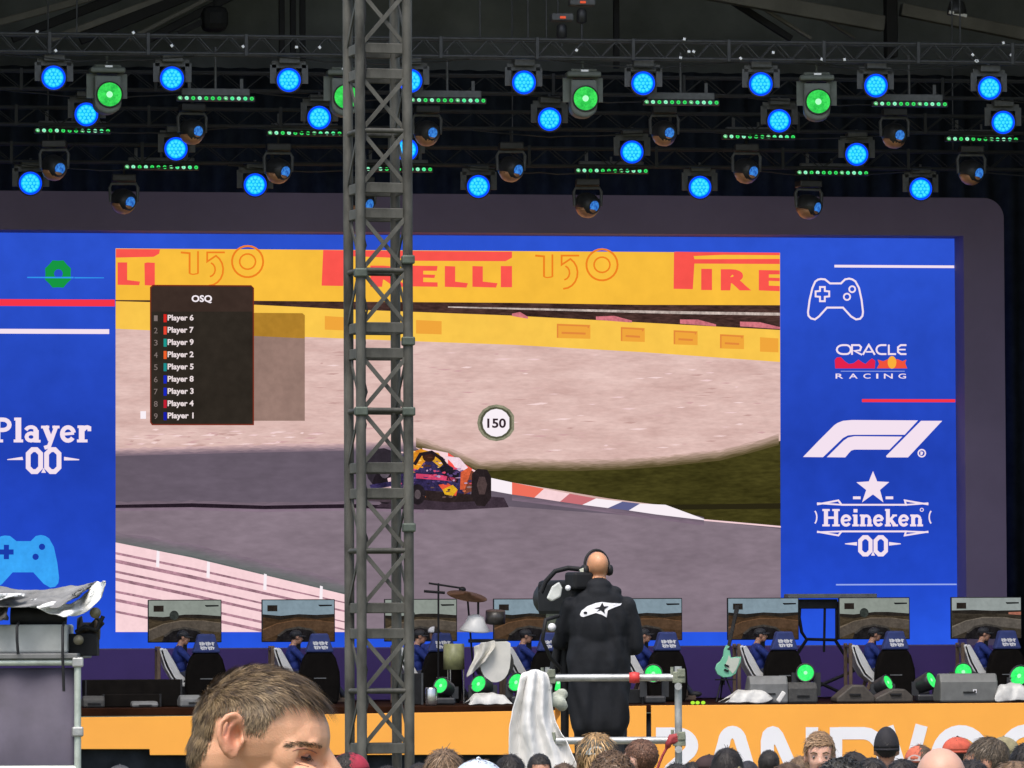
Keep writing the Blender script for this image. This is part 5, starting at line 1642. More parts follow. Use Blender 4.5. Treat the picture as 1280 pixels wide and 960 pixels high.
# ================================================================== left: scaffold tower with case and tarpaulin
LD = 50.0
l_ = lambda px, py, d=LD: at(px, py, d)
lm = LD / F
q = l_(40, 900)
t = thing('scaffold_frame', 'pale tube frame clad with a mauve grey panel at the left edge', 'scaffold', (q.x, q.y, 0))
fx = RIGHT.copy(); fx.z = 0; fx.normalize()
fn = Vector((-fx.y, fx.x, 0))                       # away from the camera
M_clad = pbr('mauve_panel', (0.075, 0.065, 0.095), 0.7, 0, 0.3, 1.6, 0.2, 6)
M_tubep = pbr('pale_green_tube', (0.50, 0.56, 0.50), 0.45, 0.3, 0.2, 7, 0.1)
LX0, LX1 = l_(-150, 900), l_(97, 900)
zt_ = l_(40, 828).z
def lp(px, dz_px, dy=0.0):
    v = l_(px, dz_px)
    w = v + fn * dy
    return Vector((w.x, w.y, v.z))
a, b = LX0.copy(), LX1.copy()
for dy in (0.0, 1.6):
    for px in (-150, 97):
        v = l_(px, 900, LD + dy)
        MB().tube((v.x, v.y, 0.02), (v.x, v.y, zt_ + .03), 0.032, n=10).build('post', M_tubep, t)
    for z in (zt_, zt_ - 0.95):
        u, v = l_(-150, 900, LD + dy), l_(97, 900, LD + dy)
        MB().tube((u.x, u.y, z), (v.x, v.y, z), 0.032, n=10).build('rail', M_tubep, t)
for px in (-150, 97):
    u, v = l_(px, 900), l_(px, 900, LD + 1.6)
    MB().tube((u.x, u.y, zt_ - .0), (v.x, v.y, zt_ - .0), 0.03, n=10).build('rail', M_tubep, t)
    for z in (zt_, zt_ - 0.62):
        MB().box((u.x, u.y, z) + Vector((0, 0, 0)) if False else Vector((u.x, u.y, z)), (0.10, 0.10, 0.09)).build('clamp', M_steel, t, bevel=0.015)
n = 24
vs = []
for i in range(n + 1):
    p = a.lerp(b, i / n) + fn * (0.05 + 0.012 * math.sin(i * 1.1))
    vs += [(p.x, p.y, 0.06), (p.x, p.y, zt_ - 0.05)]
pan = MB().add(vs, [(2 * i, 2 * i + 2, 2 * i + 3, 2 * i + 1) for i in range(n)], 0, True).build('panel', M_clad, t)
s_ = pan.modifiers.new('thick', 'SOLIDIFY'); s_.thickness = 0.012
# deck boards on top
mid = lp(-26, 900, 0.8)
rot = Matrix.Rotation(math.atan2(fx.y, fx.x), 3, 'Z')
MB().box((mid.x, mid.y, zt_ + 0.055), ((97 + 150) * lm, 1.7, 0.05), rot).build('deck', M_grey, t, bevel=0.01)
ztd = zt_ + 0.082
# pale case on the deck
c0 = lp(8, 900, 0.5)
hc = l_(10, 781).z - ztd
cs_ = thing('equipment_case', 'pale grey equipment case on top of the scaffold at the left', 'case', (c0.x, c0.y, ztd))
MB().box((c0.x, c0.y, ztd + hc / 2 + .002), (150 * lm, 0.7, hc), rot).build('box', pbr('case_pale', (0.40, 0.42, 0.40), 0.6, 0, 0.3, 2.2, 0.15), cs_, bevel=0.02)
for px in (22, 79):
    u = lp(px, 770, 0.12)
    zb = l_(px, 818 if px == 22 else 864).z
    w = lp(px, 770, -0.06)
    m = MB()
    m.path([(u.x, u.y, ztd + hc + .02), (w.x, w.y, ztd + hc - 0.02), (w.x, w.y, (ztd + hc + zb) / 2), (w.x + .01, w.y, zb)], 0.013, 6)
    tag(m.build('strap', M_dark, loc=(u.x, u.y, ztd + hc)), 'black strap hanging over the pale case, %s' % ('shorter one at the left' if px == 22 else 'longer one reaching below the top rail'), 'strap', 'black straps on the pale case')
# black lamp body lying on the case and its tarpaulin
u = lp(45, 768, 0.35)
bb = thing('follow_spot', 'black follow spot under the crumpled tarpaulin at the left', 'spotlight', (u.x, u.y, ztd + hc))
x_, y_, z_ = fx, fn, Vector((0, 0, 1))
m = MB()
m.tube(lp(10, 769, 0.3), lp(80, 771, 0.3), 0.095, 0.075, 12)
m.build('barrel', M_blackmetal, bb)
m = MB()
m.bar(lp(60, 769, .3), lp(60, 781, .3), 0.08, 0.1)
m.build('mount', M_blackmetal, bb)
# dark gear to its right
g0 = lp(105, 790, 0.45)
gg = thing('winch', 'dark greasy winch and pulley gear beside the pale case', 'winch', (g0.x, g0.y, zt_ + .08))
m = MB()
m.lathe([(0, -.1), (.10, -.1), (.12, -.06), (.06, -.05), (.06, .05), (.12, .06), (.10, .1), (0, .1)], lp(106, 786, .45), fx, 18)
m.build('drum', pbr('greasy_metal', (0.06, 0.045, 0.03), 0.5, 0.4, 0.4, 9), gg)
m = MB()
m.box(lp(100, 806, .45), (0.26, 0.3, 0.2), rot)
m.bar(lp(88, 812, .45), lp(122, 775, .4), 0.06, 0.09)
m.build('bracket', M_blackmetal, gg, bevel=0.01)
m = MB(); m.path([lp(92, 790, .3), lp(104, 783, .25), lp(118, 788, .28), lp(126, 770, .3)], 0.022, 6)
m.build('hose', M_dark, gg)
for px, py, r_ in ((117, 766, .05), (96, 800, .045)):
    m = MB(); m.lathe([(0, -.03), (r_, -.03), (r_, .03), (0, .03)], lp(px, py, .2), fn, 14)
    m.build('pulley', pbr('dull_brass', (0.22, 0.2, 0.14), 0.5, 0.5, 0.3, 9), gg)
# tarpaulin: a crumpled sheet with folds, white inside, grey outside
r5 = random.Random(8)
def tarp(name, top, bot, nn, mat, label, dep, amp=6):
    rows = []
    for j in range(9):
        v = j / 8
        row = []
        for i in range(nn):
            u = i / (nn - 1)
            def ip(pl):
                s = u * (len(pl) - 1)
                k = min(int(s), len(pl) - 2)
                f = s - k
                return pl[k][0] * (1 - f) + pl[k + 1][0] * f, pl[k][1] * (1 - f) + pl[k + 1][1] * f
            (ax, ay), (bx, by) = ip(top), ip(bot)
            px = ax + (bx - ax) * v + r5.uniform(-1.2, 1.2)
            py = ay + (by - ay) * v + r5.uniform(-1.4, 1.4)
            dy = dep * (1 - v) + 0.09 * math.sin(i * 1.7 + 4 * v) + 0.06 * math.sin(7 * v + i) + r5.uniform(-.03, .03)
            row.append(lp(px, py, dy))
        rows.append(row)
    return cloth(name, rows, mat, label, 'tarpaulin', 0.008, crumple=(0.04, 0.2))
M_tarpg = pbr('tarp_grey', (0.20, 0.20, 0.195), 0.8, 0, 0.45, 3.5, 0.3)
M_tarpw = pbr('tarp_white', (0.74, 0.75, 0.73), 0.8, 0, 0.15, 4, 0.2)
tarp('tarpaulin', [(-30, 730), (20, 738), (60, 737), (90, 731), (112, 728), (118, 727)], [(-30, 762), (10, 758), (40, 760), (70, 760), (88, 750), (102, 738)], 14, M_tarpg, 'grey crumpled tarpaulin folded over the black follow spot', 0.55)
tarp('tarpaulin', [(36, 749), (60, 750), (84, 756), (98, 747), (110, 736), (118, 727)], [(48, 760), (66, 769), (88, 770), (108, 766), (124, 748), (133, 727)], 13, M_tarpw, 'white inside fold of the tarpaulin hanging right of the follow spot', 0.22)
tarp('tarpaulin', [(-30, 736), (0, 742), (16, 741), (28, 744)], [(-30, 752), (0, 750), (18, 744), (30, 744)], 8, M_tarpw, 'white flap of tarpaulin at the far left edge', 0.25)
tarp('tarpaulin', [(-30, 750), (-8, 752), (2, 755), (8, 756)], [(-30, 776), (-8, 774), (2, 776), (9, 776)], 7, pbr('tarp_dark', (0.07, 0.065, 0.06), 0.6, 0, 0.4, 5, 0.3), 'dark torn end of sheet below the white flap at the far left', 0.2)

# ================================================================== scaffold platform of the cameraman
SD = 37.4
s_at = lambda px, py, dy=0.0: at(px, py, SD + dy)
sm_ = SD / F
def up_from(px, dy):
    v = s_at(px, 900, dy)
    return v.x, v.y
PLZ = s_at(760, 1018).z
t = thing('camera_platform', 'scaffold tube platform with guard rails under the cameraman', 'scaffold', (*up_from(768, 0.9), 0))
zr, zr2 = s_at(768, 847).z, s_at(768, 925.5).z
POSTS = {}
for px, dy, ptop in ((686, 0.0, 836), (848, 0.0, 833), (686, 1.7, 836), (848, 1.7, 836)):
    vx_, vy_ = up_from(px, dy)
    POSTS[(px, dy)] = Vector((vx_, vy_, 0))
    MB().tube((vx_, vy_, 0.02), (vx_, vy_, s_at(px, ptop).z), 0.0245, n=12).build('post', M_steel, t)
    MB().box((vx_, vy_, 0.015), (0.15, 0.15, 0.03)).build('base_plate', M_steel, t)
def rail(a, b, z, ext=0.08):
    p, q = POSTS[a].copy(), POSTS[b].copy()
    d = (q - p).normalized()
    p, q = p - d * ext - fn * 0.05 * (a[1] == b[1] == 0), q + d * ext - fn * 0.05 * (a[1] == b[1] == 0)
    p.z = q.z = z
    MB().tube(p, q, 0.0245, n=12).build('guard_rail', M_steel, t)
rail((686, 0.0), (848, 0.0), zr, 0.02)
rail((686, 0.0), (848, 0.0), zr2, 0.02)
for px in (686, 848):
    rail((px, 0.0), (px, 1.7), zr - .06)
    rail((px, 0.0), (px, 1.7), zr2 - .06)
rail((686, 1.7), (848, 1.7), PLZ - .12)
rail((686, 0.0), (848, 0.0), PLZ - .12)
for px in (686, 848):
    for z in (zr, zr2):
        v = POSTS[(px, 0.0)]
        m = MB()
        m.box((v.x, v.y - .025, z), (0.085, 0.10, 0.075), rot)
        m.box((v.x + .01, v.y - .06, z + .03), (0.05, 0.05, 0.055), rot)
        m.tube((v.x - .05, v.y - .05, z + .02), (v.x - .05, v.y - .05, z + .07), 0.012)
        m.build('coupler', pbr('weathered_coupler', (0.22, 0.24, 0.18), 0.6, 0.4, 0.4, 12, 0.3), t, bevel=0.01)
p = POSTS[(686, 0.0)].lerp(POSTS[(848, 1.7)], 0.5)
for k in range(6):
    v = Vector((p.x, p.y, PLZ - 0.03)) + fn * (-0.72 + k * 0.29)
    MB().box(v, (1.02, 0.27, 0.05), rot).build('board', pbr('scaffold_board', (0.30, 0.24, 0.16), 0.8, 0, 0.3, 3, 0.2, stretch=(0.3, 3, 3)), t, bevel=0.006)
# red clamp on the top rail, red strap on the right post
v = s_at(793, 847, -0.08)
rc = tag(MB().lathe([(0.0, -0.034), (0.034, -0.034), (0.040, 0), (0.034, 0.034), (0.0, 0.034)], v, fx, 14).build('rail_clamp', pbr('red_plastic', (0.62, 0.045, 0.04), 0.5, 0, 0.1, 6), loc=v), 'red clamp round the top guard rail in front of the cameraman', 'clamp')
M_redcloth = pbr('red_ribbon', (0.36, 0.045, 0.05), 0.7, 0, 0.3, 20)
m = MB()
for k in range(3):
    m.path([s_at(846 + k, 920 + 3 * k, -.06), s_at(840 - k, 922 + 2 * k, -.075), s_at(835, 929 + k, -.07), s_at(833 + 2 * k, 936 - k, -.06)], [0.02, 0.028, 0.022, 0.01], 6)
m.path([s_at(834, 934, -.06), s_at(828, 945, -.06), s_at(822, 960, -.05), s_at(816, 990, -.03)], 0.010, 6)
tag(m.build('red_strap', M_redcloth, loc=s_at(846, 921, -.06)), 'red strap knotted round the right scaffold post, its tail hanging down', 'strap')
# white sheet hanging over the left rail
rows = []
LE = [(657, 842), (650, 848), (646, 866), (640, 890), (636, 912), (638, 935), (638, 960), (636, 1010)]
RE = [(682, 839), (687, 846), (689, 868), (690, 896), (700, 915), (712, 937), (722, 960), (738, 1010)]
nn = 17
for (ax, ay), (bx, by) in zip(LE, RE):
    row = []
    for i in range(nn):
        u = i / (nn - 1)
        ph = u * 17 + ay * 0.012
        k = min(1, (ay - 838) / 60)
        row.append(s_at(ax + (bx - ax) * u, ay + (by - ay) * u - 5 * math.sin(u * math.pi) * (1 - k), -0.13 + (0.045 * math.sin(ph) + 0.03 * math.sin(ph * 0.47 + 2)) * (0.35 + k) + 0.06 * (u - .5) ** 2))
    rows.append(row)
back = [[p + fn * 0.22 + Vector((0, 0, -0.05 - 0.02 * j)) for p in rows[0]] for j in range(1)]
cloth('white_sheet', [[p + fn * 0.2 - Vector((0, 0, 0.32)) for p in rows[0]]] + [[p + fn * 0.17 - Vector((0, 0, 0.02)) for p in rows[0]]] + rows, pbr('white_sheet', (0.80, 0.79, 0.77), 0.85, 0, 0.04, 4, 0.1), 'big white sheet draped over the left rail of the camera platform', 'sheet', 0.006, loc=rows[0][8], crumple=(0.05, 0.26))
# broadcast camera on a tripod
cx0 = s_at(706, 745, 1.0)
t = thing('broadcast_camera', 'bulky black broadcast camera with pale side panel left of the cameraman', 'camera', (cx0.x, cx0.y, PLZ))
cr = Matrix.Rotation(math.atan2(fx.y, fx.x) + 0.55, 3, 'Z')
cm = lambda px, py, dy=1.0: s_at(px, py, dy)
MB().box(cm(708, 747), (0.20, 0.46, 0.24), cr).build('body', M_blackmetal, t, bevel=0.03)
MB().prism([cm(683, 748, .72), cm(690, 733, .72), cm(699, 727, .72), cm(703, 735, .72), (cm(701, 746, .72)), cm(690, 752, .72)], fn * 0.05).build('side_panel', pbr('pale_panel', (0.55, 0.57, 0.54), 0.5, 0, 0.25, 9), t, bevel=0.01)
m = MB(); m.path([cm(676, 741, .9), cm(682, 727, .9), cm(694, 714, .9), cm(710, 710, .9), cm(730, 712, .9)], 0.017, 8)
m.build('handle', M_blackmetal, t)
MB().box(cm(724, 726, .8), (0.16, 0.14, 0.12), cr).build('viewfinder', M_blackmetal, t, bevel=0.02)
MB().box(cm(730, 717, .78), (0.035, 0.03, 0.075), Matrix.Rotation(-.5, 3, 'Y')).build('viewfinder_label', pbr('pale_label', (0.6, 0.62, 0.5), 0.6, 0, 0.1, 9), t)
MB().tube(cm(700, 750, 1.15), cm(688, 748, 1.75), 0.10, 0.125, 18).build('lens', M_dark, t)
MB().ell(cm(710, 735, .70), (0.02, 0.02, 0.02), nu=8, nv=6).build('tally_lamp', M_print, t)
MB().box(cm(706, 776), (0.17, 0.26, 0.15), cr).build('pan_head', pbr('olive_metal', (0.09, 0.10, 0.07), 0.6, 0.2, 0.4, 14, 0.2), t, bevel=0.03)
MB().ell(cm(690, 784, .74), (0.028, 0.028, 0.028)).build('knob', M_print, t)
for a_, b_ in (((703, 782), (690, 850)), ((710, 782), (727, 850)), ((706, 782), (706, 850))):
    u, w = cm(*a_), cm(*b_)
    w = u + (w - u) * ((u.z - PLZ) / (u.z - w.z))
    MB().tube(u, w, 0.034, 0.024, 10).build('tripod_leg', M_blackmetal, t)
m = MB(); m.path([cm(698, 770, .7), cm(682, 775, .5), cm(678, 800, .5), cm(688, 822, .6), cm(700, 835, .7)], 0.014, 6)
m.build('cable', M_dark, t)
MB().tube(cm(712, 772, .95), cm(724, 788, .82), 0.014).build('pan_bar', M_blackmetal, t)
# small things hung on the left post
v = s_at(697, 874, .3)
o = thing('rag', 'pale rag bunched on the left scaffold post above the orange tag', 'rag', v)
m = MB()
for k in range(9):
    a_ = k * 0.8
    m.ell(v + Vector((0.03 * math.cos(a_), 0.03 * math.sin(a_), 0.035 - 0.010 * k)), (0.045, 0.03, 0.04), nu=8, nv=6)
link_mesh('cloth', remeshed(m, 0.012, 3), [pbr('rag_grey', (0.42, 0.45, 0.38), 0.85, 0, 0.3, 12, 0.3)], o)
bpy.data.objects[-1] if False else None
for ch in KIDS[o.name]:
    for vv in ch.data.vertices: vv.co -= v
m = MB().prism([s_at(693.5, 885, .3), s_at(697, 883, .3), s_at(701, 887, .3), s_at(700, 894, .3), s_at(696.5, 899, .3), s_at(694, 905, .3)], fn * 0.02)
tag(m.build('orange_tag', pbr('orange_plastic', (0.75, 0.26, 0.03), 0.5, 0, 0.1, 9), loc=s_at(696, 890, .3), bevel=0.004), 'small orange tag hanging beside the left scaffold post', 'tag')
# ================================================================== people
SKINS = {}
def skin(k):
    cols = {'a': (0.50, 0.265, 0.17), 'b': (0.44, 0.215, 0.13), 'c': (0.60, 0.345, 0.25), 'd': (0.34, 0.16, 0.09)}
    return pbr('skin_' + k, cols[k], 0.5, 0, 0.14, 9, 0.08, 90, sss=0.12)
def rotz(a): return Matrix.Rotation(a, 3, 'Z')
def rotx(a): return Matrix.Rotation(a, 3, 'X')
class Prims:
    def __init__(s): s.p = []
    def e(s, c, r, mat, rot=None):
        s.p.append(('e', Vector(c), r if isinstance(r, (tuple, list)) else (r, r, r), rot, mat)); return s
    def c(s, a, b, ra, rb, mat):
        s.p.append(('c', Vector(a), Vector(b), ra, rb, mat)); return s
    def mesh(s, voxel, it, mats):
        mb = MB()
        for q in s.p:
            if q[0] == 'e':
                mb.ell(q[1], q[2], q[3], 18, 12)
            else:
                _, a, b, ra, rb, m = q
                mb.ell(a, ra, None, 12, 8).ell(b, rb, None, 12, 8)
                if (b - a).length > 1e-4:
                    mb.tube(a, b, ra, rb, 12)
        me = remeshed(mb, voxel, it)
        n = len(me.polygons)
        cen = np.empty(n * 3); me.polygons.foreach_get('center', cen); cen = cen.reshape(-1, 3)
        best = np.full(n, 1e9); idx = np.zeros(n, int)
        for q in s.p:
            if q[0] == 'e':
                loc = cen - np.array(q[1])
                if q[3] is not None:
                    loc = loc @ np.array(q[3])
                rr = np.array(q[2])
                k = np.linalg.norm(loc / rr, axis=1)
                d = (k - 1) * rr.min()
            else:
                a, b = np.array(q[1]), np.array(q[2])
                ab = b - a
                t = np.clip((cen - a) @ ab / max(1e-9, ab @ ab), 0, 1)
                d = np.linalg.norm(cen - (a + t[:, None] * ab), axis=1) - (q[3] + (q[4] - q[3]) * t)
            w = d < best
            best[w] = d[w]; idx[w] = q[-1]
        me.polygons.foreach_set('material_index', idx.astype(np.int32))
        me.polygons.foreach_set('use_smooth', np.ones(n, bool))
        for m in mats: me.materials.append(m)
        return me
def hand(P, wrist, fwd, palm_n, mat, s=1.0, curl=0.35):
    """palm with five unequal, bent fingers; fwd along the hand, palm_n out of the palm"""
    f = Vector(fwd).normalized(); nrm = Vector(palm_n); nrm = (nrm - f * nrm.dot(f)).normalized(); side = f.cross(nrm)
    w = Vector(wrist)
    P.c(w, w + f * 0.035 * s, 0.026 * s, 0.03 * s, mat)
    R3 = Matrix((side, f, nrm)).transposed()
    P.e(w + f * 0.055 * s, (0.040 * s, 0.05 * s, 0.017 * s), mat, R3)
    for k, (off, ln) in enumerate(((-0.030, 0.062), (-0.010, 0.076), (0.011, 0.072), (0.031, 0.056))):
        b0 = w + f * 0.095 * s + side * off * s
        d1 = (f + nrm * curl).normalized(); d2 = (f + nrm * curl * 2.4).normalized()
        b1 = b0 + d1 * ln * 0.5 * s; b2 = b1 + d2 * ln * 0.55 * s
        P.c(b0, b1, 0.0105 * s, 0.0095 * s, mat).c(b1, b2, 0.0095 * s, 0.0075 * s, mat)
    t0 = w + f * 0.03 * s - side * 0.032 * s
    t1 = t0 + (f * 0.7 - side * 0.7 + nrm * 0.3).normalized() * 0.038 * s
    P.c(t0, t1, 0.013 * s, 0.011 * s, mat).c(t1, t1 + (f * 0.95 - side * 0.2 + nrm * 0.4).normalized() * 0.032 * s, 0.011 * s, 0.009 * s, mat)
def head_prims(P, X, mat, s=1.0, lip=None, nose=1.0, ears=True, jaw=1.0):
    """X maps head space (x right, y forward, z up, origin between the ears) to body space"""
    R3 = X.to_3x3()
    q = lambda x, y, z: X @ Vector((x * s, y * s, z * s))
    P.e(q(0, -0.014, 0.036), (0.074 * s, 0.094 * s, 0.086 * s), mat, R3)
    P.e(q(0, 0.030, 0.022), (0.064 * s, 0.058 * s, 0.068 * s), mat, R3)
    P.e(q(0, 0.036, -0.038), (0.056 * s, 0.052 * s, 0.072 * s), mat, R3)
    P.e(q(0, 0.046, -0.078), (0.042 * s * jaw, 0.038 * s, 0.034 * s), mat, R3)
    P.e(q(0, 0.074, 0.022), (0.045 * s, 0.018 * s, 0.014 * s), mat, R3)
    for sx in (-1, 1):
        P.e(q(sx * 0.036, 0.066, -0.022), (0.020 * s, 0.016 * s, 0.016 * s), mat, R3)
        if ears:
            P.e(q(sx * 0.076, -0.006, -0.006), (0.010 * s, 0.019 * s, 0.031 * s), mat, R3 @ rotz(-sx * 0.35))
    P.c(q(0, 0.086, 0.008), q(0, 0.106, -0.030), 0.0085 * s, 0.0125 * s, mat)
    for sx in (-1, 1):
        P.e(q(sx * 0.012, 0.096, -0.032), 0.0085 * s, mat)
    if lip is not None:
        P.e(q(0, 0.088, -0.061), (0.020 * s, 0.007 * s, 0.0055 * s), lip, R3)
def face_bits(t, X, s, hairm, glasses=False, brow=True):
    q = lambda x, y, z: X @ Vector((x * s, y * s, z * s))
    dark = pbr('eye_dark', (0.03, 0.02, 0.015), 0.2, 0, 0.1, 9)
    wh = pbr('eye_soft', (0.30, 0.24, 0.21), 0.3, 0, 0.1, 9)
    for sx in (-1, 1):
        e = MB().ell(q(sx * 0.031, 0.078, 0.0), 0.0085 * s, nu=10, nv=8).build('eye', wh, t)
        MB().ell(q(sx * 0.031, 0.0825, 0.0), 0.0050 * s, nu=8, nv=6).build('iris', dark, e)
        if brow:
            MB().path([q(sx * 0.014, 0.094, 0.020), q(sx * 0.032, 0.091, 0.026), q(sx * 0.048, 0.078, 0.020)], [0.004 * s, 0.0045 * s, 0.0025 * s], 6).build('eyebrow', hairm, t)
    if glasses:
        m = MB()
        for sx in (-1, 1):
            m.path([q(sx * 0.032 + 0.023 * math.cos(a * .7), 0.100, 0.0 + 0.017 * math.sin(a * .7)) for a in range(9)], 0.0022 * s, 5, closed=True)
            m.path([q(sx * 0.056, 0.098, 0.004), q(sx * 0.074, 0.04, 0.006), q(sx * 0.078, -0.005, 0.004)], 0.0022 * s, 5)
        m.path([q(-0.010, 0.101, 0.004), q(0.010, 0.101, 0.004)], 0.0022 * s, 5)
        m.build('glasses', pbr('glasses_frame', (0.03, 0.025, 0.02), 0.3, 0, 0.1, 9), t)
def hairs(mb, rnd_, X, s, n, keep, length, flow, width=0.0045, lift=0.35, curl=0.0, rad_=(0.078, 0.099, 0.092), cen=(0, -0.014, 0.036)):
    cen = Vector(cen)
    R3 = X.to_3x3()
    k = 0
    tries = 0
    while k < n and tries < n * 12:
        tries += 1
        z = rnd_.uniform(-1, 1); a = rnd_.uniform(0, 2 * math.pi); r = math.sqrt(1 - z * z)
        d = Vector((r * math.cos(a), r * math.sin(a), z))
        p = cen + Vector((d.x * rad_[0], d.y * rad_[1], d.z * rad_[2]))
        if not keep(p): continue
        k += 1
        nrm = Vector((d.x / rad_[0], d.y / rad_[1], d.z / rad_[2])).normalized()
        fl = flow(p, nrm)
        fl = (fl - nrm * fl.dot(nrm))
        fl = fl.normalized() if fl.length > 1e-5 else Vector((0, 0, -1))
        fl = (fl + Vector((rnd_.gauss(0, .2), rnd_.gauss(0, .2), rnd_.gauss(0, .16)))).normalized()
        L = length(p) * rnd_.uniform(0.7, 1.25)
        side = fl.cross(nrm).normalized()
        pts = []
        ph = rnd_.uniform(0, 6.28)
        for j in range(4):
            u = j / 3
            w = p + fl * L * u + nrm * (lift * L * math.sin(u * 2.2) * 0.30 + 0.001 - 0.10 * L * u * u)
            if curl:
                w = w + side * curl * math.sin(u * 9 + ph) + nrm * curl * (1 + math.cos(u * 9 + ph)) * 0.6
            pts.append(w)
        ww = width * rnd_.uniform(0.6, 1.3)
        vs = []
        for j, w in enumerate(pts):
            h = ww * (1, 0.95, 0.7, 0.12)[j]
            tw = (side + nrm * rnd_.uniform(-.5, .5)).normalized()
            vs += [X @ ((w - tw * h / 2) * s), X @ ((w + tw * h / 2) * s)]
        mb.add(vs, [(2 * j, 2 * j + 1, 2 * j + 3, 2 * j + 2) for j in range(3)], rnd_.choice([0, 0, 1, 2]), True)
def hair_shell(mb, X, s, keep, rad_=(0.078, 0.099, 0.092), cen=(0, -0.014, 0.036), nu=36, nv=24, rough=0.003, rnd_=None):
    cen = Vector(cen)
    pts = {}
    for j in range(nv + 1):
        for i in range(nu):
            a = -math.pi / 2 + math.pi * j / nv; t = 2 * math.pi * i / nu
            g = 1 + (rnd_.uniform(-rough, rough) * 10 if rnd_ else 0)
            pts[j, i] = cen + Vector((rad_[0] * math.cos(a) * math.cos(t), rad_[1] * math.cos(a) * math.sin(t), rad_[2] * math.sin(a))) * g
    ks = list(pts)
    im = {k: n for n, k in enumerate(ks)}
    fs = []
    for j in range(nv):
        for i in range(nu):
            f = [(j, i), (j, (i + 1) % nu), (j + 1, (i + 1) % nu), (j + 1, i)]
            if all(keep(pts[k]) for k in f):
                fs.append([im[k] for k in f])
    mb.add([X @ (pts[k] * s) for k in ks], fs, 0, True)
def hair_mats(nm, c):
    return [pbr('hair_' + nm, c, 0.6, 0, 0.5, 60, 0.6, 150), pbr('hair_%s_light' % nm, tuple(min(1, v * 1.7 + .01) for v in c), 0.45, 0, 0.3, 40), pbr('hair_%s_deep' % nm, tuple(v * 0.55 for v in c), 0.5, 0, 0.3, 40)]
HAIRLINE = lambda p: p.z > (0.055 if p.y > 0.05 else (0.012 if p.y > 0.012 else (0.03 - 0.6 * abs(p.y - 0.0) if p.y > -0.02 else -0.055)))
def add_hair(t, X, s, style, nm, c, seed):
    r = random.Random(seed)
    mb = MB()
    M_ = hair_mats(nm, c)
    crown = Vector((0, -0.05, 0.12))
    if style == 'short':
        hair_shell(mb, X, s, HAIRLINE, rnd_=r)
        hairs(mb, r, X, s, 900, HAIRLINE, lambda p: 0.018 + 0.016 * max(0, p.z) / 0.1, lambda p, n: (p - crown) + Vector((0, 0.02, -0.03)), 0.0032, 0.25)
    elif style == 'crop':
        hair_shell(mb, X, s, HAIRLINE, (0.0765, 0.0965, 0.089), rnd_=r)
        hairs(mb, r, X, s, 700, HAIRLINE, lambda p: 0.012, lambda p, n: (p - crown) + Vector((0, 0, -0.02)), 0.003)
    elif style == 'long':
        kp = lambda p: p.z > 0.058 or p.y < 0.005
        hair_shell(mb, X, s, lambda p: kp(p) and p.z > -0.03, (0.081, 0.102, 0.095), rnd_=r)
        hairs(mb, r, X, s, 1100, kp, lambda p: (0.05 if p.z > .04 else 0.10 + 0.10 * r.random()), lambda p, n: (p - crown) * 0.25 + Vector((0, 0, -0.16)), 0.0045, 0.12, 0.0015)
    elif style == 'curly':
        kp = lambda p: p.z > 0.04 or p.y < 0.0
        hair_shell(mb, X, s, kp, (0.083, 0.103, 0.098), rnd_=r, rough=0.006)
        hairs(mb, r, X, s, 1500, kp, lambda p: 0.030, lambda p, n: (p - crown) + Vector((r.gauss(0, .08), r.gauss(0, .08), r.gauss(0, .05))), 0.0048, 0.4, 0.0055)
    elif style == 'swept':
        kp = lambda p: HAIRLINE(p) or (p.y < 0.0 and p.z > -0.09)
        hair_shell(mb, X, s, kp, (0.081, 0.101, 0.096), rnd_=r)
        hairs(mb, r, X, s, 1200, kp, lambda p: 0.035, lambda p, n: Vector((1.0, -0.3, -0.3 if p.z > .06 else -1)), 0.004, 0.25)
    mb.build('hair', M_, t)
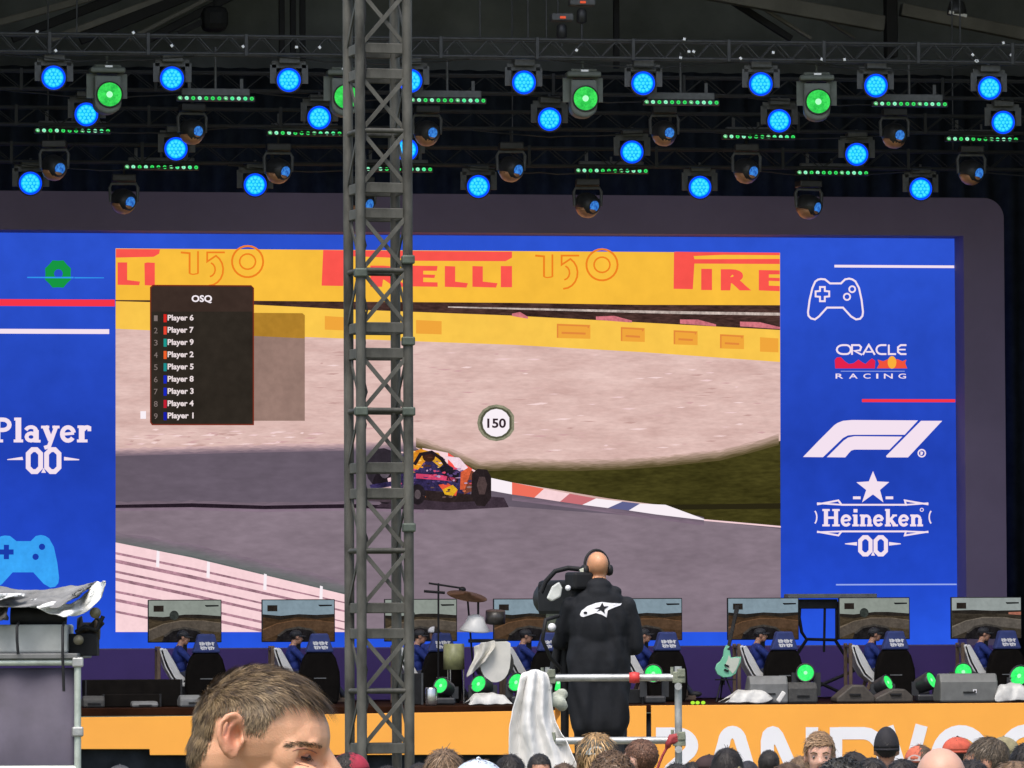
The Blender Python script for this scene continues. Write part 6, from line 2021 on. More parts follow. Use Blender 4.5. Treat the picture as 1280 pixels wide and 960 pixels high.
def add_cap(t, X, s, mat, brim=True, yaw=0.0, tall=1.0, panel=None, brim_mat=None, beanie=False):
    Y = X @ Matrix.Rotation(yaw, 4, 'Z')
    R3 = Y.to_3x3()
    mb = MB()
    z0 = 0.045 if not beanie else 0.015
    prof = []
    rx, ry, rz = (0.083, 0.103, 0.082 * tall) if not beanie else (0.084, 0.103, 0.115 * tall)
    vs, fs = [], []
    nu, nv = 32, 9
    for j in range(nv + 1):
        a = (math.pi / 2) * j / nv
        k = math.cos(a) if j < nv else 0.02
        for i in range(nu):
            th = 2 * math.pi * i / nu
            vs.append(Y @ (Vector((rx * k * math.cos(th), -0.014 + ry * k * math.sin(th), z0 + rz * math.sin(a))) * s))
    for j in range(nv):
        for i in range(nu):
            fs.append((j * nu + i, j * nu + (i + 1) % nu, (j + 1) * nu + (i + 1) % nu, (j + 1) * nu + i))
    mb.add(vs, fs, 0, True)
    lo = [v for v in vs[:nu]]
    lo2 = [Y @ (Vector((rx * 0.99 * math.cos(2 * math.pi * i / nu), -0.014 + ry * 0.99 * math.sin(2 * math.pi * i / nu), z0 - 0.016)) * s) for i in range(nu)]
    mb.add(lo + lo2, [(i, nu + i, nu + (i + 1) % nu, (i + 1) % nu) for i in range(nu)], 0, True)
    cap = mb.build('cap' if not beanie else 'beanie', mat, t)
    sd = cap.modifiers.new('thick', 'SOLIDIFY'); sd.thickness = 0.003
    if not beanie:
        MB().ell(Y @ (Vector((0, -0.014, z0 + rz)) * s), 0.007 * s, nu=8, nv=6).build('button', brim_mat or mat, cap)
        if brim:
            out, inn_ = [], []
            for i in range(13):
                th = rad(22 + 136 * i / 12)
                inn_.append(Vector((rx * math.cos(th), -0.014 + ry * math.sin(th), z0 - 0.012)))
                out.append(Vector((rx * 1.0 * math.cos(th), -0.014 + ry * math.sin(th) + 0.068 * math.sin(rad(180 * i / 12)) ** 0.6, z0 - 0.020 - 0.014 * abs(math.cos(rad(180 * i / 12))))))
            m = MB().add([Y @ (v * s) for v in inn_ + out], [(i, i + 1, 14 + i, 13 + i) for i in range(12)], 0, True)
            b = m.build('brim', brim_mat or mat, cap)
            sd = b.modifiers.new('thick', 'SOLIDIFY'); sd.thickness = 0.004
        if panel is not None:
            # adjustment gap at the back shows a paler patch
            vs = []
            for i in range(7):
                th = rad(-90 - 32 + 64 * i / 6)
                for z in (z0 - 0.006, z0 + 0.030 * math.cos((i - 3) * .4)):
                    k = math.sqrt(max(0, 1 - ((z - z0) / rz) ** 2)) * 1.012 if z > z0 else 1.012
                    vs.append(Y @ (Vector((rx * k * math.cos(th), -0.014 + ry * k * math.sin(th), z)) * s))
            MB().add(vs, [(2 * i, 2 * i + 2, 2 * i + 3, 2 * i + 1) for i in range(6)], 0, True).build('back_patch', panel, cap)
def standing(P, s, arm=0.0, sh=1.0, jk=0, tr=1, sk=2, sho=3):
    v = lambda x, y, z: (x * s, y * s, z * s)
    P.e(v(0, 0, 0.95), v(.165, .115, .13), jk).e(v(0, 0, 1.10), v(.155 * sh, .11, .15), jk).e(v(0, -.005, 1.27), v(.18 * sh, .125, .19), jk)
    P.e(v(0, -.01, 1.40), v(.17 * sh, .085, .065), jk)
    P.c(v(0, -.005, 1.42), v(0, .012, 1.56), .057 * s, .052 * s, sk)
    for q in (-1, 1):
        S, E, H_ = v(q * .185 * sh, 0, 1.39), v(q * .235 * sh, -.02, 1.12), v(q * .235 * sh, .08 + arm, .90 + arm)
        P.c(S, E, .060 * s, .050 * s, jk).c(E, H_, .048 * s, .036 * s, jk)
        hand(P, H_, (0, .25 + arm, -1), (-q, .1, 0), sk, s)
        P.c(v(q * .095, 0, .90), v(q * .10, .015, .49), .086 * s, .060 * s, tr).c(v(q * .10, .015, .49), v(q * .10, -.01, .09), .058 * s, .042 * s, tr)
        P.e(v(q * .10, .05, .045), v(.046, .125, .042), sho)
def head_matrix(pos, yaw=0.0, pitch=0.0, roll=0.0):
    return Matrix.Translation(Vector(pos)) @ Matrix.Rotation(yaw, 4, 'Z') @ Matrix.Rotation(-pitch, 4, 'X') @ Matrix.Rotation(roll, 4, 'Y')
VIEW = -TH                                           # facing the stage along the view
CROWD = 'spectators in front of the stage'
JACKETS = [(0.02, 0.022, 0.03), (0.05, 0.055, 0.06), (0.03, 0.05, 0.12), (0.10, 0.11, 0.10), (0.015, 0.015, 0.015), (0.16, 0.14, 0.12)]
def spectator(i, px, ptop, d, label, sk='a', hair=None, cap=None, yaw=0.0, pitch=0.0, hyaw=0.0, jacket=None, face=False, tallcap=0, glasses=False):
    p = at(px, ptop, d)
    gz = ground_z(p.x, p.y)
    H = p.z - gz
    s = H / (1.755 + tallcap + (0.03 if hair and hair[0] == 'curly' else 0.014 if hair else 0))
    t = thing('person', label, 'person', (p.x, p.y, gz), CROWD)
    off = Vector((p.x, p.y, gz))
    P = Prims()
    jm = pbr('jacket_%d' % (i % 6), JACKETS[i % 6], 0.85, 0, 0.25, 8, 0.2) if jacket is None else pbr('jacket_c%d' % i, jacket, 0.85, 0, 0.2, 8, 0.2)
    standing(P, s, 0.0)
    X = head_matrix((0, 0.012 * s, 1.628 * s), hyaw, pitch)
    head_prims(P, X, 2, s, lip=4 if face else None)
    me = P.mesh(0.0135 if d < 30 else 0.016, 3, [jm, pbr('dark_jeans', (0.03, 0.035, 0.05), 0.85, 0, 0.3, 9), skin(sk), pbr('shoe', (0.03, 0.03, 0.03), 0.6), pbr('lips', (0.42, 0.13, 0.11), 0.5, 0, 0.1, 20)])
    WL[t.name] = Vector((0, 0, 0))
    body = link_mesh('body', me, [], t)
    if hair:
        add_hair(t, X, s, *hair, seed=i)
    if cap:
        add_cap(t, X, s, **cap)
    if face:
        face_bits(t, X, s, hair_mats(*hair[1:])[2] if hair else hair_mats('brown', (0.06, 0.04, 0.025))[2], glasses)
    t.rotation_euler = (0, 0, VIEW + yaw)
    return t
def capm(nm, c, **k):
    return dict(mat=pbr('cap_' + nm, c, 0.8, 0, 0.2, 30, 0.1), **k)
BR, DK, BL = ('brown', (0.085, 0.052, 0.03)), ('dark', (0.018, 0.014, 0.012)), ('blond', (0.34, 0.21, 0.09))
LB_ = ('light_brown', (0.16, 0.10, 0.055))
CR = [
    (440, 937, 27, 'person in a dark cap with a crimson front beside the lattice tower', dict(sk='a', hair=('crop', *DK), cap=capm('crimson', (0.32, 0.02, 0.045), brim_mat=pbr('cap_charcoal', (0.05, 0.05, 0.06), 0.8), yaw=-1.0), hyaw=-1.2)),
    (555, 932, 22, 'brown haired person whose crown shows right of the lattice tower', dict(hair=('short', *LB_))),
    (598, 934, 15, 'person in a pale blue cap, close to the camera, right of the lattice tower', dict(hair=('crop', *BR), cap=capm('pale_blue', (0.55, 0.64, 0.76), brim=True), tallcap=0.02)),
    (675, 939, 33, 'dark haired person with a high bare forehead under the white sheet', dict(sk='b', hair=('crop', *DK), yaw=0.15, hyaw=math.pi, face=True, jacket=(0.3, 0.3, 0.32))),
    (638, 940, 29, 'dark haired person at the left foot of the white sheet', dict(hair=('short', *DK))),
    (745, 907, 25.5, 'long haired blond person in a grey cap with a pale patch', dict(hair=('long', *BL), cap=capm('grey', (0.11, 0.105, 0.085), panel=pbr('cap_patch', (0.42, 0.45, 0.44), 0.7)), tallcap=0.02)),
    (765, 931, 21, 'person with curly chestnut hair in front of the grey cap', dict(hair=('curly', 'chestnut', (0.10, 0.058, 0.03)))),
    (799, 920, 30, 'person with short auburn hair looking left beside the scaffold', dict(hair=('crop', 'auburn', (0.12, 0.055, 0.03)), hyaw=1.0, sk='c', jacket=(0.03, 0.035, 0.07))),
    (846, 951, 27, 'dark haired person just behind the right scaffold post', dict(hair=('short', *DK))),
    (866, 950, 33, 'dark haired person right of the right scaffold post', dict(hair=('short', *DK), sk='b')),
    (889, 937, 33, 'person in a small dark maroon cap facing right', dict(hair=('crop', *DK), cap=capm('maroon', (0.035, 0.015, 0.016), yaw=0), hyaw=-1.2, sk='c', tallcap=.02)),
    (909, 927, 28, 'person in a black knitted hat right of the maroon cap', dict(hair=('short', *DK), cap=capm('black_knit', (0.016, 0.013, 0.013), beanie=True), tallcap=0.02)),
    (924, 949, 21.5, 'person in an olive cap in front of the black knitted hat', dict(hair=('crop', *BR), cap=capm('olive', (0.17, 0.15, 0.075)), tallcap=0.02)),
    (961, 935, 36, 'person with a small dark cropped head below the letter A', dict(hair=('crop', *DK), sk='d')),
    (1025, 912, 29.5, 'blond person with swept hair turned towards the camera', dict(hair=('swept', 'sandy', (0.26, 0.16, 0.085)), yaw=0.1, hyaw=math.pi - .15, face=True, sk='c', jacket=(0.03, 0.03, 0.04))),
    (1066, 933, 32, 'person in a dark flat hat behind the curly head', dict(hair=('short', *DK), cap=capm('dark_hat', (0.02, 0.016, 0.016), yaw=.6), tallcap=.02)),
    (1052, 938, 14.5, 'person with dark curly hair, close to the camera at the lower right', dict(hair=('curly', 'raven', (0.02, 0.019, 0.015)))),
    (1108, 904, 35, 'person in a tall black woollen hat and blue hood', dict(cap=capm('black_wool', (0.015, 0.014, 0.018), beanie=True, tall=1.22), hair=('crop', *DK), tallcap=0.035, jacket=(0.03, 0.08, 0.22), sk='b')),
    (1150, 924, 31, 'person in an orange cap with pale stripes at its back', dict(hair=('short', *BR), cap=capm('orange', (0.55, 0.13, 0.07), panel=pbr('cap_stripe', (0.5, 0.42, 0.4), 0.7), yaw=-.35), tallcap=0.02)),
    (1176, 932, 15.5, 'bald person close to the camera at the lower right', dict(sk='c')),
    (1199, 914, 33, 'person in a tomato red cap behind the brown haired man', dict(hair=('crop', *DK), cap=capm('tomato', (0.52, 0.09, 0.05), brim_mat=pbr('cap_black', (0.02, 0.02, 0.02), 0.8)), hyaw=-.9, tallcap=0.02)),
    (1232, 918, 26.5, 'brown haired person with shaved sides turned to the left', dict(hair=('short', 'umber', (0.075, 0.055, 0.035)), hyaw=1.45, sk='b', face=True)),
    (1257, 913, 31.5, 'person in a khaki cap at the lower right, looking right', dict(hair=('crop', *LB_), cap=capm('khaki', (0.26, 0.23, 0.13), tall=1.1), hyaw=-1.0, tallcap=0.03, sk='a')),
    (1284, 925, 26, 'person in a white and blue jacket at the right edge', dict(hair=('short', *DK), jacket=(0.55, 0.6, 0.66))),
    (148, 950, 34, 'person in a dark grey cap below the plain banner', dict(hair=('crop', *DK), cap=capm('dark_grey', (0.06, 0.06, 0.065), yaw=0), hyaw=0.8, sk='c', tallcap=.02)),
    (197, 956, 33, 'person in a navy cap low at the left beside the front man', dict(hair=('crop', *DK), cap=capm('navy', (0.02, 0.035, 0.12)), tallcap=.02)),
    (484, 955, 33, 'dark haired person seen through the lattice tower', dict(hair=('short', *DK))),
    (985, 950, 24, 'person with brown hair low between the letters A and N', dict(hair=('short', *BR))),
    (1000, 943, 33, 'person with fair hair just left of the blond person facing the camera', dict(hair=('short', *LB_))),
    (1128, 946, 25, 'person with wavy dark hair between the black woollen hat and the bald head', dict(hair=('long', *DK))),
    (1215, 946, 22, 'person with dark hair low in front of the shaved brown haired one', dict(hair=('short', *DK))),
    (1268, 948, 20, 'person with fair wavy hair in the bottom right corner', dict(hair=('long', *LB_))),
    (705, 951, 28, 'person with dark hair in front of the lower white sheet', dict(hair=('short', *BR))),
    (525, 950, 30, 'person with dark hair just right of the tower foot', dict(hair=('crop', *DK))),
    (935, 945, 34, 'person with a dark hood right of the olive cap', dict(hair=('crop', *DK), cap=capm('hood', (0.03, 0.03, 0.04), beanie=True), tallcap=.02)),
    (1090, 944, 27, 'person with dark hair below the tall black woollen hat', dict(hair=('short', *DK), jacket=(0.03, 0.07, 0.18))),
]
for i, (px, py, d, lab, kw) in enumerate(CR):
    spectator(i, px, py, d, lab, **kw)

# ---- drivers in their cockpits
DL = ['the first gaming seat', 'the second gaming seat', 'the gaming seat at the lattice tower', 'the gaming seat right of the pale drum', 'the gaming seat right of the cameraman', 'the mint green guitar', 'the second gaming seat from the right', 'the rightmost gaming seat']
def driver(i, base):
    t = thing('person', 'driver in blue shirt and dark cap %s %s' % ('right of' if i == 5 else 'beside', DL[i]), 'person', base, 'drivers seated in the sim cockpits')
    WL[t.name] = Vector((0, 0, 0))
    r = random.Random(40 + i)
    P = Prims()
    l = r.uniform(-.03, .05)
    P.e((0.03, 0, 0.47), (.15, .16, .11), 1).e((0.0 + l * .3, 0, 0.62), (.11, .155, .15), 0).e((-0.03 + l, 0, 0.78), (.115, .175, .17), 0).e((-0.03 + l, 0, 0.90), (.08, .17, .06), 0)
    P.c((-0.03 + l, 0, 0.92), (0.02 + l, 0, 1.03), .055, .05, 2)
    for q in (-1, 1):
        P.c((-0.02 + l, q * .18, .88), (0.18, q * .22, .70), .062, .052, 0)
        P.c((0.18, q * .22, .70), (0.42, q * .14, .80 + r.uniform(-.02, .04)), .046, .036, 0)
        hand(P, (0.42, q * .14, .80), (1, 0, .35), (0, -q, .2), 4, 1.0, 0.8)
        P.c((0.06, q * .10, .45), (0.50, q * .12, .52), .088, .062, 1).c((0.50, q * .12, .52), (0.80, q * .11, .16), .060, .045, 1)
        P.e((0.88, q * .11, .12), (.12, .05, .05), 3)
    X = head_matrix((0.05 + l, 0, 1.085), -math.pi / 2 + r.uniform(-.25, .15), r.uniform(-.1, .1))
    head_prims(P, X, 2)
    me = P.mesh(0.0145, 3, [M_blue, pbr('driver_trousers', (0.03, 0.035, 0.06), 0.85), skin('a'), pbr('shoe', (0.03, 0.03, 0.03)), pbr('driver_glove', (0.55, 0.52, 0.46), 0.8)])
    link_mesh('body', me, [], t)
    add_hair(t, X, 1.0, 'crop', *DK, seed=70 + i)
    add_cap(t, X, 1.0, pbr('cap_driver', (0.025, 0.027, 0.033), 0.7, 0, 0.2, 20))
    t.location = base + Vector((0.03, 0.0, 0.0))
for i, b in DRV:
    driver(i, b)
# driver whose white and navy cap rises over the seat right of the tower
q = onY(543, 790, -4.45)
t = thing('person', 'driver in a white and navy cap behind the black seat right of the tower', 'person', (q.x, -4.45, STAGE_Z))
WL[t.name] = Vector((0, 0, 0))
P = Prims()
v = lambda x, y, z: (x, y, z)
P.e((0, 0, .50), (.17, .15, .12), 0).e((0, -.02, .68), (.15, .12, .16), 0).e((0, -.03, .84), (.18, .12, .15), 0).e((0, -.03, .93), (.17, .08, .06), 0)
P.c((0, -.02, .95), (0, .01, 1.07), .055, .05, 2)
for k in (-1, 1):
    P.c((k * .18, -.02, .92), (k * .25, .12, .70), .06, .05, 0).c((k * .25, .12, .70), (k * .15, .35, .74), .047, .036, 0)
    hand(P, (k * .15, .35, .74), (0, 1, .2), (0, .2, 1), 2)
    P.c((k * .10, .05, .48), (k * .11, .48, .50), .086, .062, 1).c((k * .11, .48, .50), (k * .11, .66, .10), .058, .044, 1)
    P.e((k * .11, .72, .06), (.05, .12, .05), 3)
zc = onY(543, 797, -4.45).z - STAGE_Z
X = head_matrix((0, .01, 1.13), 0.5)
head_prims(P, X, 2)
link_mesh('body', P.mesh(0.0145, 3, [M_blue, pbr('driver_trousers', (0.03, 0.035, 0.06)), skin('a'), pbr('shoe', (0.03, 0.03, 0.03))]), [], t)
add_hair(t, X, 1.0, 'crop', *DK, seed=99)
add_cap(t, X, 1.0, pbr('cap_white', (0.72, 0.73, 0.76), 0.7), yaw=-1.5, brim_mat=M_blue)
st = thing('stool', 'small black stool under the driver with the white cap', 'stool', (q.x, -4.45, STAGE_Z))
MB().box((q.x, -4.45, STAGE_Z + .36), (0.4, 0.4, 0.06)).build('seat', M_dark, st, bevel=0.02)
for a_ in (-1, 1):
    for b_ in (-1, 1):
        MB().tube((q.x + a_ * .15, -4.45 + b_ * .15, STAGE_Z + .33), (q.x + a_ * .18, -4.45 + b_ * .18, STAGE_Z + .005), 0.018).build('leg', M_dark, st)

# ---- the cameraman
OD = 0.75
op = s_at(749, 900, OD)
t = thing('person', 'cameraman seen from behind in a black jacket with a white star emblem', 'person', (op.x, op.y, PLZ))
cs2 = (s_at(749, 690, OD).z - PLZ) / 1.755
X2 = lambda px, py, dy=0.0: None
P = Prims()
s = cs2
M_jk = pbr('black_jacket', (0.014, 0.0155, 0.019), 0.8, 0, 0.3, 7, 0.35, 18, spec=0.2)
v = lambda x, y, z: (x * s, y * s, z * s)
P.e(v(0, -.005, 1.27), v(.222, .145, .26), 0).e(v(0, 0, 1.02), v(.222, .15, .26), 0).e(v(0, -.02, 1.425), v(.175, .10, .085), 0)
for k in (-1, 0, 1):
    P.c(v(k * .085, 0, 1.15), v(k * .085, .005, .60), .128 * s, .122 * s, 0)
P.e(v(0.0, -.020, 1.525), v(.092, .080, .055), 0).e(v(0.10, 0.01, 1.485), v(.060, .07, .042), 0).e(v(0, -.07, 1.47), v(.085, .045, .06), 0)
P.c(v(0, 0, 1.43), v(0, .02, 1.57), .062 * s, .056 * s, 2)
# right arm: out and down to the pan bar; left arm up to the camera
P.c(v(.190, -.01, 1.39), v(.245, .03, 1.12), .066 * s, .062 * s, 0).c(v(.245, .03, 1.12), v(.10, .30, 1.05), .058 * s, .044 * s, 0)
hand(P, v(.10, .30, 1.05), (-.6, .8, 0), (0, .3, 1), 2, s, 0.7)
P.c(v(-.190, -.01, 1.39), v(-.26, .10, 1.15), .066 * s, .062 * s, 0).c(v(-.26, .10, 1.15), v(-.25, .36, 1.25), .058 * s, .044 * s, 0)
hand(P, v(-.25, .36, 1.25), (.1, .9, .3), (1, 0, 0), 2, s, 0.7)
for k in (-1, 1):
    P.c(v(k * .10, 0, .86), v(k * .11, .02, .49), .092 * s, .066 * s, 1).c(v(k * .11, .02, .49), v(k * .115, -.01, .09), .062 * s, .046 * s, 1)
    P.e(v(k * .115, .05, .05), v(.05, .13, .05), 3)
XO = head_matrix(v(-0.01, .03, 1.638), 0.35, 0.10)
head_prims(P, XO, 2, s * 0.98)
me = P.mesh(0.011, 4, [M_jk, pbr('black_trousers', (0.018, 0.018, 0.02), 0.8, 0, 0.3, 8), pbr('skin_warm', (0.56, 0.27, 0.14), 0.45, 0, 0.12, 9, 0.06, 90, sss=0.1), pbr('shoe', (0.03, 0.03, 0.03))])
# jacket folds: gentle relief on the cloth only
for p_ in me.polygons: pass
co = np.empty(len(me.vertices) * 3); me.vertices.foreach_get('co', co); co = co.reshape(-1, 3)
nr = np.empty(len(me.vertices) * 3); me.vertices.foreach_get('normal', nr); nr = nr.reshape(-1, 3)
w = np.clip((1.40 * s - co[:, 2]) / .1, 0, 1) * np.clip((co[:, 2] - .45 * s) / .1, 0, 1)
rel = 0.007 * np.sin(co[:, 2] * 13 + co[:, 0] * 37 + 2.5 * np.sin(co[:, 0] * 15 + co[:, 2] * 4)) + 0.005 * np.sin(co[:, 0] * 47 - co[:, 2] * 9)
co += nr * (w * rel)[:, None]
me.vertices.foreach_set('co', co.ravel()); me.update()
WL[t.name] = Vector((0, 0, 0))
body = link_mesh('body', me, [], t)
t.rotation_euler = (0, 0, VIEW)
# thin hair ring and headphones
add_hair(t, XO, s * .98, 'crop', 'greying', (0.10, 0.07, 0.05), 5) if False else None
q_ = lambda x, y, z: XO @ Vector((x * s, y * s, z * s))
hp = MB()
hp.path([q_(0.088 * math.cos(rad(a)), 0.0, 0.02 + 0.112 * math.sin(rad(a))) for a in range(0, 181, 15)], 0.010 * s, 8)
hp = hp.build('headphones', M_dark, t)
for k in (-1, 1):
    MB().lathe([(0, -.018), (.034, -.018), (.04, 0), (.034, .018), (0, .018)], q_(k * 0.088, 0, -0.005), XO.to_3x3() @ Vector((1, 0, 0)), 16).build('ear_cup', M_dark, hp)
# emblem on the back, laid onto the cloth
bvh = BVHTree.FromPolygons([v_.co for v_ in me.vertices], [p_.vertices for p_ in me.polygons])
Rz = Matrix.Rotation(-VIEW, 3, 'Z')
org = Vector((op.x, op.y, PLZ))
def on_back(lift):
    def f(zx, zy):
        # emblem space: pixels of the photograph, turned into the jacket's own x and z
        u = ((zx - 749) * (SD + OD) / F, (746 - zy) * (SD + OD) / F + (s_at(749, 746, OD).z - PLZ))
        hit = bvh.ray_cast(Vector((u[0], -1.0, u[1])), Vector((0, 1, 0)))
        y = hit[0].y if hit[0] is not None else -0.15
        return Vector((u[0], y - lift, u[1]))
    return f
def decal(name, poly, mat, lift, parent):
    tri = tessellate_polygon([[Vector((x, y, 0)) for x, y in poly]])
    bm = bmesh.new()
    vs_ = [bm.verts.new((x, y, 0)) for x, y in poly]
    for a_ in tri:
        try: bm.faces.new([vs_[k] for k in a_])
        except ValueError: pass
    for _ in range(2):
        bmesh.ops.subdivide_edges(bm, edges=bm.edges[:], cuts=1, use_grid_fill=True)
    f = on_back(lift)
    for v_ in bm.verts:
        v_.co = f(v_.co.x, v_.co.y)
    me_ = bpy.data.meshes.new(name); bm.to_mesh(me_); bm.free()
    return link_mesh(name, me_, [mat], parent)
zc1 = lambda pts: [(640 + x * 240 / 1280, 660 + y * 180 / 960) for x, y in pts]
decal('back_emblem', zc1([(455, 575), (466, 550), (505, 521), (560, 500), (600, 494), (655, 500), (735, 503), (725, 516), (690, 528), (640, 548), (632, 597), (600, 578), (560, 566), (520, 580), (478, 593), (460, 588)]), M_print, 0.004, body)
decal('emblem_star', zc1([(548, 536), (587, 526), (604, 497), (616, 524), (648, 520), (618, 542), (620, 572), (594, 550), (566, 558), (585, 540)]), M_jk, 0.0065, body)
decal('emblem_slot', zc1(arc(491, 565, 13, 9, 0, 330, 10)), M_jk, 0.0065, body)
# ================================================================== the man in front
MD = 7000 / 900
mo = at(300, 925, MD)
mgz = ground_z(mo.x, mo.y)
h0 = mo.z - mgz
man = thing('person', 'man with short brown hair looking down, close to the camera at the lower left', 'person', (mo.x, mo.y, mgz))
WL[man.name] = Vector((0, 0, 0))
PX = lambda px, py: ((px - 300) / 900, (925 - py) / 900)
def hp_(px, py, y):
    a, b = PX(px, py)
    return (a, y, b)
P = Prims()
SK_, JK_, TR_, SH_ = 0, 1, 2, 3
P.e((.028, 0, .020), (.092, .075, .081), SK_)
P.e((-.010, 0, -.018), (.062, .060, .062), SK_)
P.e((.072, 0, .004), (.054, .061, .058), SK_)
P.e((.060, 0, -.045), (.056, .064, .060), SK_)
P.e((.082, 0, -.075), (.042, .050, .062), SK_)
P.e((.062, 0, -.125), (.044, .046, .038), SK_)
P.e((.085, 0, -.150), (.022, .022, .020), SK_)
P.e((.020, 0, -.085), (.050, .060, .050), SK_)
for k in (-1, 1):
    P.e((.099, k * .027, -.004), (.015, .028, .012), SK_)
    P.e((.090, k * .050, -.050), (.026, .020, .020), SK_)
    P.e((.066, k * .058, -.016), (.020, .010, .026), SK_)
    # ear
    s_ = k
    yb = .0785
    P.e((-.006, s_ * yb, .005), (.0155, .0050, .025), SK_)
    hel = [(303, 908, .079), (304, 897, .081), (298, 891.5, .084), (288, 894, .088), (280.5, 904, .091), (278, 917, .091), (280.5, 929, .089), (286, 939, .086)]
    for i in range(len(hel) - 1):
        a, b = hel[i], hel[i + 1]
        P.c(hp_(a[0], a[1], s_ * a[2]), hp_(b[0], b[1], s_ * b[2]), .0042, .0042, SK_)
    anti = [(297, 902, .083), (290, 910, .086), (287.5, 921, .087), (290, 931, .086), (296, 937, .083)]
    for i in range(len(anti) - 1):
        a, b = anti[i], anti[i + 1]
        P.c(hp_(a[0], a[1], s_ * a[2]), hp_(b[0], b[1], s_ * b[2]), .0034, .0034, SK_)
    P.e(hp_(293, 940, s_ * .082), (.0095, .0045, .0085), SK_)
    P.e(hp_(305, 925, s_ * .079), (.005, .006, .007), SK_)
P.c((.119, 0, -.022), (.146, 0, -.072), .0105, .0145, SK_)
for k in (-1, 1):
    P.e((.136, k * .013, -.076), .0095, SK_)
    P.e((.112, k * .016, -.060), (.018, .012, .022), SK_)
P.e((.116, 0, -.104), (.012, .024, .007), SK_).e((.112, 0, -.116), (.012, .021, .008), SK_)
P.c((-.008, 0, -.07), (-.055, 0, -.20), .060, .066, SK_)
# body
bx = -.075
P.e((bx + .01, 0, -.255), (.085, .165, .055), JK_).e((bx, 0, -.40), (.125, .19, .18), JK_).e((bx + .01, 0, -.58), (.12, .17, .16), JK_).e((bx, 0, -.72), (.13, .175, .13), JK_)
P.e((bx + .02, 0, -.215), (.078, .082, .03), JK_)
for k in (-1, 1):
    S_a, E_a, W_a = (bx + .01, k * .195, -.275), (bx - .01, k * .25, -.56), (bx + .14, k * .20, -.74)
    P.c(S_a, E_a, .064, .052, JK_).c(E_a, W_a, .05, .038, JK_)
    hand(P, W_a, (.75, -k * .2, -.5), (0, -k, .2), SK_, 1.0, 0.6)
    P.c((bx, k * .095, -.77), (bx + .02, k * .10, -1.17), .09, .064, TR_).c((bx + .02, k * .10, -1.17), (bx - .01, k * .105, -h0 + .09), .062, .046, TR_)
    P.e((bx + .05, k * .105, -h0 + .045), (.13, .05, .045), SH_)
M_face = bpy.data.materials.new('face_skin')
M_face.use_nodes = True
n_, l_k = M_face.node_tree.nodes, M_face.node_tree.links
b_ = n_['Principled BSDF']
b_.inputs['Roughness'].default_value = 0.48
b_.inputs['Subsurface Weight'].default_value = 0.18
b_.inputs['Subsurface Radius'].default_value = (0.012, 0.005, 0.003)
b_.inputs['Subsurface Scale'].default_value = 0.5
at_ = n_.new('ShaderNodeAttribute'); at_.attribute_name = 'flush'
nz = n_.new('ShaderNodeTexNoise'); nz.inputs['Scale'].default_value = 34; nz.inputs['Detail'].default_value = 5
mixa = n_.new('ShaderNodeMix'); mixa.data_type = 'RGBA'
mixb = n_.new('ShaderNodeMix'); mixb.data_type = 'RGBA'
mixa.inputs['A'].default_value = (0.80, 0.45, 0.275, 1); mixa.inputs['B'].default_value = (0.72, 0.37, 0.215, 1)
mixb.inputs['B'].default_value = (0.50, 0.14, 0.08, 1)
tcx = n_.new('ShaderNodeTexCoord')
l_k.new(tcx.outputs['Object'], nz.inputs['Vector'])
l_k.new(nz.outputs[0], mixa.inputs['Factor'])
l_k.new(mixa.outputs['Result'], mixb.inputs['A'])
l_k.new(at_.outputs['Fac'], mixb.inputs['Factor'])
l_k.new(mixb.outputs['Result'], b_.inputs['Base Color'])
bn = n_.new('ShaderNodeBump'); bn.inputs['Strength'].default_value = 0.3; bn.inputs['Distance'].default_value = 0.002
n2 = n_.new('ShaderNodeTexNoise'); n2.inputs['Scale'].default_value = 420; n2.inputs['Detail'].default_value = 3
l_k.new(tcx.outputs['Object'], n2.inputs['Vector']); l_k.new(n2.outputs[0], bn.inputs['Height']); l_k.new(bn.outputs[0], b_.inputs['Normal'])
me = P.mesh(0.0030, 2, [M_face, pbr('man_jacket', (0.05, 0.055, 0.075), 0.85, 0, 0.2, 9, 0.3, 160), pbr('dark_jeans', (0.03, 0.035, 0.05)), pbr('shoe', (0.03, 0.03, 0.03))])
N_ = len(me.vertices)
co = np.empty(N_ * 3); me.vertices.foreach_get('co', co); co = co.reshape(-1, 3)
nr = np.empty(N_ * 3); me.vertices.foreach_get('normal', nr); nr = nr.reshape(-1, 3)
g3 = lambda c, sg: np.exp(-(((co - np.array(c)) / np.array(sg)) ** 2).sum(1))
for k in (-1, 1):
    co += np.array((-.014, -k * .002, 0)) * g3((.106, k * .040, -.025), (.026, .019, .010))[:, None]      # eye sockets
    co += np.array((0, -k * .016, 0)) * g3(hp_(299.5, 917, k * .084), (.0062, .014, .0105))[:, None]        # hollow of the ear
    co += np.array((0, -k * .006, 0)) * g3(hp_(285, 910, k * .09), (.0035, .012, .012))[:, None]          # groove under the helix
    co += np.array((0, -k * .004, 0)) * g3((.075, k * .066, .028), (.022, .02, .022))[:, None]            # temple
me.vertices.foreach_set('co', co.ravel())
fl_ = np.zeros(N_)
for k in (-1, 1):
    fl_ += 0.75 * g3(hp_(292, 918, k * .085), (.02, .014, .03)) + 0.55 * g3((.104, k * .034, -.022), (.016, .016, .011)) + 0.3 * g3((.09, k * .05, -.055), (.03, .03, .025))
fl_ += 0.6 * g3((.148, 0, -.075), (.02, .02, .02)) + 0.8 * g3((.122, 0, -.110), (.012, .024, .009)) + .25 * g3((.075, 0, .065), (.03, .08, .016))
at2 = me.attributes.new('flush', 'FLOAT', 'POINT')
at2.data.foreach_set('value', np.clip(fl_, 0, 0.95).astype(np.float32))
me.update()
body = link_mesh('body', me, [], man)
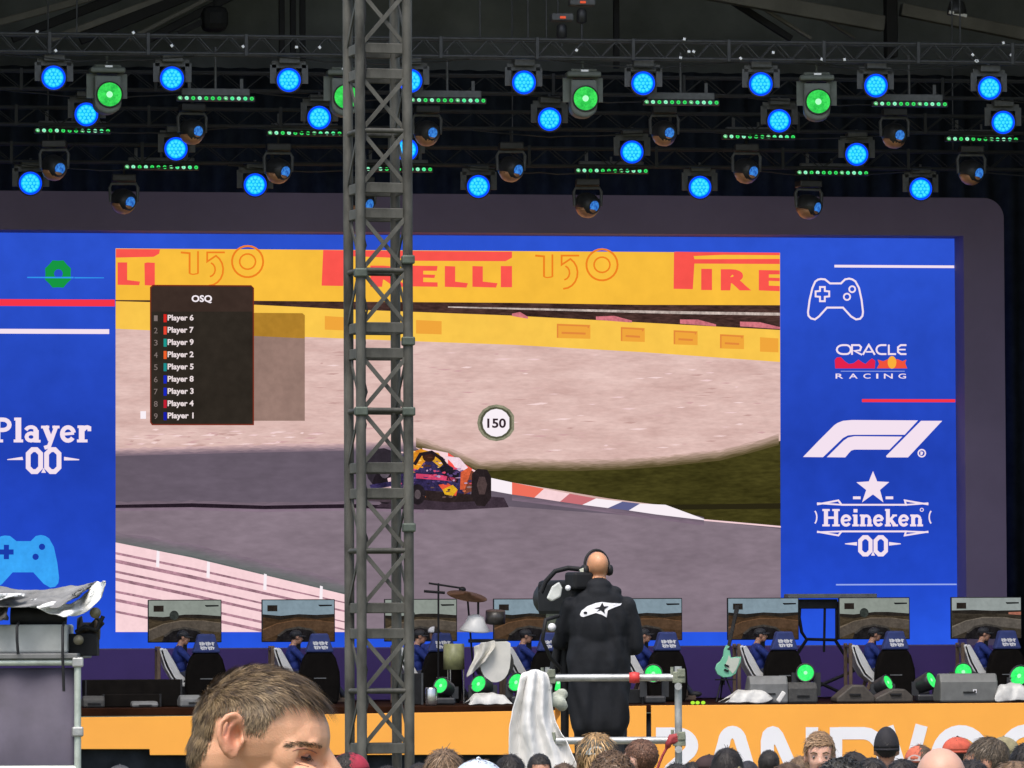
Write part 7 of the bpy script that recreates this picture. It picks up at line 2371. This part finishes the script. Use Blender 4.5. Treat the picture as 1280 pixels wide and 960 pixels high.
# eyes: ball, lowered lid, lashes, brow
lid = pbr('eyelid', (0.50, 0.24, 0.17), 0.45, 0, 0.15, 60, sss=0.1)
lash = pbr('lashes', (0.03, 0.017, 0.012), 0.5, 0, 0.1, 60)
rm = random.Random(21)
kd = BVHTree.FromPolygons([v_.co for v_ in me.vertices], [p_.vertices for p_ in me.polygons])
def side_hit(px, py, k, lift=0.0):
    """point of the face that the side at k sees at this place of the profile"""
    x, z = PX(px, py)
    h_ = kd.ray_cast(Vector((x, k * .4, z)), Vector((0, -k, 0)))
    if h_[0] is None:
        h_ = kd.find_nearest(Vector((x, k * .02, z)))
    return h_[0] + h_[1] * lift, h_[1]
dkskin = pbr('lid_shadow_skin', (0.30, 0.125, 0.085), 0.5, 0, 0.3, 90)
for k in (-1, 1):
    p0, n0 = side_hit(383, 945.5, k)
    c = p0 - n0 * .0085
    e = MB().ell(c, .0112, nu=18, nv=12).build('eye', pbr('eye_white', (0.42, 0.36, 0.33), 0.25, 0, 0.1, 9), man)
    MB().ell(p0 + n0 * -.0012 + Vector((.0045, 0, -.002)), .0042, nu=12, nv=8).build('iris', pbr('iris_brown', (0.06, 0.03, 0.018), 0.2, 0, 0.2, 60), e)
    up = (Vector((0, 0, 1)) - n0 * n0.z).normalized()
    fw = up.cross(n0) * (1 if up.cross(n0).x > 0 else -1)
    lidm = MB()
    for sgn, z0, z1, rr in ((1, .0008, .0112, .0122), (-1, -.0026, -.0105, .0119)):
        vs, fs = [], []
        for j in range(7):
            zz = z0 + (z1 - z0) * j / 6
            for i in range(13):
                xx = -.0115 + .023 * i / 12
                sag = (-.0012 - .0024 * (i / 12 - .35) + .0016 * math.cos((i / 12 - .5) * 3)) * (1 - j / 6)
                h2 = max(0, rr * rr - xx * xx * .8 - zz * zz)
                vs.append(c + fw * xx + up * (zz + sag) + n0 * math.sqrt(h2))
        lidm.add(vs, [(j * 13 + i, j * 13 + i + 1, (j + 1) * 13 + i + 1, (j + 1) * 13 + i) for j in range(6) for i in range(12)], 0, True)
        if sgn > 0: edge = vs[:13]
    lidm.split('eyelid', lid, man)
    m = MB().path([q + n0 * .0005 for q in edge], [.0006] + [.0013] * 11 + [.0006], 5)
    for q in edge[2:]:
        for _ in range(2):
            d_ = (n0 * .8 + fw * rm.uniform(.1, .6) - up * .55)
            m.tube(q, q + d_ * .0058, .00032, .0001, 4, caps=False)
    tag(m.build('lashes', lash, man), kind='stuff')
    m = MB().path([side_hit(x_, y_, k, .0002)[0] for x_, y_ in ((368, 938), (374, 935.5), (382, 935), (390, 937), (397, 941.5))], [.0005, .0011, .0013, .0012, .0006], 5)
    m.build('eyelid_crease', dkskin, man)
    m = MB().path([side_hit(x_, y_, k, .0001)[0] for x_, y_ in ((370, 951), (378, 955), (387, 957.5), (396, 957))], [.0004, .0010, .0010, .0004], 5)
    m.build('lower_lid_crease', dkskin, man)
HM_ = [pbr('man_hair', (0.15, 0.098, 0.048), 0.6, 0, 0.3, 60), pbr('man_hair_light', (0.27, 0.19, 0.098), 0.55, 0, 0.3, 60), pbr('man_hair_deep', (0.06, 0.038, 0.020), 0.6, 0, 0.3, 60)]
for k in (-1, 1):
    m = MB()
    for i in range(260):
        u = rm.random()
        px = 360 + 44 * u
        py = 931.5 - 4.5 * math.sin(u * 2.4 + .3) + 4.0 * u + rm.gauss(0, 1.9) * (1 - .35 * u) + (1 - u) * 1.5 * rm.random()
        p, nn_ = side_hit(px, py, k)
        d_ = Vector((-.8 + .5 * u, k * (.5), .25 * (u - .3) + rm.uniform(-.1, .1)))
        d_ = (d_ - nn_ * d_.dot(nn_)).normalized()
        L_n = rm.uniform(.004, .009)
        a, b = p + nn_ * .0004, p + d_ * L_n + nn_ * .0016
        sd_ = d_.cross(nn_) * .00032
        m.add([a - sd_, a + sd_, b], [(0, 1, 2)], rm.choice([0, 0, 2]))
    m.build('eyebrow', HM_, man)
# hair, rooted on the scalp
BOUND = [(225, 975), (252, 955), (266, 928), (274, 897), (300, 889), (309, 897), (313, 918), (333, 918), (343, 897), (350, 878), (372, 868), (398, 864), (414, 873), (430, 880)]
def bound(px):
    for (a, b), (c, d) in zip(BOUND[:-1], BOUND[1:]):
        if a <= px <= c:
            return b + (d - b) * (px - a) / (c - a)
    return 860
F_ = len(me.polygons)
ce = np.empty(F_ * 3); me.polygons.foreach_get('center', ce); ce = ce.reshape(-1, 3)
fn_ = np.empty(F_ * 3); me.polygons.foreach_get('normal', fn_); fn_ = fn_.reshape(-1, 3)
cand = []
for i in np.nonzero((ce[:, 2] > -.07) & (ce[:, 0] < .13))[0]:
    x, y, z = ce[i]
    if -.03 < x < .008 and abs(y) > .0755 and -.03 < z < .040: continue
    px, py = 300 + x * 900, 925 - z * 900
    mm = bound(px) - py
    if mm < 0: continue
    if abs(y) < .052 and x > .06 and z < .066: continue
    cand.append((i, mm))
hm = MB()
nh = 24000
for q in range(nh):
    i, mm = cand[rm.randrange(len(cand))]
    fade = min(1, mm / 26)
    if rm.random() > 0.25 + 0.75 * fade: continue
    p = Vector(ce[i]) + Vector((rm.uniform(-.0017, .0017), rm.uniform(-.0017, .0017), rm.uniform(-.0017, .0017)))
    nn_ = Vector(fn_[i])
    top = min(1, max(0, (p.z - .035) / .045))
    front = min(1, max(0, (p.x - .03) / .06))
    L_n = (0.006 + 0.012 * fade) * (1 - top) + (0.020 + 0.030 * front) * top
    L_n *= rm.uniform(.65, 1.2)
    clump = math.sin(p.x * 260 + 3 * math.sin(p.z * 190)) + math.sin(p.y * 230 + p.z * 170 + 2 * math.sin(p.x * 120))
    d_ = Vector((0.9, -0.25, -.12)) * top + Vector((-.25 + .55 * front, 0, -1)) * (1 - top)
    d_ += Vector((rm.gauss(0, .16), rm.gauss(0, .16), rm.gauss(0, .12))) + Vector((.0, .15 * clump, .06 * clump))
    d_ = (d_ - nn_ * d_.dot(nn_)).normalized()
    lf = (0.16 + 0.13 * top) * (1 - .45 * front * top)
    sd_ = d_.cross(nn_).normalized()
    wv = 0.00050 * rm.uniform(.7, 1.3)
    ring = []
    droop = Vector((0.15, 0, -.7)) * front * top
    for j in range(4):
        u = j / 3
        w_p = p + d_ * (L_n * u) + nn_ * (L_n * lf * (u - .35 * u * u)) + droop * (L_n * .55 * u * u)
        hw = wv * (1, .95, .75, .15)[j]
        ring += [w_p - sd_ * hw, w_p + sd_ * hw]
    li = clump + 1.1 * (1 - top) + rm.gauss(0, .8) - 1.3 * top * front
    hm.add(ring, [(2 * j, 2 * j + 1, 2 * j + 3, 2 * j + 2) for j in range(3)], 1 if li > .9 else (2 if li < -.6 else 0), True)
tag(hm.build('hair', HM_, man), kind='stuff')
# scalp tint under the hair
sc_ = MB()
keep = [i for i, mm in cand if mm > 9]
used_v = {}
vsx, fsx = [], []
for i in keep:
    f = []
    for vi in me.polygons[int(i)].vertices:
        if vi not in used_v:
            used_v[vi] = len(vsx)
            vsx.append(Vector(co[vi]) + Vector(nr[vi]) * .0009)
        f.append(used_v[vi])
    fsx.append(f)
sc_.add(vsx, fsx, 0, True).build('scalp_hair', pbr('scalp_hair', (0.12, 0.08, 0.05), 0.8, 0, 0.35, 120), man)
man.rotation_euler = (0, 0, math.atan2(fx.y, fx.x))
man.location = (mo.x, mo.y, mgz)
for ch in KIDS[man.name]:
    ch.location = (0, 0, h0)
# push the near ear side onto the sight line: the head centre sits 8 cm beyond the ear
man.location = Vector((mo.x, mo.y, mgz)) + fn * 0.0
